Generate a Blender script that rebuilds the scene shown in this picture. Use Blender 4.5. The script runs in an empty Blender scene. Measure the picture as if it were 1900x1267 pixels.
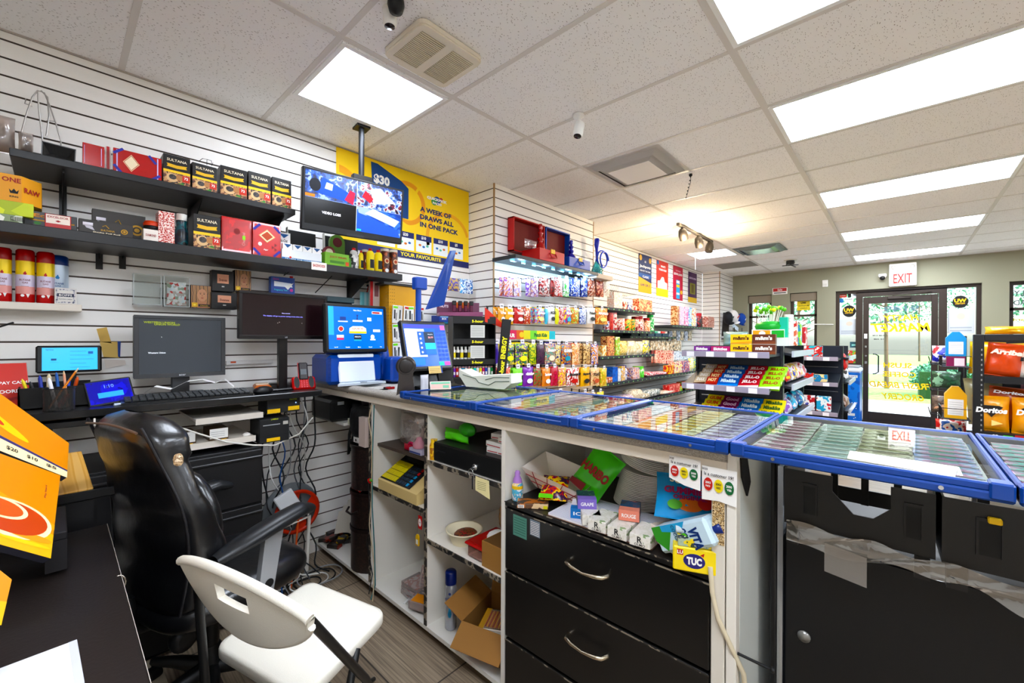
import bpy, math, random
from mathutils import Matrix, Vector, Euler
random.seed(7)
SC = bpy.context.scene
COL = SC.collection
PI = math.pi
# ---------------------------------------------------------------- camera
H = 1.37
CEIL = 2.66
WALL_Y = 2.767
DOOR_X = 9.15
FPX = 780.7
_y, _p, _r = math.radians(42.716), math.radians(-.186), math.radians(.224)
FW = Vector((math.cos(_y)*math.cos(_p), math.sin(_y)*math.cos(_p), math.sin(_p)))
_r0 = Vector((math.sin(_y), -math.cos(_y), 0)); _u0 = _r0.cross(FW)
RT = _r0*math.cos(_r)+_u0*math.sin(_r); UP = -_r0*math.sin(_r)+_u0*math.cos(_r)
cam = bpy.data.objects.new('camera', bpy.data.cameras.new('camera')); COL.objects.link(cam)
cam.matrix_world = Matrix(((RT.x, UP.x, -FW.x, 0), (RT.y, UP.y, -FW.y, 0), (RT.z, UP.z, -FW.z, H), (0, 0, 0, 1)))
cam.data.sensor_width = 36; cam.data.lens = 36*FPX/1900; cam.data.clip_start = .02; cam.data.clip_end = 300
SC.camera = cam
# ---------------------------------------------------------------- world, sun, exposure
w = bpy.data.worlds.new('world'); SC.world = w; w.use_nodes = True
wn = w.node_tree.nodes; bg = wn['Background']
sky = wn.new('ShaderNodeTexSky'); sky.sky_type = 'NISHITA'; sky.sun_disc = False
sky.sun_elevation = math.radians(48); sky.sun_rotation = math.radians(200); sky.dust_density = 3; sky.altitude = 100
w.node_tree.links.new(sky.outputs[0], bg.inputs[0]); bg.inputs[1].default_value = .3
sun = bpy.data.objects.new('sun', bpy.data.lights.new('sun', 'SUN')); COL.objects.link(sun)
sun.data.energy = 2.2; sun.data.angle = .02; sun.rotation_euler = (math.radians(35), 0, math.radians(150))
SC.view_settings.view_transform = 'Standard'; SC.view_settings.look = 'None'
SC.view_settings.exposure = 1.75; SC.view_settings.gamma = 1; SC.view_settings.use_curve_mapping = False
LAMP = 7.5        # strength of the ceiling light diffusers
SC.cycles.max_bounces = 8; SC.cycles.diffuse_bounces = 5; SC.cycles.glossy_bounces = 4; SC.cycles.transparent_max_bounces = 12
SC.cycles.transmission_bounces = 6
SC.cycles.sample_clamp_indirect = 6; SC.cycles.caustics_reflective = False; SC.cycles.caustics_refractive = False
SC.cycles.use_denoising = True
# ---------------------------------------------------------------- helpers
def P(x, y, ax, v):
    """photo point (1900x1267) -> point on the plane  axis = v"""
    d = FW + RT*((x-950)/FPX) - UP*((y-633.5)/FPX)
    i = 'xyz'.index(ax); o = Vector((0, 0, H))
    return o + d*((v-o[i])/d[i])
def lin(h):
    h = h.lstrip('#'); h = ''.join(q*2 for q in h) if len(h) == 3 else h; c = [int(h[i:i+2], 16)/255 for i in (0, 2, 4)]
    c = [(q/12.92 if q <= .04045 else ((q+.055)/1.055)**2.4) for q in c]; g = sum(c)/3; k = 1-.32*(max(c)-min(c))/(max(c)+1e-6)*(1-min(1, c[1]*1.5))
    return tuple(min(1, max(0, (g+(q-g)*1.18)*k)) for q in c)+(1,)
MATS = {}
def mat(col, rough=.5, metal=0., emit=0, bump=0, bscale=60, spec=.35, coat=0):
    emit = emit*.35 if emit < 5 else emit
    k = (col, rough, metal, emit, bump, bscale, spec, coat)
    if k in MATS: return MATS[k]
    m = bpy.data.materials.new('surface_'+col.strip('#')); m.use_nodes = True
    nt = m.node_tree; b = nt.nodes['Principled BSDF']
    b.inputs['Base Color'].default_value = lin(col); b.inputs['Roughness'].default_value = rough
    b.inputs['Metallic'].default_value = metal; b.inputs['Specular IOR Level'].default_value = spec
    b.inputs['Coat Weight'].default_value = coat
    if emit:
        b.inputs['Emission Color'].default_value = lin(col); b.inputs['Emission Strength'].default_value = emit
    if bump:
        n = nt.nodes.new('ShaderNodeTexNoise'); n.inputs['Scale'].default_value = bscale; n.inputs['Detail'].default_value = 4
        t = nt.nodes.new('ShaderNodeTexCoord'); nt.links.new(t.outputs['Object'], n.inputs['Vector'])
        bp = nt.nodes.new('ShaderNodeBump'); bp.inputs['Strength'].default_value = bump; bp.inputs['Distance'].default_value = .01
        nt.links.new(n.outputs['Fac'], bp.inputs['Height']); nt.links.new(bp.outputs[0], b.inputs['Normal'])
    MATS[k] = m; return m
def patt(cols, scale=30, rough=.4, kind='noise', stretch=(1, 1, 1), bump=0, emit=0, metal=0, seed=0):
    """printed pattern of several inks, fixed to the object"""
    emit *= .35
    k = ('p', tuple(cols), scale, rough, kind, stretch, bump, emit, metal, seed)
    if k in MATS: return MATS[k]
    m = bpy.data.materials.new('print_'+cols[0].strip('#')); m.use_nodes = True
    nt = m.node_tree; b = nt.nodes['Principled BSDF']; L = nt.links.new
    b.inputs['Roughness'].default_value = rough; b.inputs['Metallic'].default_value = metal
    t = nt.nodes.new('ShaderNodeTexCoord'); mp = nt.nodes.new('ShaderNodeMapping'); mp.inputs['Scale'].default_value = stretch
    mp.inputs['Location'].default_value = (seed*3.1, seed*1.7, seed*2.3)
    L(t.outputs['Object'], mp.inputs[0])
    if kind == 'noise':
        n = nt.nodes.new('ShaderNodeTexNoise'); n.inputs['Scale'].default_value = scale; n.inputs['Detail'].default_value = 3; out = n.outputs['Fac']
    elif kind == 'voronoi':
        n = nt.nodes.new('ShaderNodeTexVoronoi'); n.inputs['Scale'].default_value = scale
        sp = nt.nodes.new('ShaderNodeSeparateColor'); L(n.outputs['Color'], sp.inputs[0]); out = sp.outputs[0]
    elif kind == 'wave':
        n = nt.nodes.new('ShaderNodeTexWave'); n.inputs['Scale'].default_value = scale; n.inputs['Distortion'].default_value = 3; out = n.outputs['Fac']
    elif kind == 'line':
        n = nt.nodes.new('ShaderNodeTexWave'); n.inputs['Scale'].default_value = scale; out = n.outputs['Fac']; n.bands_direction = 'Z'
    elif kind == 'linex':
        n = nt.nodes.new('ShaderNodeTexWave'); n.inputs['Scale'].default_value = scale; out = n.outputs['Fac']; n.bands_direction = 'X'
    L(mp.outputs[0], n.inputs['Vector'])
    r = nt.nodes.new('ShaderNodeValToRGB'); r.color_ramp.interpolation = 'CONSTANT'
    lo, hi = (.32, .68) if kind == 'noise' else (0, 1)
    e = r.color_ramp.elements; n_ = len(cols)
    for i, c in enumerate(cols):
        pos = lo+(hi-lo)*i/n_ if i else 0
        if i == 0: e[0].position = 0; e[0].color = lin(c)
        elif i == 1: e[1].position = pos; e[1].color = lin(c)
        else: q = e.new(pos); q.color = lin(c)
    L(out, r.inputs[0]); L(r.outputs[0], b.inputs['Base Color'])
    if emit: L(r.outputs[0], b.inputs['Emission Color']); b.inputs['Emission Strength'].default_value = emit
    if bump:
        n2 = nt.nodes.new('ShaderNodeTexNoise'); n2.inputs['Scale'].default_value = 25; L(t.outputs['Object'], n2.inputs['Vector'])
        bp = nt.nodes.new('ShaderNodeBump'); bp.inputs['Strength'].default_value = bump; bp.inputs['Distance'].default_value = .01
        L(n2.outputs['Fac'], bp.inputs['Height']); L(bp.outputs[0], b.inputs['Normal'])
    MATS[k] = m; return m
def clear(tint='#ffffff', gloss=.12, rough=.02, alpha=0., col='#ffffff'):
    k = ('c', tint, gloss, rough, alpha, col)
    if k in MATS: return MATS[k]
    m = bpy.data.materials.new('clear_sheet'); m.use_nodes = True; nt = m.node_tree; nt.nodes.clear(); L = nt.links.new
    o = nt.nodes.new('ShaderNodeOutputMaterial'); t = nt.nodes.new('ShaderNodeBsdfTransparent'); t.inputs[0].default_value = lin(tint)
    g = nt.nodes.new('ShaderNodeBsdfGlossy'); g.inputs['Roughness'].default_value = rough
    f = nt.nodes.new('ShaderNodeFresnel'); f.inputs[0].default_value = 1.45
    a = nt.nodes.new('ShaderNodeMath'); a.operation = 'MULTIPLY_ADD'; a.inputs[1].default_value = 1.0; a.inputs[2].default_value = gloss-.04
    a.use_clamp = True; L(f.outputs[0], a.inputs[0])
    mx = nt.nodes.new('ShaderNodeMixShader'); L(a.outputs[0], mx.inputs[0]); L(t.outputs[0], mx.inputs[1]); L(g.outputs[0], mx.inputs[2])
    last = mx
    if alpha:
        d = nt.nodes.new('ShaderNodeBsdfDiffuse'); d.inputs[0].default_value = lin(col)
        m2 = nt.nodes.new('ShaderNodeMixShader'); m2.inputs[0].default_value = alpha; L(mx.outputs[0], m2.inputs[1]); L(d.outputs[0], m2.inputs[2]); last = m2
    L(last.outputs[0], o.inputs[0]); MATS[k] = m; return m

TXT = {}
def text_geo(s, bold=0., res=2):
    k = (s, bold, res)
    if k not in TXT:
        c = bpy.data.curves.new('t', 'FONT'); c.body = s; c.resolution_u = res; c.offset = bold
        c.align_x = 'CENTER'; c.align_y = 'CENTER'; c.fill_mode = 'FRONT'
        o = bpy.data.objects.new('t', c); COL.objects.link(o)
        me = bpy.data.meshes.new_from_object(o.evaluated_get(bpy.context.evaluated_depsgraph_get()))
        vs = [v.co.copy() for v in me.vertices]; fs = [tuple(p.vertices) for p in me.polygons]
        bpy.data.objects.remove(o); bpy.data.curves.remove(c); bpy.data.meshes.remove(me)
        if vs:
            xs = [v.x for v in vs]; ys = [v.y for v in vs]
            cx, cy = (min(xs)+max(xs))/2, (min(ys)+max(ys))/2
            vs = [Vector((v.x-cx, v.y-cy, 0)) for v in vs]; dim = (max(xs)-min(xs), max(ys)-min(ys))
        else: dim = (1, 1)
        TXT[k] = (vs, fs, dim)
    return TXT[k]

class MB:
    def __init__(s): s.v = []; s.f = []; s.mi = []; s.sm = []; s.mats = []; s.T = Matrix.Identity(4)
    def add(s, vs, fs, m, smooth=False, T=None):
        T = s.T @ T if T is not None else s.T
        b = len(s.v); s.v += [T @ Vector(v) for v in vs]
        if m not in s.mats: s.mats.append(m)
        i = s.mats.index(m); flip = T.determinant() < 0
        for f in fs:
            f = tuple(b+q for q in f); s.f.append(f[::-1] if flip else f); s.mi.append(i); s.sm.append(smooth)
        return s
    def box(s, x0, y0, z0, x1, y1, z1, m, c=0., T=None):
        x0, x1 = sorted((x0, x1)); y0, y1 = sorted((y0, y1)); z0, z1 = sorted((z0, z1))
        if c <= 0:
            v = [(x, y, z) for x in (x0, x1) for y in (y0, y1) for z in (z0, z1)]
            return s.add(v, [(0, 1, 3, 2), (4, 6, 7, 5), (0, 4, 5, 1), (2, 3, 7, 6), (0, 2, 6, 4), (1, 5, 7, 3)], m, False, T)
        c = min(c, (x1-x0)*.45, (y1-y0)*.45, (z1-z0)*.45)
        X, Y, Z = (x0, x1), (y0, y1), (z0, z1); v = []; idx = {}
        for i in (0, 1):
            for j in (0, 1):
                for k in (0, 1):
                    for a in range(3):
                        p = [X[i], Y[j], Z[k]]
                        for b in range(3):
                            if b != a: p[b] += c if (i, j, k)[b] == 0 else -c
                        idx[i, j, k, a] = len(v); v.append(tuple(p))
        f = []
        for a in range(3):
            b, d = (a+1) % 3, (a+2) % 3
            for sgn in (0, 1):
                q = []
                for bb, dd in ((0, 0), (1, 0), (1, 1), (0, 1)):
                    t = [0, 0, 0]; t[a] = sgn; t[b] = bb; t[d] = dd; q.append(idx[t[0], t[1], t[2], a])
                f.append(tuple(q) if sgn else tuple(q[::-1]))
            for bb in (0, 1):
                for dd in (0, 1):
                    t0 = [0, 0, 0]; t0[b] = bb; t0[d] = dd; t1 = list(t0); t1[a] = 1
                    q = (idx[(*t0, b)], idx[(*t1, b)], idx[(*t1, d)], idx[(*t0, d)])
                    f.append(q if bb == dd else q[::-1])
        for i in (0, 1):
            for j in (0, 1):
                for k in (0, 1):
                    q = (idx[i, j, k, 0], idx[i, j, k, 1], idx[i, j, k, 2]); f.append(q if (i+j+k) % 2 else q[::-1])
        return s.add(v, f, m, False, T)
    def cbox(s, cx, cy, cz, sx, sy, sz, m, c=0., T=None):
        return s.box(cx-sx/2, cy-sy/2, cz-sz/2, cx+sx/2, cy+sy/2, cz+sz/2, m, c, T)
    def rect(s, x0, z0, x1, z1, y, m):                 # faces -Y
        return s.add([(x0, y, z0), (x1, y, z0), (x1, y, z1), (x0, y, z1)], [(0, 1, 2, 3)], m)
    def poly(s, pts, y, m):                            # polygon in XZ facing -Y
        return s.add([(p[0], y, p[1]) for p in pts], [tuple(range(len(pts)))], m)
    def disc(s, cx, cz, rx, rz, y, m, n=20):
        return s.poly([(cx+rx*math.cos(2*PI*i/n), cz+rz*math.sin(2*PI*i/n)) for i in range(n)], y, m)
    def txt(s, t, cx, cz, h, y, m, w=None, bold=.02, slant=0, rot=0, mirror=False):
        vs, fs, (dw, dh) = text_geo(t, bold); k = h/dh; kx = k
        if w: kx = w/dw
        if mirror: kx = -kx
        c, sn = math.cos(rot), math.sin(rot); out = []
        for q in vs:
            a, b = q.x*kx+q.y*k*slant, q.y*k
            out.append((cx+a*c-b*sn, y, cz+a*sn+b*c))
        fs = [f[::-1] for f in fs] if mirror else fs
        return s.add(out, fs, m)
    def prism(s, pts, a0, a1, m, axis='z', smooth=False, caps=True):
        """2D outline swept along an axis; pts are the two other axes in cyclic-free order (x,y)/(x,z)/(y,z)"""
        n = len(pts)
        def w(p, a): return {'z': (p[0], p[1], a), 'y': (p[0], a, p[1]), 'x': (a, p[0], p[1])}[axis]
        area = sum(pts[i][0]*pts[(i+1) % n][1]-pts[(i+1) % n][0]*pts[i][1] for i in range(n))
        ccw = (area > 0) ^ (axis == 'y'); a0, a1 = min(a0, a1), max(a0, a1)
        v = [w(p, a0) for p in pts]+[w(p, a1) for p in pts]; side = []
        for i in range(n):
            j = (i+1) % n; q = (i, j, n+j, n+i); side.append(q if ccw else q[::-1])
        s.add(v, side, m, smooth)
        if caps:
            top = tuple(range(n, 2*n)); bot = tuple(range(n))
            if not ccw: top = top[::-1]
            else: bot = bot[::-1]
            s.add(v, [top, bot], m)
        return s
    def lathe(s, prof, m, n=20, T=None, smooth=True, cap=True):
        v = []; f = []
        for r, z in prof:
            for i in range(n): v.append((r*math.cos(2*PI*i/n), r*math.sin(2*PI*i/n), z))
        for j in range(len(prof)-1):
            for i in range(n):
                k = (i+1) % n; f.append((j*n+i, j*n+k, (j+1)*n+k, (j+1)*n+i))
        s.add(v, f, m, smooth, T)
        if cap:
            e = []
            if prof[0][0] > 1e-6: e.append(tuple(range(n))[::-1])
            if prof[-1][0] > 1e-6: e.append(tuple(range((len(prof)-1)*n, len(prof)*n)))
            if e: s.add(v, e, m, False, T)
        return s
    def tube(s, pts, r, m, n=8, closed=False, T=None, cap=True, smooth=True):
        pts = [Vector(p) for p in pts]; N = len(pts); rs = r if isinstance(r, (list, tuple)) else [r]*N
        v = []; f = []; up = None
        for i, p in enumerate(pts):
            a = pts[i-1] if (i or closed) else p; b = pts[(i+1) % N] if (i < N-1 or closed) else p
            d = (b-a); d = d.normalized() if d.length > 1e-9 else Vector((0, 0, 1))
            if up is None: up = d.orthogonal().normalized()
            up = (up-d*up.dot(d)); up = up.normalized() if up.length > 1e-6 else d.orthogonal().normalized()
            q = d.cross(up)
            for k in range(n):
                an = 2*PI*k/n; v.append(p+(up*math.cos(an)+q*math.sin(an))*rs[i])
        for i in range(N if closed else N-1):
            for k in range(n):
                a = i*n+k; b = i*n+(k+1) % n; c = ((i+1) % N)*n; f.append((a, b, c+(k+1) % n, c+k))
        s.add(v, f, m, smooth, T)
        if cap and not closed: s.add(v, [tuple(range(n))[::-1], tuple(range((N-1)*n, N*n))], m, False, T)
        return s
    def grid(s, fn, nu, nv, m, smooth=True, T=None, closeu=False):
        v = [fn(i/nu, j/nv) for j in range(nv+1) for i in range(nu+1)]; W = nu+1
        return s.add(v, [(j*W+i, j*W+i+1, (j+1)*W+i+1, (j+1)*W+i) for j in range(nv) for i in range(nu)], m, smooth, T)
    def ball(s, cx, cy, cz, rx, ry, rz, m, n=12, T=None, e=1.0):
        def sg(a): return math.copysign(abs(a)**e, a)
        def fn(u, v):
            a = 2*PI*u; b = -PI/2+PI*v
            return (cx+rx*sg(math.cos(b))*sg(math.cos(a)), cy+ry*sg(math.cos(b))*sg(math.sin(a)), cz+rz*sg(math.sin(b)))
        return s.grid(fn, n, max(6, n//2+2), m, True, T)
    def bag(s, w, h, d, m, seal=None, crimp=.0, seed=0, nx=8, nz=9, zag=True):
        """a filled pouch standing in XZ, front bulging to -Y, centred on x=0, bottom at z=0, back at y=+d/2"""
        rg = random.Random(seed); ph = [rg.uniform(0, 6) for _ in range(6)]
        def th(u, v):
            e = (1-abs(2*u-1)**2.6)*(1-abs(2*v-1)**3.2); e = max(e, 0)
            wr = 1+.16*math.sin(9*u+ph[0]+4*v)+.12*math.sin(13*v+ph[1])*math.sin(7*u+ph[2])
            return d/2*(e**.6)*wr
        def pt(u, v, sg):
            nar = 1-.045*math.sin(PI*v)
            x = (u-.5)*w*nar; z = v*h+.006*h*math.sin(5*u+ph[3])
            return (x, sg*th(u, v)+.04*d*math.sin(6*u+ph[4]), z)
        s.grid(lambda u, v: pt(u, v, -1), nx, nz, m); s.grid(lambda u, v: pt(1-u, v, 1), nx, nz, m)
        sl = seal or m; b = h*.045
        for z0, z1 in ((-b*.3, b*.7), (h-b*.7, h+b*.5)):
            s.box(-w/2, -.0008+.0, z0, w/2, .0008, z1, sl)
        return s

ROOTS = []
def build(name, mb, parent=None, loc=None, rot=None):
    me = bpy.data.meshes.new(name)
    me.from_pydata([tuple(v) for v in mb.v], [], mb.f)
    for m in mb.mats: me.materials.append(m)
    me.polygons.foreach_set('material_index', mb.mi); me.polygons.foreach_set('use_smooth', mb.sm); me.update()
    o = bpy.data.objects.new(name, me); COL.objects.link(o)
    if parent: o.parent = parent
    if loc is not None: o.location = loc
    if rot is not None: o.rotation_euler = rot
    return o
def tag(o, label, cat, group=None, kind=None):
    if label: o['label'] = label
    if cat: o['category'] = cat
    if group: o['group'] = group
    if kind: o['kind'] = kind
    return o
def empty(name, label, cat, loc=(0, 0, 0), rot=(0, 0, 0), group=None):
    o = bpy.data.objects.new(name, None); COL.objects.link(o); o.location = loc; o.rotation_euler = rot; o.empty_display_size = .05
    return tag(o, label, cat, group)
def struct(name, mb, label=None):
    o = build(name, mb); o['kind'] = 'structure'
    if label: o['label'] = label
    return o
def dup(o, loc, rot=None, label=None, group=None, scale=None):
    r = o.copy(); COL.objects.link(r); r.location = loc
    if rot is not None: r.rotation_euler = rot
    if scale is not None: r.scale = scale
    if label: r['label'] = label
    if group: r['group'] = group
    for ch in o.children:
        c = ch.copy(); COL.objects.link(c); c.parent = r
        for g in ch.children:
            d = g.copy(); COL.objects.link(d); d.parent = c
    return r
def RZ(d): return (0, 0, math.radians(d))
ORD = ['first', 'second', 'third', 'fourth', 'fifth', 'sixth', 'seventh', 'eighth', 'ninth', 'tenth', 'eleventh', 'twelfth', 'thirteenth',
       'fourteenth', 'fifteenth', 'sixteenth', 'seventeenth', 'eighteenth', 'nineteenth', 'twentieth', 'twenty first', 'twenty second', 'twenty third',
       'twenty fourth']
WHITE = mat('#f4f2ee', .5); BLACK = mat('#0b0b0c', .45); INK = mat('#141414', .6); CHROME = mat('#c9cacc', .2, 1.)
# ================================================================ THE ROOM
X0, Y0 = -1.6, -4.2          # the sides of the room behind and right of the camera
SLAT = mat('#f7f4f0', .42); GROOVE = mat('#5a4e46', .6)
def slatwall(x0, x1, z0, z1, name, T, zo=.036):
    """slatwall panel in local XZ facing -Y, grooves 75 mm apart"""
    m = MB(); m.T = T; p = .0745; g = .0075; zt = z1
    z = z1-zo; edges = [z1]
    while z > z0+.02: edges.append(z); z -= p
    last = z1
    for e in edges[1:]:
        m.rect(x0, e, x1, last, 0, SLAT)
        m.add([(x0, 0, e), (x1, 0, e), (x1, .009, e+.004), (x0, .009, e+.004)], [(0, 3, 2, 1)], GROOVE)
        m.add([(x0, .009, e-g-.003), (x1, .009, e-g-.003), (x1, .009, e+.004), (x0, .009, e+.004)], [(0, 1, 2, 3)], GROOVE)
        m.add([(x0, 0, e-g), (x1, 0, e-g), (x1, .009, e-g-.003), (x0, .009, e-g-.003)], [(0, 1, 2, 3)], SLAT)
        last = e-g
    m.rect(x0, z0, x1, last, 0, SLAT)
    return m
m = slatwall(X0, 8.32, 0, CEIL, 'w', Matrix.Translation((0, WALL_Y, 0)))
m.box(X0, WALL_Y+.012, 0, DOOR_X, WALL_Y+.1, CEIL, SLAT)
for x in (-.62, .27, .66, 1.26, 5.4, 6.9): m.rect(x, 0, x+.002, CEIL, WALL_Y-.0006, mat('#cfc8c0'))
struct('wall_left', m)
# the two boxed-out columns
CY = 2.46
def column(xa, xb, name):
    L = WALL_Y-CY
    m = slatwall(xa, xb, 0, CEIL, name, Matrix.Translation((0, CY, 0)))
    m.T = Matrix.Identity(4)
    a = slatwall(-L+.001, 0, 0, CEIL, name, Matrix.Translation((xa, CY, 0)) @ Matrix.Rotation(math.radians(-90), 4, 'Z'))
    b = slatwall(0, L-.001, 0, CEIL, name, Matrix.Translation((xb, CY, 0)) @ Matrix.Rotation(math.radians(90), 4, 'Z'))
    for q in (a, b):
        off = len(m.v); m.v += q.v; m.f += [tuple(i+off for i in f) for f in q.f]; m.sm += q.sm
        for mm in q.mats:
            if mm not in m.mats: m.mats.append(mm)
        m.mi += [m.mats.index(q.mats[i]) for i in q.mi]
    m.box(xa+.012, CY+.012, 0, xb-.012, WALL_Y, CEIL, SLAT)
    cr = mat('#b08f6c', .6)
    m.box(xa-.003, CY-.003, 0, xa+.009, CY+.008, CEIL, cr)
    if xb < 9: m.box(xb-.009, CY-.003, 0, xb+.003, CY+.008, CEIL, cr)
    return m
struct('wall_column', column(2.44, 3.965, 'c'))
struct('wall_corner_column', column(8.32, DOOR_X-.001, 'c'))
# floor : grey-brown wood look planks
def floor_mat():
    m = bpy.data.materials.new('plank_floor'); m.use_nodes = True; nt = m.node_tree; L = nt.links.new; b = nt.nodes['Principled BSDF']
    t = nt.nodes.new('ShaderNodeTexCoord'); mp = nt.nodes.new('ShaderNodeMapping'); mp.inputs['Rotation'].default_value = (0, 0, math.radians(90)); L(t.outputs['Object'], mp.inputs[0])
    br = nt.nodes.new('ShaderNodeTexBrick'); br.inputs['Scale'].default_value = 1; br.inputs['Mortar Size'].default_value = .0035
    br.inputs['Brick Width'].default_value = .9; br.inputs['Row Height'].default_value = .45; br.inputs['Bias'].default_value = 0
    br.inputs['Color1'].default_value = lin('#978a7a'); br.inputs['Color2'].default_value = lin('#857868'); br.inputs['Mortar'].default_value = lin('#3c352e')
    L(mp.outputs[0], br.inputs['Vector'])
    m2 = nt.nodes.new('ShaderNodeMapping'); m2.inputs['Scale'].default_value = (1.2, 60, 1); L(mp.outputs[0], m2.inputs[0])
    n = nt.nodes.new('ShaderNodeTexNoise'); n.inputs['Scale'].default_value = 2.2; n.inputs['Detail'].default_value = 6; L(m2.outputs[0], n.inputs['Vector'])
    r = nt.nodes.new('ShaderNodeValToRGB'); r.color_ramp.elements[0].position = .35; r.color_ramp.elements[0].color = (.6, .56, .52, 1); r.color_ramp.elements[1].position = .62; r.color_ramp.elements[1].color = (1.5, 1.45, 1.38, 1)
    L(n.outputs['Fac'], r.inputs[0]); mx = nt.nodes.new('ShaderNodeMixRGB'); mx.blend_type = 'MULTIPLY'; mx.inputs[0].default_value = .9
    L(br.outputs['Color'], mx.inputs[1]); L(r.outputs[0], mx.inputs[2]); L(mx.outputs[0], b.inputs['Base Color'])
    b.inputs['Roughness'].default_value = .38
    return m
m = MB(); m.add([(X0, Y0, 0), (DOOR_X, Y0, 0), (DOOR_X, WALL_Y, 0), (X0, WALL_Y, 0)], [(0, 1, 2, 3)], floor_mat())
m.box(X0, Y0, -.1, DOOR_X, WALL_Y, -.004, mat('#6b6259')); struct('floor', m)
def ceil_mat():
    m = bpy.data.materials.new('fissured_tile'); m.use_nodes = True; nt = m.node_tree; L = nt.links.new; b = nt.nodes['Principled BSDF']
    t = nt.nodes.new('ShaderNodeTexCoord'); nz = nt.nodes.new('ShaderNodeTexNoise'); nz.inputs['Scale'].default_value = 9; L(t.outputs['Object'], nz.inputs['Vector'])
    ad = nt.nodes.new('ShaderNodeVectorMath'); ad.operation = 'MULTIPLY_ADD'; L(nz.outputs['Color'], ad.inputs[0]); ad.inputs[1].default_value = (.05,)*3; L(t.outputs['Object'], ad.inputs[2])
    mp = nt.nodes.new('ShaderNodeMapping'); mp.inputs['Scale'].default_value = (1, 2.6, 1); L(ad.outputs[0], mp.inputs[0])
    v = nt.nodes.new('ShaderNodeTexVoronoi'); v.inputs['Scale'].default_value = 58; v.inputs['Randomness'].default_value = 1; L(mp.outputs[0], v.inputs['Vector'])
    r = nt.nodes.new('ShaderNodeValToRGB'); r.color_ramp.elements[0].position = .13; r.color_ramp.elements[0].color = lin('#7a6c62'); r.color_ramp.elements[1].position = .2; r.color_ramp.elements[1].color = lin('#faf8f7')
    L(v.outputs['Distance'], r.inputs[0]); L(r.outputs[0], b.inputs['Base Color']); b.inputs['Roughness'].default_value = .9
    return m
m = MB(); m.add([(X0, Y0, CEIL), (X0, WALL_Y, CEIL), (DOOR_X, WALL_Y, CEIL), (DOOR_X, Y0, CEIL)], [(0, 1, 2, 3)], ceil_mat())
m.box(X0, Y0, CEIL+.004, DOOR_X, WALL_Y, CEIL+.1, WHITE); struct('ceiling', m)
GX = [.82+.6085*i for i in range(-3, 14)]; GY = [1.755-1.197*i for i in range(5)]
TB = mat('#dcd7d2', .5); m = MB()
for y in GY: m.box(X0, y-.014, CEIL-.003, DOOR_X, y+.014, CEIL+.001, TB)
for x in GX: m.box(x-.012, Y0, CEIL-.0025, x+.012, WALL_Y, CEIL+.001, TB)
m.box(X0, WALL_Y-.012, CEIL-.006, DOOR_X, WALL_Y, CEIL, mat('#b5aea6')); m.box(DOOR_X-.014, Y0, CEIL-.006, DOOR_X, WALL_Y, CEIL, mat('#b5aea6'))
m.box(X0, .54, CEIL-.004, DOOR_X, .57, CEIL+.001, TB)
struct('trim_1', m, 'white metal ceiling grid')
# recessed lights
LIGHTM = {}
def ceiling_light(i, x0, x1, y0, y1, label):
    e = empty('ceiling_light', label, 'light', ((x0+x1)/2, (y0+y1)/2, CEIL), group=None)
    m = MB(); f = .022; a, b = (x1-x0)/2, (y1-y0)/2; W = mat('#f5f5f4')
    for q in ((-a, -b, a, -b+f), (-a, b-f, a, b), (-a, -b+f, -a+f, b-f), (a-f, -b+f, a, b-f)): m.box(q[0], q[1], -.006, q[2], q[3], .002, W)
    build('frame', m, e)
    d = MB(); d.box(-a+f, -b+f, -.003, a-f, b-f, .0015, mat('#eaf2ff', .5, emit=LAMP)); build('diffuser', d, e)
    return e
for i, (a, b, c, d, t) in enumerate([(.84, 1.42, 1.78, 2.35, 'square recessed ceiling light above the black office chair'),
        (1.445, 2.02, -.64, .545, 'recessed ceiling light cut off by the top edge of the photo'),
        (2.665, 3.24, -.64, .545, 'largest lit ceiling panel in view, right of the white camera'),
        (4.49, 5.065, -.64, .545, 'third long ceiling light counted from the top, running to the right edge'),
        (6.315, 6.89, -.64, .545, 'long ceiling light second nearest to the front door wall'),
        (8.14, 8.7, -.64, .545, 'long ceiling light nearest the front door wall, above the exit sign'),
        (6.315, 6.89, 1.78, 2.35, 'square ceiling light above the lottery posters by the spotlight'),
        (1.445, 2.02, -3.1, -1.9, 'long ceiling light added for fill, outside the frame at the right, near'),  # from here down: unseen fixtures added to brighten the room
        (4.49, 5.065, -3.1, -1.9, 'long ceiling light added for fill, outside the frame at the right, middle'),
        (-.4, .19, -.64, .545, 'ceiling light added for fill behind the camera'),  # added behind the camera for fill, never in view
        (-.4, .19, -3.1, -1.9, 'ceiling light added for fill behind the camera at the right'),
        (7.5, 8.1, -3.1, -1.9, 'long ceiling light added for fill, outside the frame at the right, far')]):
    ceiling_light(i, a, b, c, d, t)
# other walls
PAINT = mat('#969480', .7); m = MB()
m.box(X0-.1, Y0, 0, X0, WALL_Y, CEIL, mat('#e8e4dc')); struct('wall_back', m)
m = MB(); m.box(X0, Y0-.1, 0, DOOR_X, Y0, CEIL, mat('#dcd8cf')); struct('wall_right', m)
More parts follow.
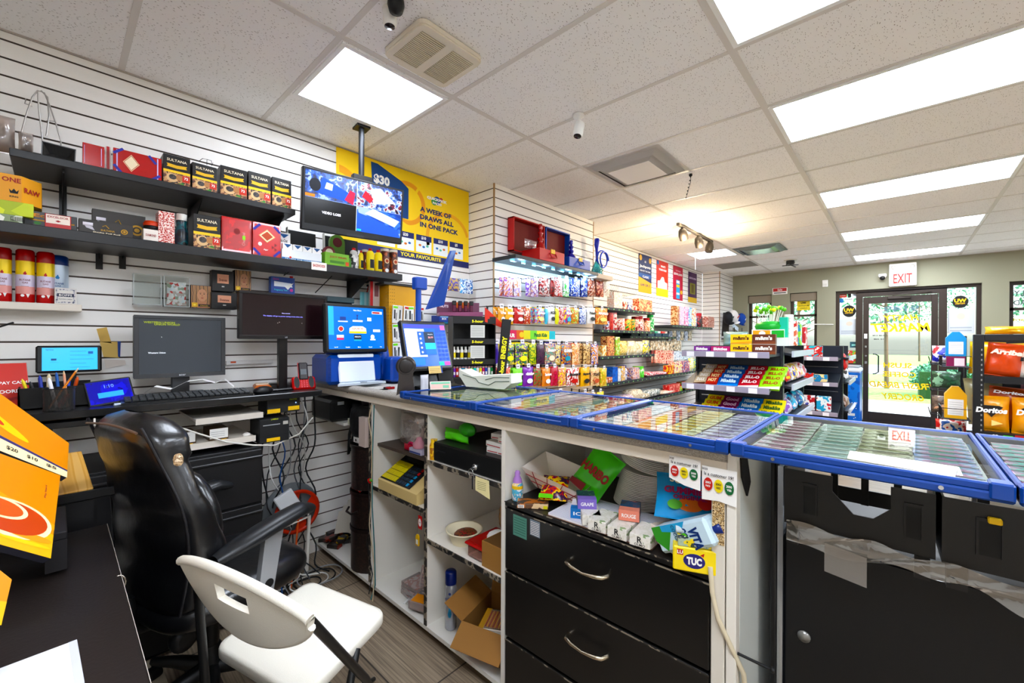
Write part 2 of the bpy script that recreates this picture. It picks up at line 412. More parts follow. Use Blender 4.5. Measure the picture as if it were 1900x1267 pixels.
# door wall with openings
T_ = .22
OPEN = [(1.79, 2.19, .78, 2.25, 'w'), (1.09, 1.50, .78, 2.25, 'w'), (-.87, .83, 0, 2.235, 'd'), (-2.3, -1.13, .78, 2.23, 'w')]
m = MB(); xs = DOOR_X; ys = [CY+.0, 2.19, 1.79, 1.50, 1.09, .83, -.87, -1.13, -2.3, Y0]
for a, b in ((CY+.3, 2.19), (1.79, 1.5), (1.09, .83), (-.87, -1.13), (-2.3, Y0)): m.box(xs, b, 0, xs+T_, a, CEIL, PAINT)
for b, a, z0, z1, k in OPEN:
    m.box(xs, b, z1, xs+T_, a, CEIL, PAINT)
    if z0: m.box(xs, b, 0, xs+T_, a, z0, PAINT)
struct('wall_front', m)
FR = mat('#33271f', .4); GL = clear('#f4fffd', .05)
def frame_bars(m, y0, y1, z0, z1, x, t=.05, d=.06, mt=FR):
    m.box(x, y0, z0, x+d, y0+t, z1, mt); m.box(x, y1-t, z0, x+d, y1, z1, mt); m.box(x, y0+t, z0, x+d, y1-t, z0+t, mt); m.box(x, y0+t, z1-t, x+d, y1-t, z1, mt)
for i, (b, a, z0, z1) in enumerate([(1.79, 2.19, .78, 2.25), (1.09, 1.50, .78, 2.25), (-2.3, -1.13, .78, 2.23)]):
    m = MB(); frame_bars(m, b, a, z0, z1, xs+.1); m.box(xs+.1, b, 1.82, xs+.15, a, 1.86, FR)
    w_ = struct('window_%d' % (i+1), m); g = MB(); g.rect(-1, 0, 1, 1, 0, GL); g = MB()
    g.add([(xs+.12, b+.05, z0+.05), (xs+.12, b+.05, z1-.05), (xs+.12, a-.05, z1-.05), (xs+.12, a-.05, z0+.05)], [(0, 1, 2, 3)], GL); build('pane', g, w_)
    if i < 2:
        s_ = MB(); s_.box(xs+.03, b+.01, z1-.14, xs+.09, a-.01, z1-.01, mat('#8f8474', .7)); s_.box(xs+.03, b+.01, z1-.15, xs+.085, a-.01, z1-.14, mat('#6c6355')); build('blind_cassette', s_, w_)
# door unit: left sidelight, door, right sidelight
DX = xs+.06
m = MB(); frame_bars(m, -.87, .83, 0, 2.235, DX, .05, .09)
m.box(DX, .47, 0, DX+.09, .56, 2.2, FR); m.box(DX, -.52, 0, DX+.09, -.43, 2.2, FR); m.box(DX, .56, .95, DX+.09, .78, 1.0, FR); m.box(DX, -.82, .95, DX+.09, -.52, 1.0, FR)
m.box(DX, -.43, 2.12, DX+.09, .47, 2.2, FR)
df = struct('door_2', m, 'dark brown door frame with a glazed sidelight on each side')
g = MB()
for y0, y1, z0, z1 in ((.56, .78, .05, .95), (.56, .78, 1.0, 2.2), (-.82, -.52, .05, .95), (-.82, -.52, 1.0, 2.2)):
    g.add([(DX+.04, y0, z0), (DX+.04, y0, z1), (DX+.04, y1, z1), (DX+.04, y1, z0)], [(0, 1, 2, 3)], GL)
build('sidelight_pane', g, df)
m = MB(); y0, y1 = -.425, .465; x = DX+.01
m.box(x, y0, .02, x+.045, y0+.075, 2.11, FR, .004); m.box(x, y1-.075, .02, x+.045, y1, 2.11, FR, .004); m.box(x, y0+.075, .02, x+.045, y1-.075, .2, FR); m.box(x, y0+.075, 2.0, x+.045, y1-.075, 2.11, FR)
door = struct('door_1', m, 'dark brown framed glass entrance door')
g = MB(); g.add([(x+.02, y0+.07, .2), (x+.02, y0+.07, 2.0), (x+.02, y1-.07, 2.0), (x+.02, y1-.07, .2)], [(0, 1, 2, 3)], GL); build('pane', g, door)
h_ = MB(); h_.tube([(x+.06, .33, 1.16), (x+.1, .31, 1.16), (x+.12, .27, 1.13), (x+.12, .27, .86), (x+.1, .31, .83), (x+.06, .33, .83)], .011, BLACK); build('door_handle', h_, door)
h_ = MB(); h_.tube([(x-.01, .43, 1.3), (x-.01, .43, 1.27)], .016, CHROME, T=None); h_.box(x-.006, .41, 1.42, x, .45, 1.5, WHITE); h_.box(x-.008, .41, 1.0, x, .44, 1.04, CHROME); h_.lathe([(.014, 0), (.014, .012)], CHROME, 12, T=Matrix.Translation((x-.012, .425, 1.13)) @ Matrix.Rotation(PI/2, 4, 'Y')); build('lock', h_, door)
h_ = MB(); h_.box(x-.05, -.12, 2.06, x, .16, 2.11, mat('#3a322c'), .006); h_.tube([(x-.03, .1, 2.12), (x-.12, -.12, 2.13), (x-.02, -.35, 2.15)], .009, mat('#3a322c')); build('door_closer', h_, door)
# writing stuck on the outside of the glass, so it reads mirrored from inside
YEL = mat('#f5cf10', .5, emit=0); t_ = MB(); t_.T = Matrix.Translation((x+.019, .015, 0)) @ Matrix.Rotation(-PI/2, 4, 'Z')
t_.txt('9149', .02, 1.9, .1, 0, mat('#5a7a80'), w=.42, mirror=True)
for s_, cx, cz, hh, ww in (('HASTY', 0.01, 1.755, .1, .41), ('MARKET', .0, 1.6, .14, .69), ('SLUSH', -.02, .985, .085, .34), ('COFFEE', 0, .84, .085, .4), ('FRESH BREAD', .0, .665, .1, .74), ('GROCERY', .04, .48, .1, .5)):
    t_.txt(s_, cx, cz, hh, 0, YEL, w=ww, bold=.03, slant=-.25 if hh > .09 else 0, mirror=True)
t_.txt('10 AM 10 PM', -.25, 1.47, .02, 0, INK, w=.15, mirror=True); t_.txt('10 AM', -.25, 1.41, .02, 0, INK, w=.12, mirror=True)
build('window_lettering', t_, door)
# walk-off mat, pavement, grass, hedge and trees outside
m = MB(); m.box(7.5, -.75, .0, 9.14, .62, .012, mat('#5f7c9c', .95, bump=.4, bscale=200)); tag(build('entrance_mat', m), 'blue grey entrance mat on the floor in front of the glass door', 'mat')
m = MB(); m.box(DOOR_X+.22, -25, -.12, 13.2, 25, -.02, mat('#cfc9c0', .9, bump=.2)); struct('trim_2', m, 'pale concrete pavement outside')
m = MB(); m.box(13.2, -40, -.16, 60, 40, -.04, patt(['#6f9a4a', '#86ad5c', '#7aa552'], 6, .9)); tag(build('lawn', m), 'sunlit grass lawn outside beyond the pavement', 'grass', kind='stuff')
m = MB(); m.box(17, -40, -.05, 19, 40, -.03, mat('#d5cfc4', .9)); struct('trim_3', m, 'pale footpath crossing the lawn outside')
m = MB(); m.box(24, -40, -.05, 33, 40, -.02, mat('#9a9a9a', .9)); struct('trim_4', m, 'grey road outside beyond the lawn')
LEAF = patt(['#2f6a4a', '#4a8d60', '#7cb890', '#3c7a58'], 18, .8, 'voronoi')
def leafy(m, cx, cy, cz, rx, ry, rz, n, s, seed):
    rg = random.Random(seed)
    for _ in range(n):
        while 1:
            p = Vector((rg.uniform(-1, 1), rg.uniform(-1, 1), rg.uniform(-1, 1)))
            if .45 < p.length < 1: break
        c = Vector((cx+p.x*rx, cy+p.y*ry, cz+p.z*rz)); a = Vector((rg.gauss(0, 1), rg.gauss(0, 1), rg.gauss(0, 1))).normalized()*s*rg.uniform(.6, 1.3); b = a.orthogonal().normalized()*s*.6
        m.add([c-a, c+b, c+a, c-b], [(0, 1, 2, 3)], LEAF)
m = MB(); m.box(14.6, -1.5, -.03, 15.8, -.35, .62, mat('#2a4f26', .9)); leafy(m, 15.2, -.92, .45, .8, .75, .44, 1800, .05, 1)
tag(build('hedge', m), 'clipped green hedge outside the glass door', 'hedge')
def tree(i, x, y, h, r, n, label, trunk=.06):
    e = empty('tree', label, 'tree', (x, y, -.039), group='trees outside the shop windows'); t = MB(); rg = random.Random(i)
    bark = mat('#6d5a4b', .9); t.tube([(0, 0, 0), (.03, .02, h*.3), (-.02, .03, h*.6), (0, 0, h*.9)], [trunk, trunk*.8, trunk*.55, trunk*.2], bark)
    for k in range(9):
        a = rg.uniform(0, 6.28); z = h*rg.uniform(.3, .75); L = r*rg.uniform(.6, 1); t.tube([(0, 0, z), (L*.5*math.cos(a), L*.5*math.sin(a), z+.25*L), (L*math.cos(a), L*math.sin(a), z+.6*L)], [trunk*.4, trunk*.25, trunk*.1], bark, 5)
    build('trunk', t, e); c = MB(); leafy(c, 0, 0, h*.72, r, r, h*.32, n, .09, i+20); build('foliage', c, e)
for i, (x, y, h, r, n, l) in enumerate([(17, .3, 4.6, 1.3, 500, 'slim young tree outside, seen through the left side of the glass door'), (20.5, 3.3, 5, 2.0, 1100, 'bushy tree outside the window right of the caps'),
        (16, 2.35, 4.2, 1.1, 260, 'nearly bare young tree outside the second window'), (42, -1.0, 7, 3.5, 1500, 'large tree across the road, centred behind the door'), (36, 8, 8, 3.5, 1500, 'large tree across the road, left of the door'), (36, -8.5, 8, 3.5, 1500, 'large tree across the road, right of the door'), (19, -3.2, 4.5, 1.4, 700, 'young tree outside the window at the right edge')]): tree(i, x, y, h, r, n, l)
# ================================================================ WALL SHELVES ON THE LEFT
SHB = mat('#1b1a1b', .38); BRK = mat('#161617', .4)
def wall_shelf(name, label, x0, x1, y0, zt, t, mt, brackets, lip=0):
    e = empty(name, label, 'shelf', (x0, WALL_Y, zt-t)); L = x1-x0; D = WALL_Y-y0-.001
    m = MB(); m.box(0, -D, 0, L, -.001, t, mt, .002)
    if lip: m.box(0, -D-.004, -.0, L, -D, t, mt)
    build('board', m, e)
    for b in brackets:
        k = MB(); k.prism([(-.001, -.0), (-.001, -.13), (-.012, -.13), (-D*.85, -.012), (-D*.85, -.0)], b-.0025, b+.0025, BRK, 'x'); k.box(b-.012, -.006, -.14, b+.012, -.001, 0, BRK)
        build('bracket', k, e)
    return e
S1Z, S2Z, SY = 2.085, 1.808, 2.455
wall_shelf('wall_shelf', 'short black wall shelf, the upper one holding five charcoal boxes', -.12, .895, SY, S1Z, .03, SHB, (.14, .6, .97))
wall_shelf('wall_shelf', 'long black wall shelf beneath the upper one, ending under the TV screen', -1.0, 1.575, SY, S2Z, .042, SHB, (2.35,))
wall_shelf('wall_shelf', 'small white wall shelf holding the butane gas cans', -.9, .077, 2.66, P(143, 565, 'y', 2.66).z, .03, mat('#ece3d8', .4), ())
FY = 2.475                                     # front plane of the goods on the two black shelves
def span(xl, xr, yt, y=FY, zb=None):
    a = P(xl, yt, 'y', y); b = P(xr, yt, 'y', y); return a.x, b.x, P((xl+xr)/2, yt, 'y', y).z
GOLD = mat('#e2b437', .4, emit=0); CREAM = mat('#efe3c8', .5); RED = mat('#d51f1c', .3, coat=.4); YELL = mat('#f2c51a', .4)
def charcoal_box(wd, hh, dp):
    m = MB(); m.box(0, 0, 0, wd, dp, hh, mat('#171413', .4), .001); y = -.0008
    m.txt('SULTANA', wd*.5, hh*.83, hh*.09, y, CREAM, w=wd*.74, bold=.01)
    m.poly([(wd*.12, hh*.7), (wd*.5, hh*.67), (wd*.88, hh*.7), (wd*.84, hh*.64), (wd*.88, hh*.59), (wd*.5, hh*.56), (wd*.12, hh*.59), (wd*.16, hh*.64)][::-1], y, GOLD)
    m.rect(0, hh*.4, wd, hh*.48, y, YELL); m.rect(0, hh*.0, wd, hh*.4, y*.6, patt(['#2b211c', '#7a4a34', '#c99a6c', '#3a2a22'], 45, .5))
    m.disc(wd*.33, hh*.22, wd*.22, hh*.15, y, mat('#d9b58a', .5)); m.disc(wd*.34, hh*.25, wd*.14, hh*.09, y*1.5, patt(['#1c1514', '#453a36'], 120))
    m.disc(wd*.6, hh*.26, wd*.16, hh*.1, y*1.2, mat('#b98255', .5)); m.rect(wd*.7, hh*.14, wd*.98, hh*.36, y*1.6, mat('#d8442c', .4)); m.txt('72', wd*.84, hh*.27, hh*.09, y*2, WHITE, bold=.03)
    m.poly([(wd*.5, hh*.06), (wd*.78, hh*.03), (wd*.72, hh*.1)], y*1.7, mat('#3f8a35'))
    return m
def put(name, m, loc, label, cat, group=None, rz=0, rx=0, ry=0):
    o = build(name, m, None, loc, (math.radians(rx), math.radians(ry), math.radians(rz))); return tag(o, label, cat, group)
first = None
for i, (xl, xr, yt) in enumerate([(303, 355, 290), (357, 405, 306), (409, 460, 312), (461, 504, 322), (505, 542, 332)]):
    x0, x1, zt = span(xl, xr, yt); lab = 'black and gold charcoal box on the upper black shelf, %s from the red boxes' % ['nearest'if i == 0 else ORD[i]][0]
    if i == 4: lab = 'black and gold charcoal box at the right end of the upper shelf'
    put('charcoal_box', charcoal_box((x1-x0)*.96, zt-S1Z, .12), (x0, FY, S1Z), lab, 'box', 'charcoal boxes on the wall shelves', rz=(0, 3, -2, 1, 0)[i])
x0, x1, zt = span(359, 409, 400); put('charcoal_box', charcoal_box(x1-x0, zt-S2Z, .12), (x0, FY, S2Z), 'black and gold charcoal box on the lower long shelf beside the red box', 'box', 'charcoal boxes on the wall shelves')
def red_box(wd, hh, dp, kind):
    m = MB(); m.box(0, 0, 0, wd, dp, hh, mat('#cf1d12', .18, coat=.8), .0015); y = -.0008
    if kind == 0:
        m.rect(wd*.08, .01, wd*.1, hh-.01, y, mat('#d5c6ee')); m.rect(wd*.84, .01, wd*.87, hh-.01, y, mat('#d5c6ee'))
    if kind == 1:
        c = (wd*.36, hh*.5); 
        for s, mm in ((1, mat('#e9c9a0')), (.9, mat('#b3251b')), (.82, mat('#efdcc0'))): m.poly([(c[0]-.17*wd*s, c[1]), (c[0], c[1]-.36*hh*s), (c[0]+.17*wd*s, c[1]), (c[0], c[1]+.36*hh*s)], y*(2-s), mm)
        m.rect(.01, .005, .014, hh-.005, y, mat('#d5c6ee')); m.rect(wd-.016, .005, wd-.012, hh-.005, y, mat('#d5c6ee'))
        for a, b, r in ((.8, .85, -.9), (.09, .15, -.9), (.87, .1, .7), (.1, .9, .7)): m.add([(wd*a+dx*math.cos(r)-dz*math.sin(r), y*2, hh*b+dx*math.sin(r)+dz*math.cos(r)) for dx, dz in ((-.02, -.005), (.02, -.005), (.02, .005), (-.02, .005))], [(0, 1, 2, 3)], mat('#3b3aa6'))
    if kind == 2:
        m.rect(.008, .012, wd-.008, hh-.012, y, patt(['#d52018', '#c3160f', '#e63a30'], 14, .25)); m.txt('Charcoal', wd*.72, hh*.42, wd*.1, y*2, mat('#f0b5ac'), rot=PI/2, bold=0); m.disc(wd*.5, hh*.62, .014, .016, y*2, mat('#8e120e')); m.rect(wd*.68, hh*.4, wd*.78, hh*.52, y*3, mat('#8ed03c'))
        for a in (.03, .97): m.rect(wd*a-.001, .02, wd*a+.001, hh-.02, y*2, mat('#8e120e'))
    if kind == 3:
        m.rect(.008, .01, wd-.008, hh-.01, y, mat('#dc2a10', .25)); c = (wd*.5, hh*.62)
        for s, mm in ((1, mat('#e7b478')), (.88, mat('#fae7c6')), (.7, mat('#c7532b'))): m.poly([(c[0]-.3*wd*s, c[1]), (c[0], c[1]-.2*hh*s), (c[0]+.3*wd*s, c[1]), (c[0], c[1]+.2*hh*s)], y*(3-s), mm)
        m.txt('Pajar', wd*.46, hh*.2, hh*.06, y*2, WHITE, slant=.3); m.disc(wd*.25, hh*.36, .009, .01, y*2, WHITE)
        for (a, b) in ((.7, .3), (.8, .38), (.8, .24)): m.disc(wd*a, hh*b, .009, .011, y*2, mat('#8e120e'), 3)
        for a, b, r in ((.14, .86, .8), (.86, .86, -.8), (.14, .12, -.8), (.86, .12, .8)): m.add([(wd*a+dx*math.cos(r)-dz*math.sin(r), y*2, hh*b+dx*math.sin(r)+dz*math.cos(r)) for dx, dz in ((-.022, -.006), (.022, -.006), (.022, .006), (-.022, .006))], [(0, 1, 2, 3)], mat('#3b3aa6'))
    return m
x0, x1, zt = span(153, 194, 268); put('tobacco_box', red_box(x1-x0, zt-S1Z, .1, 0), (x0, FY, S1Z), 'glossy red box with white side stripes on the upper black shelf', 'box')
x0, x1, zt = span(196, 206, 272, FY+.03); m = MB(); m.box(0, 0, 0, x1-x0, .08, zt-S1Z, mat('#e8dcd6', .2, coat=.5)); m.rect(.003, 0, .012, zt-S1Z, -.001, RED); put('tobacco_box', m, (x0, FY+.03, S1Z), 'narrow white and red box squeezed between two red boxes', 'box')
x0, x1, zt = span(210, 300, 284); put('tobacco_box', red_box(x1-x0, zt-S1Z, .14, 1), (x0, FY, S1Z), 'wide red box with a large pale diamond on the upper shelf', 'box')
x0, x1, zt = span(411, 467, 405); put('tobacco_box', red_box(x1-x0, zt-S2Z, .06, 2), (x0, FY, S2Z), 'square red box with a small green sticker on the lower shelf', 'box')
x0, x1, zt = span(469, 521, 415); put('tobacco_box', red_box(x1-x0, zt-S2Z, .06, 3), (x0, FY, S2Z), 'orange red square box with a diamond emblem and blue corner ribbons', 'box')
# dark lattice tray tipped on its side, plastic bags, wire rack
x0, x1, zt = span(76, 140, 268); w_ = x1-x0; h_ = zt-S1Z; m = MB(); dk = patt(['#1d1c1c', '#3a3938', '#5a5856', '#1d1c1c'], 90, .3, 'linex')
m.box(0, .05, 0, w_, .06, h_, dk)
for a in ([(0, 0), (w_, 0), (w_*.75, h_*.45), (w_*.25, h_*.45)], [(0, h_), (0, 0), (w_*.25, h_*.45)], [(0, h_), (w_*.25, h_*.45), (w_*.75, h_*.45), (w_, h_)], [(w_, 0), (w_, h_), (w_*.75, h_*.45)]):
    m.add([(p[0], 0 if p[1] in (0, h_) else .035, p[1]) for p in a], [tuple(range(len(a)))[::-1] if a[0] != (0, 0) else tuple(range(len(a)))], dk)
for a, b, c, d in ((0, 0, w_, .003), (0, h_-.003, w_, h_), (0, 0, .003, h_), (w_-.003, 0, w_, h_)): m.box(a, 0, b, c, .055, d, dk)
put('foil_tray', m, (x0, FY, S1Z), 'dark ribbed foil tray standing on its side on the upper shelf', 'tray', ry=2)
PLB = clear('#e9dcd4', .18, .12, .25, '#f0e4dc')
for xl, xr, yt, lab in ((33, 62, 250, 'clear plastic bag of brown charcoal pieces next to the foil tray'), (-26, 28, 218, 'crumpled clear plastic bag cut off at the left edge of the shelf')):
    x0, x1, zt = span(xl, xr, yt, FY+.05); m = MB(); m.bag((x1-x0), zt-S1Z+.01, .09, PLB, seed=xl); m.ball(0, 0, (zt-S1Z)*.45, (x1-x0)*.33, .028, (zt-S1Z)*.38, patt(['#5b382d', '#8d6253', '#3d241c'], 60, .6, 'voronoi'), 10)
    put('plastic_bag', m, ((x0+x1)/2, FY+.07, S1Z+.002), lab, 'bag')
m = MB(); wr = mat('#b9b6b3', .3, .8)
def pw(x, y, yy=WALL_Y-.06): q = P(x, y, 'y', yy); return (q.x, q.y, q.z)
m.tube([pw(38, 252), pw(48, 215), pw(60, 180), pw(70, 168), pw(82, 172), pw(92, 195), pw(104, 230), pw(113, 262)], .0028, wr, 6)
m.tube([pw(70, 168, WALL_Y-.05), pw(72, 200, WALL_Y-.03), pw(79, 262, WALL_Y-.03)], .0028, wr, 6); m.tube([pw(86, 252), pw(91, 215), pw(88, 180), pw(76, 168)], .0028, wr, 6); m.tube([pw(86, 224), pw(103, 225)], .002, wr, 6)
m.tube([pw(60, 197, WALL_Y-.01), pw(46, 192, WALL_Y-.02), pw(48, 183, WALL_Y-.03)], .002, wr, 6); m.tube([pw(38, 252), (pw(38, 252)[0], WALL_Y-.12, S1Z+.004), (pw(113, 262)[0], WALL_Y-.12, S1Z+.004), pw(113, 262)], .0028, wr, 6)
tag(build('wire_rack', m), 'bent silver wire rack standing behind the foil tray', 'wire rack')
m = MB(); m.tube([pw(368, 300, WALL_Y-.1), pw(376, 294, WALL_Y-.1), pw(384, 296, WALL_Y-.1), pw(384, 306, WALL_Y-.1)], .0015, BLACK, 5); m.tube([pw(384, 296, WALL_Y-.1), pw(392, 298, WALL_Y-.1), pw(393, 308, WALL_Y-.1), pw(395, 302, WALL_Y-.1)], .0015, BLACK, 5); m.box(pw(368, 300)[0]-.01, WALL_Y-.12, S1Z, pw(368, 300)[0]+.06, WALL_Y-.08, S1Z+.06, BLACK)
tag(build('wire_hook', m), 'thin black bent wire sticking up behind the charcoal boxes', 'hook')
# ---- lower shelf goods
OY = mat('#f0a912', .45)
gz = S2Z
for nm, xl, xr, yt, yb, colr, lab in (('paper_box', -8, 42, 404, 418, ['#dfe5d2', '#8c9b78', '#f1efe6'], 'low white and green box with a barcode at the bottom of the left stack'), ('paper_box', -8, 62, 378, 404, ['#c4d21e', '#aebf16', '#d8de4a'], 'lime green box in the middle of the left stack')):
    a = P(xl, yt, 'y', 2.47); b = P(xr, yt, 'y', 2.47); hh = a.z-P(xl, yb, 'y', 2.47).z; q = MB(); q.box(0, 0, 0, b.x-a.x, .14, hh, patt(colr, 12, .5, 'voronoi'), .001)
    if gz == S2Z:
        for k in range(16): q.rect((b.x-a.x)*.55+k*.0035, hh*.2, (b.x-a.x)*.55+k*.0035+.0018, hh*.8, -.0008, INK)
    put(nm, q, (a.x, 2.47, gz), lab, 'box'); gz += hh
a = P(-8, 318, 'y', 2.47); b = P(40, 318, 'y', 2.47); c = P(52, 318, 'y', 2.47); W_ = b.x-a.x; Hh = a.z-gz
m = MB(); m.prism([(0, 0), (W_, 0), (W_+.05, .06), (W_+.05, .15), (0, .15)], 0, Hh, OY, 'z'); y = -.001
m.txt('ONE', W_*.6, Hh*.8, Hh*.17, y, mat('#b5330f'), bold=.03); m.rect(W_*.72, Hh*.7, W_*.98, Hh*.71, y, mat('#b5330f'))
m.poly([(W_*.55, Hh*.3), (W_*.85, Hh*.3), (W_*.9, Hh*.46), (W_*.8, Hh*.38), (W_*.7, Hh*.48), (W_*.6, Hh*.38), (W_*.5, Hh*.46)], y, INK); m.txt('KING', W_*.7, Hh*.18, Hh*.07, y, INK, bold=.03)
s_ = m.T; m.T = Matrix.Translation((W_+.001, 0, 0)) @ Matrix.Rotation(math.radians(50), 4, 'Z'); m.txt('RAW', .038, Hh*.5, Hh*.2, -.0015, mat('#b5330f'), bold=.03, w=.06); m.T = s_
put('paper_box', m, (a.x, 2.47, gz), 'yellow display box of rolling papers on top of the left stack', 'box')
def flatbox(xl, xr, yt, yb, mt, yy=FY, dp=.08): a = P(xl, yt, 'y', yy); b = P(xr, yt, 'y', yy); m = MB(); m.box(0, 0, 0, b.x-a.x, dp, max(.008, a.z-P(xl, yb, 'y', yy).z), mt, .001); return m, a.x, b.x-a.x, a.z-P(xl, yb, 'y', yy).z
m, x, w_, h_ = flatbox(45, 143, 395, 424, mat('#17150f', .3), FY+.02, .1); m.txt('Eclipse', w_*.5, h_*.72, h_*.3, -.001, mat('#e0951c'), w=w_*.66, bold=.03); m.rect(w_*.1, h_*.4, w_*.95, h_*.48, -.001, mat('#d9a31e')); m.disc(w_*.24, h_*.25, .01, .006, -.0012, mat('#4c9447')); put('paper_box', m, (x, FY+.02, S2Z), 'long black box with orange lettering leaning on the lower shelf', 'box')
m, x, w_, h_ = flatbox(83, 132, 399, 424, mat('#c9291f', .35), FY-.012, .018); m.rect(.003, h_*.3, w_-.003, h_-.002, -.001, mat('#f2e3d8')); m.txt('EXCELSIOR', w_*.5, h_*.78, h_*.16, -.0015, mat('#b42119'), w=w_*.8); m.poly([(w_*.5-.008, h_*.5), (w_*.5, h_*.42), (w_*.5+.008, h_*.5), (w_*.5, h_*.58)], -.0015, mat('#b42119')); put('card_deck', m, (x, FY-.012, S2Z), 'red and white pack of cards in front of the black box', 'pack')
def foil_box(w_, h_):
    m = MB(); m.box(0, 0, 0, w_, .05, h_, mat('#2a2420', .4), .001); y = -.0008
    m.lathe([(.007, 0), (.007, .03)], mat('#d8d3dd', .4), 12, T=Matrix.Translation((w_*.07, -.001, h_*.66)) @ Matrix.Rotation(PI/2, 4, 'Y') @ Matrix.Scale(.15, 4, (0, 1, 0)))
    m.poly([(w_*.09, h_*.6), (w_*.24, h_*.5), (w_*.28, h_*.24), (w_*.13, h_*.38)], y, mat('#c9c4ce')); m.txt('SULTANA', w_*.52, h_*.34, h_*.14, y, mat('#c99a2e'), w=w_*.26)
    m.tube([(w_*.42+t*.01, y, h_*(.62+.12*math.sin(t*2.1))) for t in range(int(w_*20))], .0016, mat('#c99a2e'), 4); m.disc(w_*.83, h_*.42, h_*.2, h_*.2, y, mat('#c99a2e')); m.disc(w_*.83, h_*.42, h_*.13, h_*.13, y*2, mat('#2a2420')); m.disc(w_*.83, h_*.42, h_*.08, h_*.08, y*3, mat('#c99a2e'))
    m.txt('Shisha Foil Roll', w_*.5, h_*.13, h_*.09, y, CREAM, w=w_*.5); return m
for xl, xr, yt, yb, yy, l in ((146, 247, 402, 436, FY, 'front black foil roll box with a gold seal on the lower shelf'), (171, 270, 384, 424, FY+.06, 'rear black foil roll box standing higher behind another foil box')):
    a = P(xl, yt, 'y', yy); b = P(xr, yt, 'y', yy); put('foil_roll_box', foil_box(b.x-a.x, a.z-S2Z-.005), (a.x, yy, S2Z), l, 'box')
m, x, w_, h_ = flatbox(266, 294, 424, 446, mat('#e8ded6', .5)); m.txt('DIAMOND', w_*.5, h_*.5, h_*.2, -.001, mat('#a33'), w=w_*.7); put('small_box', m, (x, FY, S2Z), 'small white box beneath the orange grinder', 'box')
a = P(282, 424, 'y', FY+.03); m = MB(); m.lathe([(.0, .0), (.026, .0), (.03, .014), (.026, .022)], BLACK, 18); m.lathe([(.03, .02), (.031, .03), (.025, .042), (.0, .044)], mat('#e35310', .4), 18); put('grinder', m, (a.x, FY+.035, S2Z+h_), 'round orange topped herb grinder on a small white box', 'grinder')
m, x, w_, h_ = flatbox(294, 324, 388, 447, patt(['#e8b6ac', '#c6382c', '#f4ddd6', '#cf4a3e'], 70, .5)); m.rect(0, h_*.5, w_, h_*.515, -.001, mat('#f4ddd6')); put('small_box', m, (x, FY, S2Z), 'tall pink and red patterned box on the lower shelf', 'box')
a = P(337, 398, 'y', FY+.05); m = MB(); h_ = a.z-S2Z; m.lathe([(.022, 0), (.026, .02), (.026, h_*.5), (.02, h_*.6), (.022, h_*.8)], patt(['#151515', '#1b2a3a', '#1f5d66', '#151515'], 22, .3), 16); m.lathe([(.02, h_*.8), (.021, h_)], mat('#e5e3dc'), 16); put('lighter_torch', m, (a.x, FY+.05, S2Z), 'dark bottle shaped torch with a ribbed white cap on the lower shelf', 'bottle')
# filter tip display
x0, x1, zt = span(523, 597, 455); w_ = x1-x0; h_ = zt-S2Z; m = MB(); m.box(0, 0, 0, w_, .09, h_*.62, mat('#ecf0f4'), .001); m.rect(0, 0, w_, h_*.13, -.001, mat('#2b6fae')); m.txt('FILTERS THE CIGARETTE', w_*.5, h_*.065, h_*.07, -.002, mat('#cfe6f5'), w=w_*.85)
for i in range(4):
    xx = w_*(.03+.245*i); m.box(xx, .004, h_*.15, xx+w_*.225, .03, h_*.98, mat('#fafafa'), .001); c = xx+w_*.112; m.poly([(c-w_*.09, h_*.94), (c, h_*.72), (c+w_*.09, h_*.94)][::-1][::-1], -.001+.004, mat('#1d5f9e')); m.txt('Nic-Out', c, h_*.55, h_*.13, -.001+.004, INK, w=w_*.2, bold=.02); m.disc(c, h_*.25, .006, .004, .003, mat('#4d3428'))
m.box(0, .06, h_*.5, w_*.3, .064, h_*1.75, mat('#f4f4f4')); m.txt('Nic-Out', w_*.13, h_*1.25, h_*.2, .059, INK, w=w_*.2); m.poly([(w_*.03, h_*1.65), (w_*.26, h_*1.65), (w_*.14, h_*1.4)][::-1], .058, mat('#1d5f9e'))
m.disc(w_*.2, h_*.15, .006, .006, -.003, mat('#e14a22')); put('filter_display', m, (x0, FY, S2Z), 'white and blue counter display of filter packs on the lower shelf', 'display box')
for xl, xr, yt, l in ((533, 586, 425, 'black panel leaning on the wall behind the white filter display'), (601, 664, 436, 'black panel leaning on the wall behind the green tins')):
    a = P(xl, yt, 'y', WALL_Y-.1); b = P(xr, yt, 'y', WALL_Y-.1); m = MB(); m.box(0, 0, 0, b.x-a.x, .012, a.z-S2Z, BLACK, .002); m.box(-.005, -.02, 0, -.002, .01, a.z-S2Z+.01, mat('#d8d6cf')); put('black_sign', m, (a.x, WALL_Y-.11, S2Z), l, 'panel', rx=-3)
x0, x1, zt = span(603, 648, 470); w_ = x1-x0; m = MB(); h_ = zt-S2Z; m.box(0, 0, 0, w_, .07, h_, mat('#7cb83c', .45), .001); m.box(w_, .01, 0, w_*1.12, .06, h_*.8, mat('#4f8a2e')); m.txt('JUICY WRAPS', w_*.54, h_*.66, h_*.2, -.001, mat('#c23a26'), w=w_*.7); m.rect(w_*.2, h_*.2, w_*.8, h_*.4, -.001, mat('#4f8a2e')); m.rect(w_*.84, h_*.1, w_*.98, h_*.4, -.0015, mat('#f0661c')); put('wrap_box', m, (x0, FY, S2Z), 'lime green box with an orange price sticker on the lower shelf', 'box')
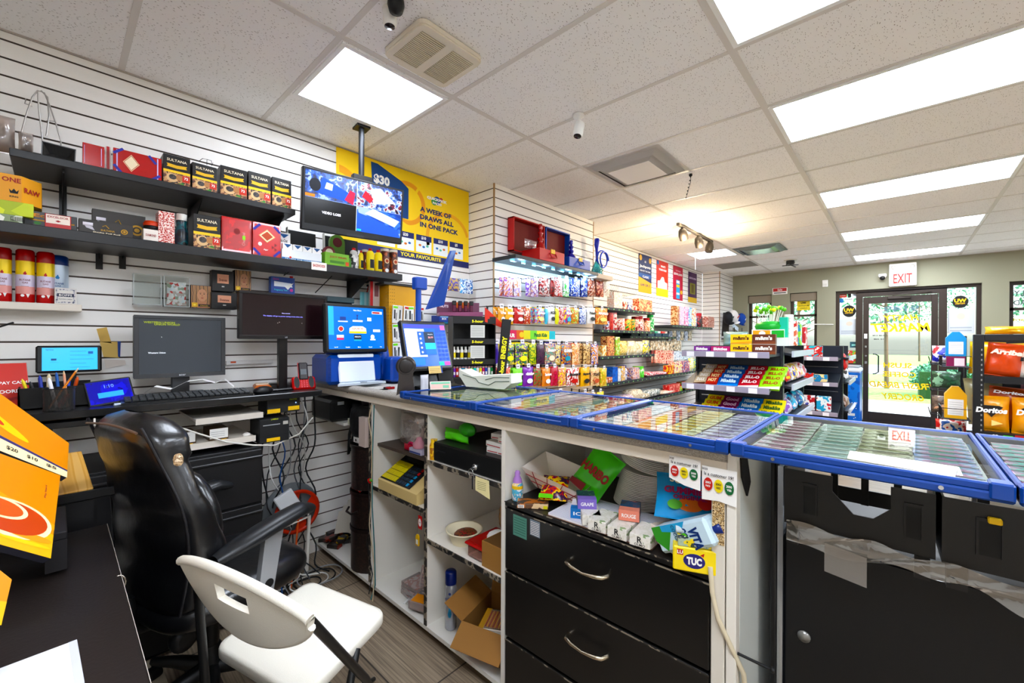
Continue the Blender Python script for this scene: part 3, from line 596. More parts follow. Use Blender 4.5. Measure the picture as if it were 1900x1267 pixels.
for xl, xr, yt, yy, c1, l in ((600, 622, 455, FY+.08, '#7a2430', 'round dark red tin behind the lime green box'), (612, 640, 433, FY+.12, '#557a35', 'green arched tin with a dark red emblem on the lower shelf')):
    a = P(xl, yt, 'y', yy); b = P(xr, yt, 'y', yy); r = (b.x-a.x)/2; m = MB(); hh = a.z-S2Z; n = 16; m.prism([(-r, 0), (r, 0), (r, hh-r)]+[(r*math.cos(t*PI/n), hh-r+r*math.sin(t*PI/n)) for t in range(1, n)]+[(-r, hh-r)], 0, .02, mat(c1, .4), 'y'); m.disc(0, hh-r, r*.62, r*.62, -.001, mat('#5b1c22' if c1 == '#557a35' else '#cbbfa8')); put('tin', m, ((a.x+b.x)/2, yy, S2Z), l, 'tin')
# lighter fluid cans
for i, (xl, xr, yt, yb, yy, body, capc, l) in enumerate([(653, 667, 458, 494, FY+.0, ['#c8c4c0', '#2b2b2b', '#e8e6e2'], '#d8281c', 'silver and black fuel can with a red cap, first of the fuel cans'), (668, 676, 464, 496, FY+.03, ['#e8d21a', '#f3e23c'], '#d8281c', 'yellow fuel bottle half hidden beside the silver fuel can'),
        (675, 686, 462, 498, FY+.09, ['#6e3018', '#b04c1e', '#401a10'], '#d8cfc4', 'brown tall can standing behind two yellow fuel bottles'), (684, 697, 459, 499, FY, ['#e8d21a', '#f3e23c'], '#d8281c', 'yellow fuel bottle with a red cap, left one of the front pair'), (699, 712, 462, 501, FY, ['#e8d21a', '#f3e23c'], '#d8281c', 'yellow fuel bottle with a red cap, right one of the front pair'),
        (711, 725, 460, 503, FY+.02, ['#6e3018', '#c06024', '#401a10'], '#d8cfc4', 'brown printed tall can, left of the two at the shelf end'), (727, 741, 462, 505, FY+.02, ['#6e3018', '#c06024', '#401a10'], '#d8cfc4', 'brown printed tall can at the right end of the lower shelf')]):
    a = P(xl, yt, 'y', yy); b = P(xr, yt, 'y', yy); r = (b.x-a.x)/2; hh = a.z-S2Z; m = MB(); e = r*.75 if capc == '#d8281c' else r; m.lathe([(r*.96, 0), (r, .004), (r, hh*.78), (e, hh*.86), (e*.6 if e < r else r*.96, hh*.9)], patt(body, 50, .35, 'voronoi') if i in (0, 2, 5, 6) else mat('#ecd51f', .35), 16)
    if capc == '#d8281c': m.lathe([(r*.5, hh*.88), (r*.42, hh)], mat(capc), 12); m.rect(-r*.55, hh*.12, r*.55, hh*.5, -r-.001, INK) if i else None
    else: m.lathe([(r*.98, hh*.9), (r*.98, hh)], mat(capc, .4), 16); m.disc(0, hh*.5, r*.6, r*.6, -r-.001, mat('#e8c9a0')); m.disc(0, hh*.5, r*.4, r*.4, -r-.002, mat('#c0501c')); m.disc(0, hh*.12, r*.45, r*.45, -r-.001, WHITE)
    put('fuel_can', m, ((a.x+b.x)/2, yy+r, S2Z), l, 'can', 'fuel cans and tall cans at the shelf end')
a = P(578, 482, 'y', SY-.006); b = P(606, 490, 'y', SY-.006); m = MB(); m.rect(0, -.045, b.x-a.x, .0, 0, mat('#f0e6df')); m.txt('BACKWOODS', (b.x-a.x)/2, -.02, .016, -.001, mat('#c23a26'), w=(b.x-a.x)*.8, bold=.03); put('shelf_tag', m, (a.x, SY-.006, S2Z+.003), 'white paper tag with red lettering on the edge of the lower shelf', 'sign')
# hooks hanging from the lower shelf and loose on the wall
def hook(name, pts, lab, r=.004, m_=BLACK, plate=None):
    m = MB(); m.tube(pts, r, m_, 6)
    if plate: m.box(plate.x-.012, WALL_Y-.012, plate.z-.05, plate.x+.012, WALL_Y-.001, plate.z+.03, m_)
    return tag(build(name, m), lab, 'hook')
for px_, l in ((184, 'left of the two black slatwall hooks below the lower shelf'), (227, 'right of the two black slatwall hooks below the lower shelf')):
    q = P(px_, 480, 'y', WALL_Y); hook('wall_hook', [(q.x, WALL_Y-.01, q.z+.0), (q.x, WALL_Y-.04, q.z+.03), (q.x, WALL_Y-.045, q.z+.075)], l, plate=q)
q = P(0, 608, 'y', WALL_Y); hook('wall_hook', [(q.x-.02, WALL_Y-.2, q.z-.0), (q.x+.0, WALL_Y-.14, q.z-.002), (q.x+.04, WALL_Y-.1, q.z+.02)], 'black bent hook poking in at the left edge above the phone', .004)
for a, b, l in (((585, 543), (615, 513), 'black peg pointing down toward the TV monitor top, left'), ((553, 492), (527, 511), 'short black peg under the lower shelf above the blue box'), ((664, 528), (692, 520), 'thin black peg under the right part of the lower shelf'), ((688, 530), (710, 521), 'thin black peg beside the blue masks under the shelf')):
    p0 = P(a[0], a[1], 'y', WALL_Y-.01); p1 = P(b[0], b[1], 'y', WALL_Y-.16); hook('wall_hook', [tuple(p0), tuple(p1), (p1.x+.005, p1.y-.01, p1.z+.02)], l, .003)
# ---- butane cans on the white shelf
WZ = P(143, 565, 'y', 2.66).z
def butane(r, hh, blue):
    m = MB()
    if not blue:
        m.lathe([(r*.9, 0), (r, .004), (r, hh*.16)], mat('#d8301f', .3, .3), 24, cap=False); m.lathe([(r, hh*.16), (r, hh*.3)], mat('#e8a6a0', .3, .2), 24, cap=False); m.lathe([(r, hh*.3), (r, hh*.52)], mat('#d9cfe0', .3, .2), 24, cap=False)
        m.lathe([(r, hh*.52), (r, hh*.78)], mat('#f0cf52', .3, .2), 24, cap=False); m.lathe([(r, hh*.78), (r*1.01, hh*.785), (r*.99, hh*.97), (r*.8, hh), (0, hh)], mat('#cf1a16', .25), 24)
    else:
        m.lathe([(r*.9, 0), (r, .004), (r, hh*.8)], mat('#c9d6e4', .3, .4), 24, cap=False); m.lathe([(r, hh*.8), (r*1.01, hh*.805), (r*.99, hh*.97), (r*.8, hh), (0, hh)], mat('#173e86', .3), 24)
    y = -r-.0008
    def fl(cx, cz, s, mm): m.poly([(cx-s*.55, cz-s*.2), (cx-s*.3, cz-s*.7), (cx+s*.3, cz-s*.7), (cx+s*.55, cz-s*.2), (cx+s*.3, cz+s*.25), (cx+s*.1, cz+s*.9), (cx-s*.3, cz+s*.3)], y, mm)
    fl(0, hh*.55, r*.36, mat('#d2200f' if not blue else '#1c87c9')); c2 = mat('#8a4b57') if not blue else mat('#3d5f93')
    m.txt('BUTANE', 0, hh*.42, hh*.035, y, c2, w=r*1.1); m.txt('GAS', 0, hh*.37, hh*.03, y, c2, w=r*.6); m.rect(-r*.4, hh*.3, r*.4, hh*.305, y, c2); m.disc(-r*.25, hh*.13, r*.2, r*.2, y, WHITE); m.poly([(r*.1, hh*.16), (r*.5, hh*.16), (r*.3, hh*.09)][::-1], y, WHITE)
    return m
for i, (xl, xr, yt, bl, l) in enumerate([(-14, 22, 457, 0, 'red capped butane can cut off at the left edge of the photo'), (28, 65, 461, 0, 'red capped yellow and pink butane can in the middle of the three'), (67, 102, 466, 0, 'red capped butane can on the right, beside the blue capped can'), (103, 119, 472, 1, 'white and blue butane can with a dark blue cap')]):
    yy = 2.69; a = P(xl, yt, 'y', yy); b = P(xr, yt, 'y', yy); r = (b.x-a.x)/2
    if bl: r = .034; a.x = P(103, yt, 'y', yy).x-.028; b = Vector((a.x+2*r, 0, 0)); yy += .02
    put('butane_can', butane(r, a.z-WZ, bl), (a.x+r, 2.7+(.03 if bl else 0), WZ), l, 'can', 'butane gas cans on the white wall shelf')
a = P(101, 533, 'y', 2.665); b = P(142, 533, 'y', 2.665); w_ = b.x-a.x; h_ = a.z-WZ; m = MB(); m.box(0, 0, 0, w_, .02, h_, mat('#e9e4df'), .001); m.rect(.004, .004, w_-.004, h_-.004, -.0006, patt(['#e9e4df', '#c9c6cc', '#4a4f68'], 150)); m.rect(w_*.16, h_*.15, w_*.84, h_*.85, -.001, mat('#e9e4df')); m.rect(w_*.12, h_*.45, w_*.88, h_*.65, -.0014, mat('#2c3352')); m.txt('BOPPS', w_*.5, h_*.55, h_*.13, -.002, WHITE, w=w_*.6, bold=.02); m.txt('PLAYING CARDS', w_*.5, h_*.3, h_*.06, -.002, mat('#2c3352'), w=w_*.6)
put('card_deck', m, (a.x, 2.665, WZ), 'white playing card pack with navy lettering on the white shelf', 'pack')
# ---- acrylic holders and little boxes on the wall
AC = clear('#f3f6f6', .1, .05)
def rail(m, w_, h_): 
    for q in ((0, 0, w_, .003), (0, h_-.003, w_, h_), (0, 0, .003, h_), (w_-.003, 0, w_, h_)): m.box(q[0], -.001, q[1], q[2], .002, q[3], mat('#c9cfcf', .1))
def wallbox(name, xl, xr, yt, yb, yy, dp, fn, lab, cat, rz=0):
    a = P(xl, yt, 'y', yy); b = P(xr, yb, 'y', yy); w_ = b.x-a.x; h_ = a.z-P(xl, yb, 'y', yy).z; m = MB(); fn(m, w_, h_, dp); return put(name, m, (a.x, yy, a.z-h_), lab, cat, rz=rz)
def f(m, w, h, d): m.rect(0, 0, w, h, 0, AC); rail(m, w, h); m.box(0, .04, 0, w, .043, h, AC); m.box(0, 0, 0, .002, .04, h*.6, AC); m.box(w-.002, 0, 0, w, .04, h*.6, AC); m.box(0, 0, 0, w, .04, .002, AC)
wallbox('acrylic_holder', 247, 300, 506, 564, 2.7, .04, f, 'empty clear acrylic holder on the wall above the grey monitor', 'holder')
wallbox('acrylic_holder', 304, 352, 510, 568, 2.7, .04, f, 'clear acrylic holder stuffed with small clear packets', 'holder')
a = P(328, 568, 'y', 2.715); m = MB(); m.bag(.08, .115, .03, patt(['#e8e6e2', '#b9aaa0', '#d8382c', '#f4f2ee', '#8a9a80', '#dfe8ea'], 75, .2, 'voronoi'), seed=3); put('packet_bag', m, (a.x, 2.723, a.z+.006), 'bag of tiny clear and red packets inside the acrylic holder', 'bag')
SKIN = '#c98f6c'
def portrait(m, w, h, d):
    m.box(0, 0, 0, w, d, h, mat('#3a2a22', .3), .001); y = -.001; m.rect(.002, 0, w-.002, h-.002, y*.5, patt(['#a5764f', '#d9a56a', '#6e4930'], 20, .4, 'wave')); m.disc(w*.55, h*.56, w*.24, h*.28, y, mat('#d09a78')); m.poly([(w*.35, h*.3), (w*.75, h*.3), (w*.8, 0), (w*.3, 0)][::-1], y, mat('#c48a68'))
    for ex in (.46, .64): m.disc(w*ex, h*.62, w*.04, h*.018, y*1.6, mat('#3a241c'), 8); m.rect(w*(ex-.05), h*.66, w*(ex+.05), h*.672, y*1.6, mat('#4a2e20'))
    m.disc(w*.55, h*.44, w*.07, h*.02, y*1.6, mat('#a8423c'), 10); m.poly([(w*.54, h*.6), (w*.52, h*.51), (w*.58, h*.51)], y*1.5, mat('#b57e5e')); m.rect(w*.05, h*.03, w*.32, h*.22, y*2, mat('#e8b81e')); m.disc(w*.18, h*.12, w*.06, w*.06, y*2.5, mat('#f6e06a')); m.rect(w*.36, h*.05, w*.92, h*.16, y*2, mat('#1d1714')); m.txt('Classic', w*.64, h*.1, h*.05, y*2.5, mat('#d9b24a'), w=w*.4)
wallbox('hair_colour_box', 354, 392, 528, 570, 2.7, .05, portrait, 'box with a portrait of a woman beside the acrylic holder', 'box')
wallbox('hair_colour_box', 436, 466, 500, 539, 2.7, .05, portrait, 'box with a portrait of a woman directly above the brown monitor', 'box')
def sven(m, w, h, d): m.box(0, 0, 0, w, d, h, mat('#1a1716', .45), .002); m.rect(w*.24, h*.38, w*.76, h*.82, -.001, mat('#e8a98c')); m.txt('Svensa', w*.5, h*.55, h*.13, -.002, mat('#7a2a20'), w=w*.36); m.rect(w*.44, h*.2, w*.56, h*.26, -.001, mat('#c7c2bd'))
wallbox('cigar_box', 393, 434, 500, 539, 2.7, .05, sven, 'upper black box with a pink label, above another black box', 'box')
wallbox('cigar_box', 392, 440, 541, 572, 2.68, .07, sven, 'lower black box with a pink label touching the brown monitor', 'box')
def f(m, w, h, d):
    m.box(0, 0, 0, w, d, h, mat('#1f4fa5', .35), .001); m.poly([(w*.12, h*.42), (w*.9, h*.42), (w*.84, h*.66), (w*.12, h*.72)], -.001, mat('#e9edf4')); m.poly([(w*.55, h*.45), (w*.95, h*.7), (w*.7, h*.25)], -.0015, WHITE); m.disc(w*.85, h*.24, w*.07, w*.07, -.0015, mat('#d0469a')); m.txt('Pregnancy Test', w*.4, h*.2, h*.12, -.0015, mat('#5ad0e0'), w=w*.55); m.txt('Quick', w*.2, h*.85, h*.12, -.0015, mat('#d0469a')); m.box(w*.8, 0, h, w*.92, .01, h*1.12, mat('#d8281c'))
wallbox('test_kit_box', 503, 547, 512, 543, 2.66, .04, f, 'blue and white box hanging on the wall above the brown monitor', 'box')
m = MB(); q = P(607, 545, 'y', 2.62); r_ = P(658, 546, 'y', 2.62); m.box(0, -.0, 0, r_.x-q.x, .14, .035, mat('#3d5359', .4), .004); m.box(-.02, .01, -.02, r_.x-q.x-.01, .14, -.001, mat('#15181a', .4), .004); put('cassette_shelf', m, (q.x, 2.62, P(607, 560, 'y', 2.62).z+.002), 'slim grey and black tray on the wall right of the brown monitor', 'tray')
m = MB()
for k in range(5): m.box(k*.014, -.003*k, 0, k*.014+.05, -.003*k+.001, .14, mat(('#8fd0d4', '#7cc4ca', '#bfe3e6', '#9ad6da', '#d9eef0')[k], .5))
m.tube([(.05, 0, .14), (.055, -.01, .18), (.07, 0, .2)], .004, mat('#c22a22')); q = P(668, 574, 'y', 2.7); put('face_mask_pack', m, (q.x, 2.7, q.z-.02), 'pale turquoise face masks hanging beneath the long shelf', 'mask')
# ================================================================ THE DESK ON THE LEFT WALL
DT = 1.092; DY = 2.33
DKB = mat('#131314', .3, coat=.2)
e = empty('wall_desk', 'long black wall mounted desk carrying two monitors and a keyboard', 'desk', (-.9, WALL_Y, DT-.03))
m = MB(); m.box(0, -(WALL_Y-DY), 0, .9+.99, -.001, .03, DKB, .003); build('desk_top', m, e)
m = MB(); m.box(0, -(WALL_Y-DY)+.02, -.035, 1.1, -.02, -.012, DKB, .002); m.box(0, -.03, -.045, 1.85, -.002, 0, DKB)
for x in (.78, 1.0): m.box(x, -(WALL_Y-DY)+.014, -.036, x+.006, -(WALL_Y-DY)+.02, -.008, WHITE)
build('under_shelf', m, e)
for x in (.0, .85): m = MB(); m.box(x, -.14, -.85, x+.04, -.1, 0, DKB); build('leg', m, e)
# grey monitor
def monitor(label, xl, xr, yt, yb, yy, screen_fn, bez, bt, stand, logo, th=.035, rz=0, foot=True, name='monitor', z0=None, tilt=0):
    a = P(xl, yt, 'y', yy); b = P(xr, yt, 'y', yy); w_ = b.x-a.x; zt = (a.z+b.z)/2; zb = (P(xl, yb, 'y', yy).z+P(xr, yb, 'y', yy).z)/2; h_ = zt-zb; z0 = DT if z0 is None else z0
    e = empty(name, label, 'monitor', ((a.x+b.x)/2, yy+.1, z0), RZ(rz))
    M0 = Matrix.Translation((-w_/2, -.1, zb-z0)) @ Matrix.Rotation(math.radians(tilt), 4, 'X')
    m = MB(); m.T = M0; m.box(0, .003, 0, w_, th, h_, bez, .004)
    for q in ((0, 0, w_, bt[0]), (0, h_-bt[1], w_, h_), (0, bt[0], bt[2], h_-bt[1]), (w_-bt[2], bt[0], w_, h_-bt[1])): m.box(q[0], -.004, q[1], q[2], .004, q[3], bez, .001)
    if logo: m.txt(logo, w_*.5, bt[0]*.5, bt[0]*.38, -.005, mat('#b9bcc0'), bold=.02)
    build('casing', m, e); s = MB(); s.T = M0; s.box(bt[2], .0, bt[0], w_-bt[2], .004, h_-bt[1], mat('#15171a', .15)); s.T = M0 @ Matrix.Translation((bt[2], 0, bt[0])); screen_fn(s, w_-2*bt[2], h_-bt[0]-bt[1]); build('screen', s, e)
    if foot:
        k = MB(); sw = stand; k.box(-sw/2, -.1+th, .0, sw/2, -.1+th+.03, zb-z0+.06, bez, .003); k.box(-.11, -.13, 0, .11, .04, .012, bez, .004); build('stand', k, e)
    return e
def scr(m, w, h):
    m.rect(0, 0, w, h, -.0006, mat('#3b4046', .22, emit=.12)); m.txt('WESTERN UNION', w*.23, h*.93, h*.035, -.001, mat('#9aa83a', emit=.4), w=w*.36, bold=.03); m.txt('UNION WORLD', w*.32, h*.895, h*.035, -.001, mat('#9aa83a', emit=.4), w=w*.3, bold=.03); m.txt('Western Union', w*.2, h*.38, h*.03, -.001, mat('#dfe6ee', emit=.8), w=w*.2)
    m.poly([(w*.25, h*.68), (w*.262, h*.655), (w*.25, h*.66)][::-1], -.001, WHITE)
monitor('dark grey monitor with small green text at the top of its screen', 248, 418, 587, 699, 2.56, scr, mat('#3a3b3d', .4), (.02, .014, .018), .07, 'acer')
def scr(m, w, h):
    m.rect(0, 0, w, h, -.0006, mat('#1c0f12', .12, emit=.08)); m.txt('Please attention', w*.5, h*.56, h*.02, -.001, mat('#b8b4ff', emit=1.2), w=w*.1); m.txt('The display will go to power saving mode when idle', w*.47, h*.48, h*.035, -.001, mat('#8f8cf0', emit=1.2), w=w*.48)
    for a, b in ((.42, .33), (.4, .31), (.7, .32)): m.disc(w*a, h*b, .0015, .0015, -.001, WHITE)
monitor('wide brownish black monitor on a tall stand behind the red phone', 441, 606, 545, 629, 2.47, scr, mat('#131011', .25), (.02, .013, .014), .045, 'LG', rz=2)
# keyboard, receipt paper, mouse, card machine, phone
KY = 2.43
a = P(216, 744, 'z', DT); b = P(445, 738, 'z', DT); m = MB(); kx0, kx1 = a.x, .66; W_ = kx1-kx0; e = empty('keyboard', 'black computer keyboard in front of the grey monitor', 'keyboard', (kx0, 2.36, DT), RZ(-2))
m.prism([(0, 0), (.15, 0), (.15, .02), (0, .01)], 0, W_, mat('#18191a', .4), 'x'); build('casing', m, e)
m = MB(); K_ = mat('#2a2c2e', .45); KL = mat('#9a9da0')
for r in range(5):
    n = 19; 
    for c in range(n):
        kw = (W_-.02)/n; x = .01+c*kw; y = .012+r*.026; z = .012+r*.0022; m.box(x+.001, y, z, x+kw-.0015, y+.021, z+.009, K_, .002); m.add([(x+.006, y+.008, z+.0095), (x+.011, y+.008, z+.0095), (x+.011, y+.013, z+.0095), (x+.006, y+.013, z+.0095)], [(0, 1, 2, 3)], KL)
build('keys', m, e)
m = MB(); pts = [(0, 0), (.04, .03), (.1, .012), (.16, .045), (.22, .05), (.27, .03), (.31, .045), (.35, .005)]; PAP = mat('#ece9e6', .7)
for k in range(len(pts)-1):
    (x0, z0), (x1, z1) = pts[k], pts[k+1]; m.add([(x0, 0, z0), (x1, .01, z1), (x1+.015, .075, z1), (x0+.015, .07, z0), ], [(0, 1, 2, 3)], PAP, True)
put('receipt_paper', m, (.26, 2.49, DT+.03), 'curling strip of white receipt paper lying on the keyboard', 'paper', rz=-3)
m = MB(); m.ball(0, 0, .014, .035, .055, .024, BLACK, 14); m.ball(0, -.03, .028, .006, .012, .006, mat('#8c2318', .3), 8); put('computer_mouse', m, (.72, 2.4, DT), 'black mouse at the right end of the keyboard', 'mouse', rz=-60)
m = MB(); m.box(-.04, -.07, .0, .04, .07, .025, mat('#e07a18', .4), .008); m.box(-.03, -.02, .025, .03, .05, .032, mat('#f2e3cf')); m.box(.03, -.045, .002, .2, .045, .03, mat('#2b2a2b', .4), .008); put('card_terminal', m, (.78, 2.62, DT), 'orange and dark grey card reader lying behind the mouse', 'card reader', rz=-12)
e = empty('cordless_phone', 'red cordless phone standing on its red base on the desk', 'phone', (.935, 2.43, DT), RZ(-8)); RD = mat('#c9101a', .25, coat=.3)
m = MB(); m.T = Matrix.Rotation(math.radians(-25), 4, 'X'); m.box(-.06, -.01, .0, .06, .04, .075, RD, .008); m.disc(-.037, .04, .014, .034, -.011, BLACK); m.disc(.037, .04, .014, .034, -.011, BLACK)
for r in range(5):
    for c in range(3): m.disc(-.013+c*.013, .012+r*.011, .004, .003, -.0112, mat('#e8606a'), 8)
m.disc(0, .069, .008, .006, -.0114, mat('#c9c6c6')); build('base', m, e)
m = MB(); m.T = Matrix.Translation((0, .02, .05)) @ Matrix.Rotation(math.radians(-18), 4, 'X'); m.box(-.024, -.012, 0, .024, .012, .1, mat('#1b1114', .3), .006); m.rect(-.015, .03, .015, .06, -.0125, mat('#5d6266')); m.box(-.026, -.006, 0, -.022, .01, .1, RD); build('handset', m, e)
# phone on a stand, small tablet, pen organiser, mesh cup
q = P(130, 666, 'y', 2.6); m = MB(); e = empty('tablet_phone', 'phone lying sideways on a stand with a bright light blue screen', 'phone', (q.x, 2.62, DT)); a = P(68, 643, 'y', 2.6); b = P(192, 687, 'y', 2.6); w_ = b.x-a.x; h_ = a.z-b.z+.008
m.T = Matrix.Translation((0, 0, b.z-DT-.004)) @ Matrix.Rotation(math.radians(-6), 4, 'X'); m.box(-w_/2, 0, 0, w_/2, .014, h_, BLACK, .006); build('casing', m, e); s = MB(); s.T = m.T; s.rect(-w_*.41, h_*.08, w_*.43, h_*.92, -.001, mat('#4c9be0', .2, emit=1.4)); DB = mat('#1c4f86', emit=.3)
for r in range(5): s.rect(.0, h_*(.78-.15*r), w_*(.1+.06*(r % 3)+.15), h_*(.79-.15*r), -.0015, DB)
s.rect(w_*.28, h_*.68, w_*.36, h_*.78, -.0015, mat('#1767b0', emit=.5)); s.rect(-w_*.28, h_*.45, -w_*.2, h_*.52, -.0015, DB); s.rect(-w_*.3, h_*.38, -w_*.16, h_*.385, -.0015, DB); s.txt('Service', -w_*.3, h_*.85, h_*.05, -.0015, DB); build('screen', s, e)
m = MB(); m.box(-.05, -.0, 0, .05, .07, .012, BLACK, .004); m.box(-.02, .02, .01, .02, .035, b.z-DT+.03, BLACK, .003); build('stand', m, e)
e = empty('tablet', 'small tablet with a dark blue lock screen leaning beside the keyboard', 'tablet', (.165, 2.44, DT), RZ(6)); T1 = Matrix.Rotation(math.radians(-24), 4, 'X') @ Matrix.Rotation(math.radians(-7), 4, 'Y')
m = MB(); m.T = T1; m.box(-.075, 0, .002, .075, .01, .115, BLACK, .004); build('casing', m, e); s = MB(); s.T = T1; s.rect(-.068, .012, .068, .108, -.001, patt(['#0c1a8f', '#1226b8', '#0a1470'], 14, .15, emit=.9)); s.rect(-.04, .035, .04, .058, -.0016, mat('#1f8fd0', emit=.9)); s.txt('1:10', -.0, .084, .014, -.0016, mat('#7fa0ff', emit=1), bold=0); build('screen', s, e)
m = MB(); m.box(-.03, .03, 0, .03, .09, .004, BLACK); build('stand', m, e)
m = MB(); m.tube([(-.04, 0, .006), (.045, .012, .006)], .006, mat('#b9c4d8', .25), 8); put('pen', m, (.2, 2.375, DT), 'translucent blue pen lying in front of the small tablet', 'pen', rz=8)
m = MB(); OB = mat('#0f0f10', .3); m.box(-.1, -.05, 0, .1, .05, .006, OB); m.box(-.1, -.05, 0, -.096, .05, .085, OB); m.prism([(-.05, 0), (.05, 0), (.05, .085), (-.03, .085), (-.05, .06)], -.1, -.094, OB, 'x'); m.box(-.1, .046, 0, .1, .05, .1, OB); m.box(.096, -.05, 0, .1, .05, .09, OB); m.box(-.1, -.05, 0, .1, -.046, .085, OB); m.box(-.03, -.05, 0, -.026, .05, .08, OB)
put('desk_organiser', m, (.0, 2.52, DT), 'black plastic desk organiser under the bright phone', 'organiser')
MESH = clear('#8a8580', .05, .3, .45, '#3a3836')
m = MB(); r = .043; hh = .085; m.lathe([(r, .0), (r, hh)], MESH, 24, cap=False); m.lathe([(r, 0), (r, .004), (0, .004)], BLACK, 24); m.tube([(r*math.cos(t*PI/12), r*math.sin(t*PI/12), hh) for t in range(24)], .0022, BLACK, 6, closed=True)
for k in range(24):
    a_ = k*PI/12
    m.tube([(r*math.cos(a_), r*math.sin(a_), 0), (r*math.cos(a_+.5), r*math.sin(a_+.5), hh)], .0007, BLACK, 3); m.tube([(r*math.cos(a_), r*math.sin(a_), 0), (r*math.cos(a_-.5), r*math.sin(a_-.5), hh)], .0007, BLACK, 3)
put('mesh_pen_cup', m, (.008, 2.395, DT), 'black wire mesh pen cup in front of the organiser', 'pen cup')
for i, (bx, by, bz, tx, ty, tz, r, c, n_, l) in enumerate([(-.02, 2.39, .01, .06, 2.41, .16, .0038, '#e58a1b', 'pencil', 'long orange pencil leaning right in the mesh cup'), (.0, 2.40, .01, -.02, 2.42, .125, .006, '#eceaf0', 'marker', 'white marker standing in the mesh cup'), (.03, 2.4, .01, .02, 2.42, .15, .0038, '#e9a98c', 'pencil', 'pale pencil with a pink tip in the mesh cup'),
        (.005, 2.405, .01, .034, 2.41, .06, .009, '#d0202c', 'marker', 'red marker lying low inside the mesh cup'), (-.06, 2.49, .01, -.09, 2.5, .12, .005, '#e8d52a', 'highlighter', 'yellow pen in the left end of the organiser'), (-.035, 2.5, .01, -.045, 2.52, .13, .006, '#1c3fa8', 'pen', 'thick blue pen in the organiser, left'), (-.02, 2.5, .01, -.02, 2.52, .135, .007, '#d8c9a8', 'marker', 'silver and gold marker in the organiser'),
        (.01, 2.5, .01, .0, 2.52, .14, .005, '#1d5fae', 'pen', 'light blue pen in the middle of the organiser'), (.04, 2.5, .01, .06, 2.5, .12, .006, '#e0622a', 'marker', 'orange marker at the right of the organiser'), (.03, 2.49, .01, .035, 2.51, .11, .006, '#2452c0', 'pen', 'blue pen just left of the orange marker'), (-.045, 2.48, .01, -.07, 2.49, .11, .005, '#15151a', 'pen', 'black pen at the left of the organiser')]):
    m = MB(); a = Vector((0, 0, 0)); b = Vector((tx-bx, ty-by, tz-bz)); m.tube([a, b*.9], r, mat(c, .35), 8); m.tube([b*.9, b], [r, r*.25], mat('#d8b890' if n_ == 'pencil' else c, .4), 8); put(n_, m, (bx, by, DT+bz), l, 'pen')
m = MB(); m.T = Matrix.Rotation(math.radians(-20), 4, 'X'); m.rect(-.06, .0, .06, .19, 0, mat('#d9402f', .4)); m.box(-.062, .001, 0, .062, .004, .19, clear('#ffffff', .1)); m.txt('PAY CASH', .02, .11, .012, -.001, WHITE); m.txt('DOORDASH', .02, .075, .014, -.001, WHITE, bold=.02); m.poly([(-.06, .02), (.06, .05), (.06, .06), (-.06, .035)], -.0008, mat('#a8251c')); put('leaflet_holder', m, (-.125, 2.52, DT), 'red leaflet with white lettering in a clear stand at the left edge', 'leaflet', rz=14)
# paper slips taped to the wall
m = MB(); a = P(183, 612, 'y', WALL_Y-.004); TP = mat('#d9b56c', .6); q = lambda x, y: tuple(P(x, y, 'y', WALL_Y-.004)); m.add([q(179, 610), q(198, 607), q(207, 637), q(186, 634)], [(0, 3, 2, 1)], TP); m.add([q(185, 634), q(218, 634), q(221, 664), q(192, 662)], [(0, 3, 2, 1)], mat('#e3c27a', .6)); m.add([tuple(P(x, y, 'y', WALL_Y-.006)) for x, y in ((218, 633), (224, 633), (223, 662), (219, 662))], [(0, 3, 2, 1)], mat('#2b4a9a'))
m.add([tuple(P(x, y, 'y', WALL_Y-.005)) for x, y in ((193, 666), (232, 668), (234, 676), (196, 684))], [(0, 3, 2, 1)], mat('#e2d8cf')); tag(build('taped_note', m), 'torn yellow paper notes taped to the slatwall beside the bright phone', 'note')
m = MB(); a = P(420, 672, 'y', WALL_Y-.02); b = P(507, 668, 'y', WALL_Y-.02); m.box(a.x, WALL_Y-.02, a.z-.014, b.x, WALL_Y-.003, a.z+.006, mat('#e5e2df', .3)); m.rect(P(426, 670, 'y', WALL_Y).x, a.z-.006, P(436, 670, 'y', WALL_Y).x, a.z+.004, WALL_Y-.0205, mat('#e2622a')); tag(build('cable_trunking', m), 'white cable trunking with an orange sticker below the brown monitor', 'trunking')
# ---- below the desk
WH = mat('#ded6cb', .45)
for xl, xr, yt, l in ((363, 488, 777, 'upper narrow white shelf under the desk'), (300, 474, 838, 'lower narrow white shelf standing on top of the black cabinet')):
    a = P(xl, yt, 'y', 2.37); b = P(xr, yt, 'y', 2.37); z = P((xl+xr)/2, yt if yt < 800 else 826, 'y', 2.37).z; m = MB(); m.box(0, 0, 0, b.x-a.x, WALL_Y-2.372, .012, WH, .001); m.box(0, -.004, -.012, b.x-a.x, 0, .016, WH); put('under_desk_shelf', m, (a.x, 2.37, z), l, 'shelf')
CZ = .835
e = empty('filing_cabinet', 'black two drawer lateral filing cabinet beneath the desk', 'cabinet', (.0, 2.33, 0)); CB = mat('#141314', .5)
m = MB(); m.box(0, .02, 0, .7, .43, CZ, CB, .003); build('body', m, e)
for z0, z1 in ((.02, .555), (.565, .825)):
    d = MB(); d.box(.004, -.0, z0, .696, .02, z1, CB, .004); d.box(.004, -.012, z1-.04, .696, .0, z1-.028, mat('#1d1c1d', .3), .003); build('drawer', d, e)
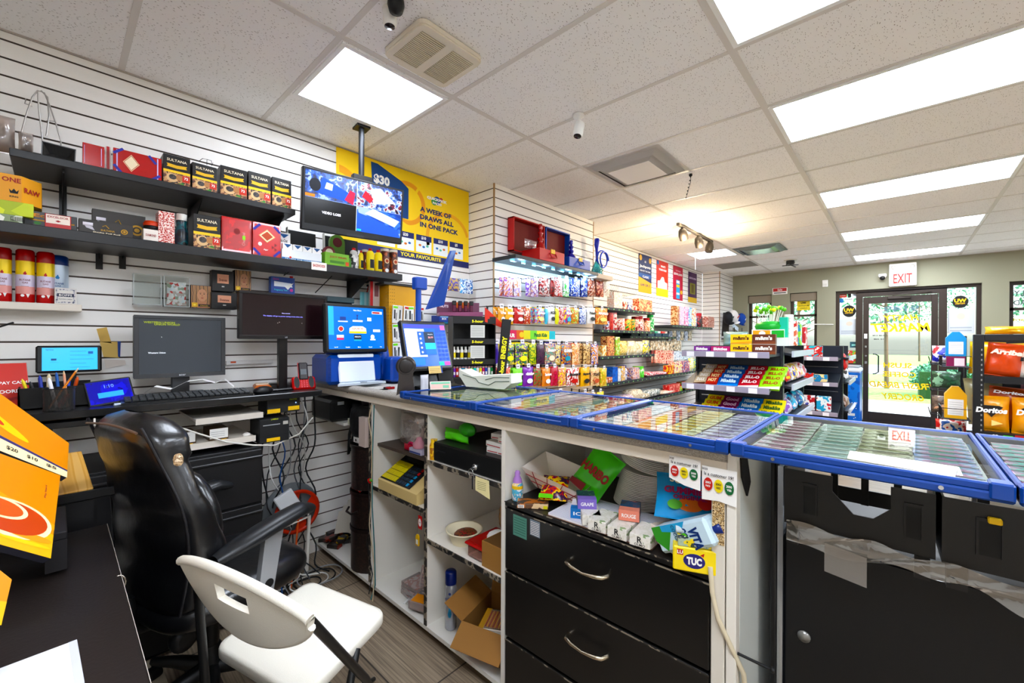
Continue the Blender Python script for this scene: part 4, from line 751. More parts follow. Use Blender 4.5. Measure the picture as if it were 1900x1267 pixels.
def pbox(w_, h_, d_): m = MB(); m.box(0, 0, 0, w_, d_, h_, mat('#4f3a22', .5), .001); m.rect(w_*.03, h_*.42, w_*.97, h_, -.001, mat('#e8e6e2')); m.rect(w_*.62, h_*.1, w_*.9, h_*.34, -.001, YELL); m.txt('Thermal Paper', w_*.32, h_*.2, h_*.08, -.001, CREAM, w=w_*.4); [m.rect(w_*.08, h_*(.55+.12*k), w_*.8, h_*(.57+.12*k), -.0015, mat('#8a8a8a')) for k in range(3)]; return m
for xl, xr, yt, yb, l in ((302, 364, 800, 832, 'brown and white paper roll box nearest the office chair'), (388, 424, 786, 816, 'brown and white paper roll box beside the black printer')):
    a = P(xl, yt, 'y', 2.4); b = P(xr, yt, 'y', 2.4); z = P(0, 0, 'y', 2.4); put('paper_roll_box', pbox(b.x-a.x, .08, .12), (a.x, 2.4, CZ+.026), l, 'box')
for xl, xr, yt, yb, l, yy in ((481, 537, 776, 820, 'black receipt printer with a yellow label under the desk', 2.36), (496, 557, 738, 765, 'flat black network box with two yellow labels under the desk', 2.38)):
    a = P(xl, yt, 'y', yy); b = P(xr, yt, 'y', yy); zb = P((xl+xr)/2, yb, 'y', yy).z; hh = P((xl+xr)/2, yt, 'y', yy).z-zb; w_ = b.x-a.x; m = MB(); m.box(0, 0, 0, w_, .15, hh, mat('#1e1f21', .4), .004)
    if hh > .09: m.rect(w_*.12, hh*.72, w_*.68, hh*.76, -.001, mat('#9a9da0')); m.rect(w_*.78, hh*.7, w_*.95, hh*.84, -.001, mat('#b9b6ae')); m.rect(0, hh*.3, w_, hh*.31, -.001, BLACK); m.rect(w_*.24, hh*.05, w_*.68, hh*.19, -.001, YELL); m.txt('LABELS', w_*.5, hh*.97, .008, -.001, mat('#b9c92a'))
    else: m.rect(0, hh*.02, w_*.38, hh*.3, -.001, YELL); m.rect(w_*.62, hh*.1, w_*.97, hh*.38, -.001, YELL); m.disc(w_*.86, hh*.6, .003, .003, -.001, mat('#9ab8ff', emit=2)); m.txt('PRINTER', w_*.78, hh*.85, .007, -.001, mat('#b9c92a'))
    put('printer' if hh > .09 else 'network_box', m, (a.x, yy, zb), l, 'printer' if hh > .09 else 'router')
m = MB(); m.ball(0, 0, .012, .05, .03, .016, patt(['#6b5a44', '#3a3128', '#bdb2a2'], 50), 10, e=.7); m.ball(.04, 0, .03, .02, .015, .014, mat('#e8e4de'), 8); put('crumpled_paper', m, (.61, 2.42, CZ+.021), 'crumpled paper and scraps on the low white shelf beside the printer', 'paper')
# ================================================================ THE SERVICE COUNTER
CX = 1.13; CB_ = 1.70; TOPZ = 1.095
CW = mat('#e6e2da', .45, bump=.05, bscale=8); CWI = mat('#dedad2', .5); EDGE = mat('#1a1816', .5); WORN = patt(['#151312', '#2a2622', '#8b8172', '#151312'], 18, .6, 'noise')
e = empty('service_counter', 'white open backed service counter with a grey padded edge', 'counter', (CX, .29, 0))
def cp(name, fn, mts=None): m = MB(); m.T = Matrix.Translation((-CX, -.29, 0)); fn(m); return build(name, m, e)
YD = [2.07, 1.572, 1.085]
def f(m):
    m.box(CX-.002, .3, 1.035, CX+.016, WALL_Y-.002, 1.07, mat('#e9dfd0', .5), .002); m.box(CX+.016, .3, 1.05, CB_, WALL_Y-.002, 1.07, CWI)
cp('apron', f)
def f(m):
    m.box(CX+.0, .3, 1.07, CB_-.02, WALL_Y-.002, TOPZ, patt(['#c2beb6', '#cfcbc4', '#b7b2aa'], 60, .6))
cp('worktop', f)
PADM = patt(['#a39d95', '#948e86', '#b3ada4', '#89837b'], 90, .85, 'noise', (1, 1, 3))
def f(m):
    n = 10; pr = [(CX+.02, 1.066)]+[(CX+.012-.034*math.sin(PI*t/n), 1.088-.022*math.cos(PI*t/n)) for t in range(n+1)]+[(CX+.02, 1.109)]
    m.prism(pr, .312, WALL_Y-.01, PADM, 'y', True)
cp('edge_padding', f)
def f(m): m.box(CX, .315, .062, CB_-.03, WALL_Y-.002, .08, CW); 
cp('bottom_shelf', f)
def f(m): m.box(CX+.06, .315, 0, CX+.075, WALL_Y-.002, .061, patt(['#4a3d30', '#2c241c', '#6b5a48'], 14, .8))
cp('plinth', f)
def f(m): m.box(CB_-.03, .315, .0, CB_-.012, WALL_Y-.002, 1.05, CWI)
cp('back_panel', f)
for i, yd in enumerate(YD):
    def f(m):
        m.box(CX+.004, yd-.009, .08, CB_-.03, yd+.009, 1.05, CW); m.box(CX, yd-.0095, .08, CX+.004, yd+.0095, 1.035, (WORN, WORN, CW)[i])
    cp('divider', f)
def f(m):
    m.box(CX-.004, .292, 0, CX+.03, .315, 1.10, mat('#e7e2d9', .45), .002); m.box(CX-.004, .318, 0, CX+.03, .35, 1.035, mat('#ddd7cc', .45), .002)
    m.box(CX+.03, .292, 0, CB_, .315, 1.07, mat('#d6dad6', .5, bump=.1, bscale=5), .001); m.rect(0, 0, .0, .0, 0, CW)
    m.box(CX-.0055, .319, .86, CX-.0035, .347, .97, patt(['#c9a877', '#7a5c38', '#e0c79c', '#5a4229'], 160, .9))
cp('end_panel', f)
def shelf_(y0, y1, z): 
    def f(m): m.box(CX+.006, y0+.0095, z-.018, CB_-.03, y1-.0095, z, CW); m.box(CX+.001, y0+.0095, z-.019, CX+.006, y1-.0095, z, WORN)
    return f
cp('shelf', shelf_(YD[1], YD[0], .60)); cp('shelf', shelf_(YD[2], YD[1], .83)); cp('shelf', shelf_(YD[2], YD[1], .475))
def f(m): m.box(CX+.04, YD[1]+.0095, .80, CB_-.03, YD[0]-.0095, .815, mat('#4b3f38', .6)); 
cp('shelf', f)
def f(m): m.box(CX+.02, YD[0]+.34, .86, CB_-.03, WALL_Y-.004, .875, CW)
cp('shelf', f)
# black drawer chest in the right bay
e2 = empty('drawer_chest', 'black wide chest of drawers set in the right bay of the counter', 'drawers', (CX, .7, .081)); BK = mat('#0d0c0c', .35, coat=.15)
m = MB(); m.T = Matrix.Translation((-CX, -.7, -.081)); m.box(CX+.014, .352, .081, CB_-.032, 1.07, .758, BK); m.box(CX-.004, .352, .758, CB_-.032, 1.073, .775, mat('#141313', .4), .003); m.box(CX-.006, .352, .772, CX-.003, 1.073, .7755, WORN)
build('carcass', m, e2)
for z0, z1 in ((.527, .752), (.278, .518), (.083, .268)):
    d = MB(); d.T = Matrix.Translation((-CX, -.7, -.081)); d.box(CX-.003, .354, z0, CX+.013, 1.071, z1, BK, .003); d.box(CX-.0042, .354, z1-.004, CX-.003, 1.071, z1, WORN); d_ = build('drawer', d, e2)
    if z0 > .2:
        hz = (z0+z1)/2+.02; h_ = MB(); h_.T = d.T; pts = [(CX-.003, .785, hz), (CX-.028, .778, hz+.003), (CX-.034, .755, hz), (CX-.036, .715, hz-.004), (CX-.034, .675, hz), (CX-.028, .652, hz+.003), (CX-.003, .645, hz)]
        h_.tube(pts, [.008, .007, .006, .004, .006, .007, .008], mat('#c9bda9', .25, 1.), 8); build('handle', h_, d_)
m = MB(); m.T = Matrix.Translation((CX-.0045, 0, 0)) @ Matrix.Rotation(-PI/2, 4, 'Z'); m.rect(-1.03, .665, -.965, .74, 0, mat('#5c8f80', .6)); [m.rect(-1.025, .675+k*.009, -.97, .677+k*.009, -.0006, mat('#2d5a50')) for k in range(7)]; m.rect(-.95, .69, -.905, .745, 0, mat('#7b8694', .5)); [m.rect(-.947, .694+k*.006, -.908, .696+k*.006, -.0006, WHITE) for k in range(8)]
build('sticker', m, e2).location = (-CX, -.7, -.081)
# paper age notices hanging from the apron
RB, YB, GB = mat('#d43b22'), mat('#e6cf1c'), mat('#1f6b3a')
def notice(y0, y1, z0, z1, lab, full, curl):
    W_ = y0-y1; H_ = z1-z0; m = MB(); m.T = Matrix.Translation((CX-.008, y0, z0)) @ Matrix.Rotation(-PI/2, 4, 'Z'); m.add([(0, 0, H_*.22 if curl else 0), (W_*.5, -.001, H_*.06), (W_, -.002, 0), (W_, 0, H_), (0, 0, H_)], [(0, 1, 2, 3, 4)], mat('#f3f0ec', .5)); y = -.004
    m.txt('2020', W_*.1, H_*.93, H_*.06, y, INK); m.txt(full, W_*(.5), H_*.8, H_*.1, y, INK, w=W_*.84, bold=.02)
    for c, mm, t1, t2 in ((.2, RB, '2003', 'NO'), (.5, YB, '2001', 'CHECK'), (.8, GB, '2000', 'YES')): m.disc(W_*c, H_*.5, W_*.13, H_*.19, y, mm); m.txt(t1, W_*c, H_*.55, H_*.07, y-.001, INK if mm is YB else WHITE, w=W_*.16, bold=.03); m.txt(t2, W_*c, H_*.45, H_*.06, y-.001, INK if mm is YB else WHITE, w=W_*.13, bold=.03)
    tag(build('age_notice', m), lab, 'notice')
notice(.457, .375, .985, 1.062, 'left paper notice asking is a customer 19 with three coloured dots', 'Is a customer 19?', True)
notice(.372, .290, .965, 1.052, 'right curling paper notice with three coloured dots on the end panel', 'Is a customer 19?', False)
# cable, bracket, screw on the end panel
m = MB(); m.tube([(CX-.01, .35, .80), (CX-.016, .343, .74), (CX-.014, .33, .68), (CX-.01, .3, .62), (CX+.02, .28, .55), (CX+.05, .275, .4), (CX+.04, .278, .05)], .006, mat('#d6cbb2', .5), 8); tag(build('cream_cable', m), 'cream cable hanging down the front of the white end panel', 'cable')
m = MB(); m.tube([(CX+.01, .292, .60), (CX+.03, .22, .585)], .0035, BLACK, 6); m.ball(CX+.03, .22, .585, .007, .007, .007, BLACK, 8); tag(build('long_screw', m), 'long black screw sticking out of the white end panel', 'screw')
m = MB(); m.prism([(CX+.02, 1.08), (CX+.07, 1.08), (CX+.11, 1.0), (CX+.08, .97), (CX+.03, 1.03)], .287, .2915, BLACK, 'y'); m.T = Matrix.Identity(4); tag(build('corner_bracket', m), 'black metal plate screwed on the side of the white end panel', 'bracket')
# ================================================================ LOTTERY DISPLAYS ON THE COUNTER
BLU = mat('#1c4c9c', .35, coat=.15); BLU2 = mat('#173f86', .3)
DX0, DX1, DZ = 1.085, 1.665, 1.097
UY = [1.71, 1.215, .757, .298, -.145, -.6]
GLASS = clear('#eef7f4', .1, .0)
TK = [[['#d8d3c0', '#7fa08a', '#e8e2a0', '#5f8f78'], ['#c9d6a0', '#e9e3c0', '#8aa068', '#d1b860'], ['#e7dc8c', '#9bb08a', '#efe8d8']],
      [['#e9b3bd', '#f4e4ea', '#c86a8a', '#f0d0a0'], ['#a9cbb8', '#e6efe2', '#6f9a88', '#e5b870'], ['#e3c9b2', '#f3e6d2', '#c99a78']],
      [['#b3cfd6', '#e6f0f2', '#6fa0b0', '#dfe8ea'], ['#e8a886', '#f7e3d4', '#c96f4a'], ['#f0e08c', '#fbf3cf', '#e3bb4e'], ['#cdbfd8', '#f1ecf5', '#9a86b4']],
      [['#d6a6ac', '#efe0e0', '#9a5f72', '#b7c6b2'], ['#9fb8ac', '#d9e4dc', '#6a8c80', '#c9d4b0'], ['#a7a57c', '#dcd9be', '#7d7b52'], ['#8fa6d0', '#c98fb0', '#5f9c94', '#dfe3f0']],
      [['#c98fb0', '#8fd0c4', '#e8c8d8'], ['#b7c6e0', '#e6dcef', '#7f8fb8']]]
TKE = mat('#6f6a62')
def ticket(cols, seed):
    m = MB(); m.box(-.045, 0, 0, .045, .08, .0008, patt(cols, 75, .5, 'voronoi', seed=seed)); m.add([(-.045, 0, .001), (.045, 0, .001), (.045, .006, .001), (-.045, .006, .001)], [(0, 1, 2, 3)], TKE)
    m.add([(-.035, .012, .001), (.035, .012, .001), (.035, .02, .001), (-.035, .02, .001)], [(0, 1, 2, 3)], mat(cols[1])); m.add([(-.02, .026, .001), (.02, .026, .001), (.02, .045, .001), (-.02, .045, .001)], [(0, 1, 2, 3)], mat(cols[2])); return m
names = ['under the white tray', 'second along', 'in the middle', 'by the end panel', 'at the right edge']
for u in range(5):
    ya, yb = UY[u], UY[u+1]; L_ = ya-yb
    e = empty('ticket_display', 'blue framed glass lottery ticket display on the counter, '+names[u], 'display case', (DX0, yb, DZ))
    m = MB(); D = DX1-DX0; t = .017; hh = .03
    m.box(0, .002, 0, t*.6, L_-.002, hh*.55, BLU, .003); m.box(t*.3, .002, hh*.5, t, L_-.002, hh, BLU, .003); m.box(D-t, .002, 0, D, L_-.002, hh, BLU, .003)
    for yy in (.002, L_-.002-t*.55): m.box(t*.3, yy, .001, D-.001, yy+t*.55, hh+.001, BLU, .003)
    for yy in (.002, L_-.032): m.box(-.004, yy, .004, .03, yy+.03, hh+.004, BLU, .003)
    build('frame', m, e)
    s = MB(); s.box(t, t, .002, D-t, L_-t, .004, mat('#dcdad2', .5)); build('tray', s, e)
    s = MB(); z = hh*.9; s.add([(.012, .014, z), (D-.02, .014, z), (D-.02, L_-.014, z), (.012, L_-.014, z)], [(0, 1, 2, 3)], GLASS); s.box(.008, .014, z-.003, .012, L_-.014, z, mat('#14382e', .2)); build('glass', s, e)
    s = MB()
    for yy in (.09, L_-.09): s.lathe([(.004, 0), (.004, .002)], CHROME, 8, T=Matrix.Translation((-.001, yy, .01)) @ Matrix.Rotation(-PI/2, 4, 'Y'))
    build('screw', s, e)
    cols = TK[u]; n = len(cols); cw = (L_-2*t-.01)/4
    for c in range(4):
        cc = cols[min(c*n//4, n-1)] if u != 2 else cols[c]
        proto = build('scratch_ticket', ticket(cc, u*4+c)); nm = ['left', 'second', 'third', 'right'][c]
        lb = ' scratch ticket from the front, %s column, display %s' % (nm, names[u]); tag(proto, ORD[0]+lb, 'ticket', 'scratch tickets display %d column %d' % (u+1, c+1))
        k = 0; rg = random.Random(u*10+c)
        xx = t+.006
        while xx < D-t-.085:
            loc = (DX0+xx, yb+L_-t-.005-cw*(c+.5), DZ+.006+.0008*k); rot = (0, math.radians(-1.2), math.radians(-90+rg.uniform(-2.5, 2.5)))
            if k == 0: proto.location = loc; proto.rotation_euler = rot; proto.scale = (cw/.094, 1, 1)
            else: dup(proto, loc, rot, ORD[k]+lb)
            xx += .045; k += 1
m = MB(); m.prism([tuple(P(x, y, 'z', DZ+.03)[:2]) for x, y in ((1577, 836), (1778, 866), (1772, 884), (1572, 850))], DZ+.0285, DZ+.03, mat('#f3ead2', .6), 'z'); tag(build('paper_strip', m), 'long cream paper strip lying on the glass of the right display', 'paper')
# ================================================================ TALL BLACK COOLER RIGHT OF THE COUNTER
e = empty('drinks_cooler', 'black sided chiller cabinet standing beneath the right lottery display', 'cooler', (1.36, P(1457, 900, 'x', 1.36).y, 0)); KZ0, KZ1 = P(1455, 968, 'x', 1.3).z, P(1455, 868, 'x', 1.3).z
m = MB(); m.box(.0, -1.5, .02, .5, -.0, KZ0-.06, mat('#0a0a0b', .5, bump=.02, bscale=200), .004); build('body', m, e)
m = MB(); m.box(-.01, .003, .02, .5, .016, KZ1-.01, mat('#c9d0da', .15, .9)); build('silver_trim', m, e)
m = MB(); m.box(-.025, .018, .02, .48, .03, KZ1, BLACK, .003); build('corner_post', m, e)
m = MB(); m.lathe([(.015, 0), (.015, .004), (.0, .006)], mat('#8c8a86', .3, .6), 16, T=Matrix.Translation((-.001, -.045, P(1485, 1177, 'x', 1.36).z)) @ Matrix.Rotation(-PI/2, 4, 'Y')); build('round_cap', m, e)
# upturned black crates on the cooler
def crate(y0, y1, x, z0, z1, lab, r):
    m = MB(); m.T = Matrix.Translation((x, y0, 0)) @ Matrix.Rotation(math.radians(-90+r), 4, 'Z'); W_ = y0-y1; CR = mat('#1b1a19', .4); H_ = z1-z0; T2 = .004
    # front wall with a grip hole
    gx0, gx1, gz = W_*.36, W_*.74, z0+H_*.42
    m.box(0, 0, z0, gx0, T2, z1, CR); m.box(gx1, 0, z0, W_, T2, z1, CR); m.prism([(gx0, z0), (gx1, z0), (gx1, gz+.03), (gx1-.03, gz), (gx0+.04, gz), (gx0, gz+.045)], 0, T2, CR, 'y'); 
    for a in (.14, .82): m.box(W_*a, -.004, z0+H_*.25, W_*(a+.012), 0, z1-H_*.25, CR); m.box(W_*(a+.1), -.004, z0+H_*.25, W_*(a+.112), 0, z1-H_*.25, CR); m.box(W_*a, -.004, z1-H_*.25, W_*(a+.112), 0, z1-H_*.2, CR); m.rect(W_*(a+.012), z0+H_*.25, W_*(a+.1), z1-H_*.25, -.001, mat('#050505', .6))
    m.box(0, T2, z0, T2, .3, z1, CR); m.box(W_-T2, T2, z0, W_, .3, z1, CR); m.box(0, .296, z0, W_, .3, z0+H_*.3, CR); m.box(0, .296, z1-H_*.25, W_, .3, z1, CR)
    for xx in (.25, .5, .75): m.box(W_*xx, .29, z0, W_*(xx+.06), .3, z1, CR)
    for a in (.02, .88): m.box(W_*a, -.002, z0-.05, W_*(a+.09), .02, z0, CR)
    return tag(build('plastic_crate', m), lab, 'crate')
crate(P(1455, 900, 'x', 1.3).y, P(1737, 900, 'x', 1.3).y, 1.3, KZ0, KZ1, 'black plastic crate with a grip hole hanging under the right display', 0)
crate(P(1748, 900, 'x', 1.3).y, -.42, 1.295, KZ0, KZ1, 'black plastic crate at the right edge beneath the display, partly cut off', 2)
FILM = clear('#cfc8bf', .22, .08, .12, '#d8d2c8')
m = MB()
def fn(u, v):
    y = .215-.5*u; z = KZ0+.012-.02*u-(.045+.012*math.sin(9*u))*v+.006*math.sin(23*u+5*v); return (1.288-.006*math.sin(17*u)*v-.004*math.sin(31*u+9*v), y, z)
m.grid(fn, 40, 5, FILM); m.grid(lambda u, v: (1.283, .135-.08*u, KZ0-.02-.07*v-.01*u), 4, 3, clear('#cfc8bf', .3, .05, .1, '#ffffff'))
tag(build('plastic_film', m), 'crumpled clear plastic film stretched along the lower edge of the crates', 'film')
m = MB(); m.box(0, 0, 0, .014, .02, .012, YELL, .002); put('yellow_tag', m, (1.283, P(1860, 970, 'x', 1.29).y, P(1860, 975, 'x', 1.29).z), 'small yellow clip beneath the right edge of the display', 'tag')
# ================================================================ THINGS IN THE BAYS
BG = lambda s: patt(s, 24, .35, 'noise', bump=.3)
# bay 1: wicker drawer tower, printer, newspapers, black bag
e = empty('wicker_drawer_tower', 'dark brown woven bow fronted drawer tower in the left bay', 'drawers', (1.262, 2.235, .082)); WK = patt(['#1c1210', '#2f1f1b', '#1a100e'], 110, .35, 'voronoi'); WR = mat('#1a1110', .35)
def bow(z0, z1, s, k=0):
    m = MB(); n = 14; pr = [(.12, -.135*s), (.12, .135*s)]+[(.02-.16*math.cos(t*PI/n-PI/2)*1.0, .135*s*math.sin(PI/2-t*PI/n)) for t in range(n+1)]; m.prism(pr, z0, z1, WK, 'z', True); m.prism([(p[0]-.006, p[1]*1.03) for p in pr], z1-.018, z1, WR, 'z', True); return m
for z0, z1, s in ((.0, .24, 1.0), (.245, .44, 1.03), (.455, .70, .97)):
    d = build('drawer', bow(z0, z1, s), e)
    if z0 > .2 and z0 < .4: h_ = MB(); h_.tube([(-.14, .05, (z0+z1)/2), (-.165, .03, (z0+z1)/2-.012), (-.165, -.03, (z0+z1)/2-.012), (-.14, -.05, (z0+z1)/2)], .006, WR); build('handle', h_, d)
m = MB(); m.bag(.1, .04, .03, BG(['#d8d4d0', '#c83a2a', '#f0ece6'])); put('snack_wrapper', m, (1.14, 2.24, .525), 'red and white wrapper poking out of the woven drawer tower', 'wrapper', rz=-90, rx=-50)
m = MB(); m.box(0, 0, 0, .2, .28, .13, mat('#151515', .35), .015); m.rect(.04, .1, .08, .12, -.001, mat('#8a8d90')); put('label_printer', m, (1.10, 2.47, .877), 'black printer on the top shelf of the left bay', 'printer')
m = MB(); m.box(0, 0, 0, .12, .06, .035, mat('#c9cbb8', .4), .001); m.rect(.03, .008, .08, .028, -.001, mat('#5f7a3c')); put('small_box', m, (1.15, 2.36, .782+.095), 'pale green box in front of the black printer in the left bay', 'box', rz=-80)
m = MB(); m.T = Matrix.Identity(4); m.bag(.26, .2, .09, mat('#101011', .5, bump=.4, bscale=20), seed=5); m.tube([(-.1, 0, .18), (-.13, -.02, .02), (-.12, -.03, -.09), (-.1, -.02, -.02), (-.06, 0, .12)], .008, BLACK); m.tube([(-.05, 0, .14), (-.06, -.02, -.1), (-.07, -.01, -.16)], .004, BLACK); put('black_bag', m, (1.19, 2.25, .79), 'black fabric bag with a dangling strap on the woven drawer tower', 'bag', rz=-90)
m = MB(); m.box(0, 0, 0, .07, .09, .16, mat('#d3c2ba', .5), .001); put('carton', m, (1.13, 2.19, .785), 'pinkish carton standing on the woven tower beside the divider', 'carton', rz=-90)
m = MB(); m.box(0, 0, 0, .06, .07, .03, WHITE, .001); m.disc(.03, .015, .008, .008, -.001, INK); put('small_box', m, (1.155, 2.3, .784), 'small white box under the strap of the black bag', 'box', rz=-90)
NP = patt(['#d9d2c6', '#c4bcb0', '#8d867c', '#e2dcd1'], 26, .8, 'line', (1, 1, 3))
for i in range(3):
    m = MB(); m.grid(lambda u, v: (.0+.05*math.sin(u*PI)*(1-.2*i), -.2*u+.02*i, .14*v+.12*u*(1-u)), 10, 4, NP); m.grid(lambda u, v: (.012+.05*math.sin(u*PI)*(1-.2*i), -.2*u+.02*i, .14*v+.12*u*(1-u)), 10, 4, NP); put('newspaper', m, (1.19+.04*i, 2.62, .14+.02*i), 'folded newspaper leaning in the bottom of the left bay, %s' % ('in front', 'in the middle', 'at the back')[i], 'newspaper', ry=12)
rg = random.Random(3)
for i in range(9):
    m = MB(); m.box(-.04, -.022, 0, .04, .022, .022, patt([('#2b2420', '#2b2420', '#8a2c20', '#1a1614'), ('#1f1f24', '#1f1f24', '#c8a62a', '#2a1a1a'), ('#3b2b28', '#222', '#a8502a', '#222')][i % 3], 30, .3, 'voronoi', seed=i), .002)
    put('cigarette_pack', m, (1.17+.05*(i % 3), 2.7-.05*(i//3)*1.3, .082+.024*(i % 2)), ORD[i]+' dark pack from the wall, foot of the left bay', 'pack', 'jumbled packs in the left bay', rz=rg.uniform(-60, 60))
# bay 2: till, bag, box, teat cap, cases, wires
e = empty('cash_register', 'cream electronic cash register with a yellow and black keypad', 'cash register', (1.3, 1.83, .602), RZ(-90)); CR_ = mat('#d9c08a', .45)
m = MB(); m.prism([(-.17, 0), (.15, 0), (.15, .17), (.06, .175), (-.17, .05)], -.15, .19, CR_, 'x'); m.box(.13, -.06, .05, .19, .12, .19, CR_, .006); build('casing', m, e)
TI = Matrix.Translation((0, -.168, .053)) @ Matrix.Rotation(math.atan2(.125, .23), 4, 'X')
m = MB(); m.T = TI; m.box(-.14, .006, 0, .12, .245, .004, mat('#17171a', .3), .001); m.box(-.135, .15, .003, .115, .24, .006, mat('#2a2d2c', .2)); build('keypad_panel', m, e)
m = MB(); m.T = TI
for r in range(4):
    for c in range(7): m.box(-.135+c*.018, .012+r*.032, .004, -.119+c*.018, .04+r*.032, .008, mat('#d9c81e'))
for r in range(5):
    for c in range(5): m.box(.0+c*.02, .014+r*.025, .004, .014+c*.02, .03+r*.025, .007, mat('#2c3a48' if c < 4 else ('#2f9fd8' if r < 3 else '#c8301f')))
build('keys', m, e)
m = MB(); m.T = Matrix.Translation((0, 0, 0)); m.bag(.22, .17, .1, clear('#f1e6e2', .2, .1, .18, '#f3ebe6'), seed=8); put('plastic_bag', m, (1.27, 1.88, .817), 'clump of clear plastic bag above the cash register', 'bag', rz=-90)
m = MB(); m.box(0, 0, 0, .075, .05, .17, mat('#cdbcb4', .5), .001); m.disc(.05, .12, .008, .008, -.001, mat('#5a4a44')); m.disc(.05, .085, .006, .006, -.001, mat('#5a4a44')); put('carton', m, (1.2, 1.66, .817), 'pale pink carton standing against the divider above the till', 'carton', rz=-90)
m = MB(); m.tube([(.0+.02*math.cos(t), .0, .02+.02*math.sin(t)) for t in [k*PI/6 for k in range(12)]], .006, mat('#c83a62'), 6, closed=True); m.bag(.1, .03, .03, mat('#b52a3c', .35)); put('pink_pacifier', m, (1.2, 1.79, .818), 'crumpled red and pink toy ring above the cash register', 'toy', rz=-80)
m = MB(); m.lathe([(.03, 0), (.032, .02), (.018, .035), (.012, .05), (0, .052)], mat('#c48a96', .3), 16); put('pink_stopper', m, (1.2, 1.72, .845), 'dusty pink bottle cap on small boxes above the till', 'cap')
m = MB(); m.box(-.05, -.025, 0, .05, .025, .026, mat('#b9b6c8', .4), .002); m.rect(-.045, .004, .045, .012, -.026, mat('#3d4a8a')); put('small_box', m, (1.2, 1.72, .817), 'lilac box under the dusty pink cap', 'box', rz=-90)
CASE = clear('#f6e9e6', .18, .06, .25, '#f2e6e4')
for i in range(5):
    m = MB(); m.box(-.055, -.06, 0, .055, .06, .014, CASE); m.box(-.045, -.05, .002, .045, .05, .009, patt(['#e8c9bd', '#d8603a', '#f3e6e0'], 30, .5)); put('plastic_case', m, (1.24+.004*(i % 2), 1.80-.003*i, .081+.0145*i), ORD[i]+' from the bottom in the stack of clear cases', 'case', 'stack of clear cases', rz=(-6, 5, -3, 8, 2)[i])
m = MB(); m.box(-.07, -.006, 0, .07, .006, .16, CASE); [m.box(-.06, -.005, .01+.014*k, .06, .005, .013+.014*k, mat('#d8b3a8')) for k in range(10)]; put('ribbed_case', m, (1.23, 1.68, .085), 'ribbed clear plastic tray leaning on the stack of cases', 'case', rz=-70, rx=-18)
m = MB(); m.box(-.05, -.035, .0, .05, .035, .035, CASE); m.box(-.045, -.03, .002, .045, .03, .03, mat('#d8b0a0')); m.box(-.04, -.028, .0355, .04, .028, .038, mat('#e0902a', .4)); put('plastic_case', m, (1.18, 1.67, .1), 'low clear case with an orange lid in the second bay', 'case', rz=-70)
m = MB(); wr = mat('#c9c4bb', .4, .5)
for k in range(7): m.tube([(-.1, -.05+k*.016, .012), (.1, -.05+k*.016, .012)], .002, wr, 5)
for k in (-.1, -.03, .04, .1): m.tube([(k, -.05, .012), (k, .05, .012)], .0025, wr, 5)
put('wire_rack', m, (1.24, 1.69, .08), 'small silver wire rack lying at the bottom of the second bay', 'rack', rz=-62)
m = MB(); m.box(0, 0, 0, .075, .045, .002, WHITE); [m.box(.012+k*.005, .01, .002, .014+k*.005, .03, .0024, INK) for k in range(9)]; put('paper_label', m, (1.15, 1.78, .081), 'white barcode label lying on the bottom board of the second bay', 'label', rz=-70)
def wire(pts, r, c, lab, name='hanging_wire'): m = MB(); m.tube(pts, r, mat(c, .5), 6); return tag(build(name, m), lab, 'wire')
wire([(1.12, 2.03, 1.03), (1.11, 2.045, .95), (1.115, 2.02, .85), (1.11, 2.01, .7), (1.12, 2.03, .55), (1.11, 2.035, .4), (1.12, 2.0, .2), (1.11, 1.99, .08), (1.1, 1.98, .03)], .003, '#c9b79c', 'beige wire hanging down the left divider of the counter')
wire([(1.122, 2.01, 1.03), (1.115, 2.012, .8), (1.118, 2.02, .5), (1.12, 2.0, .3), (1.12, 1.99, .1), (1.1, 2.0, .03)], .003, '#3d7b80', 'teal wire hanging beside the beige wire')
wire([(1.122, 2.03, .8), (1.11, 2.045, .6), (1.115, 2.04, .42), (1.11, 2.06, .3), (1.115, 2.01, .15), (1.1, 2.02, .05)], .0028, '#1a1a1c', 'thin black wire winding down the left divider of the counter')
m = MB(); m.ball(0, 0, 0, .01, .02, .014, mat('#c8241c'), 8); m.ball(-.004, -.02, .008, .008, .014, .008, mat('#5c9a3c'), 8); put('wire_clip', m, (1.115, 2.04, .63), 'red and green wire connectors on the left divider', 'connector')
m = MB(); m.box(-.014, -.001, 0, .014, .001, .06, mat('#c8201c', .4)); m.disc(0, .03, .011, .018, -.0015, WHITE); m.txt('TASTY', 0, .03, .006, -.002, mat('#c8201c'), w=.016); m.tube([(0, 0, .06), (.004, 0, .09)], .001, INK, 4); put('key_fob', m, (1.122, 1.60, .51), 'red key tag hanging from the second divider', 'tag', rz=-90)
m = MB(); m.prism([(-.012, 0), (.012, 0), (.012, .04), (.006, .05), (-.006, .05), (-.012, .04)], -.003, .003, mat('#e0b23a', .4), 'y'); m.rect(-.008, .006, .008, .028, -.0035, WHITE); m.tube([(0, 0, .05), (.0, 0, .1)], .001, CHROME, 4); put('key_fob', m, (1.121, 1.618, .43), 'yellow key tag hanging below the red key tag', 'tag', rz=-90)
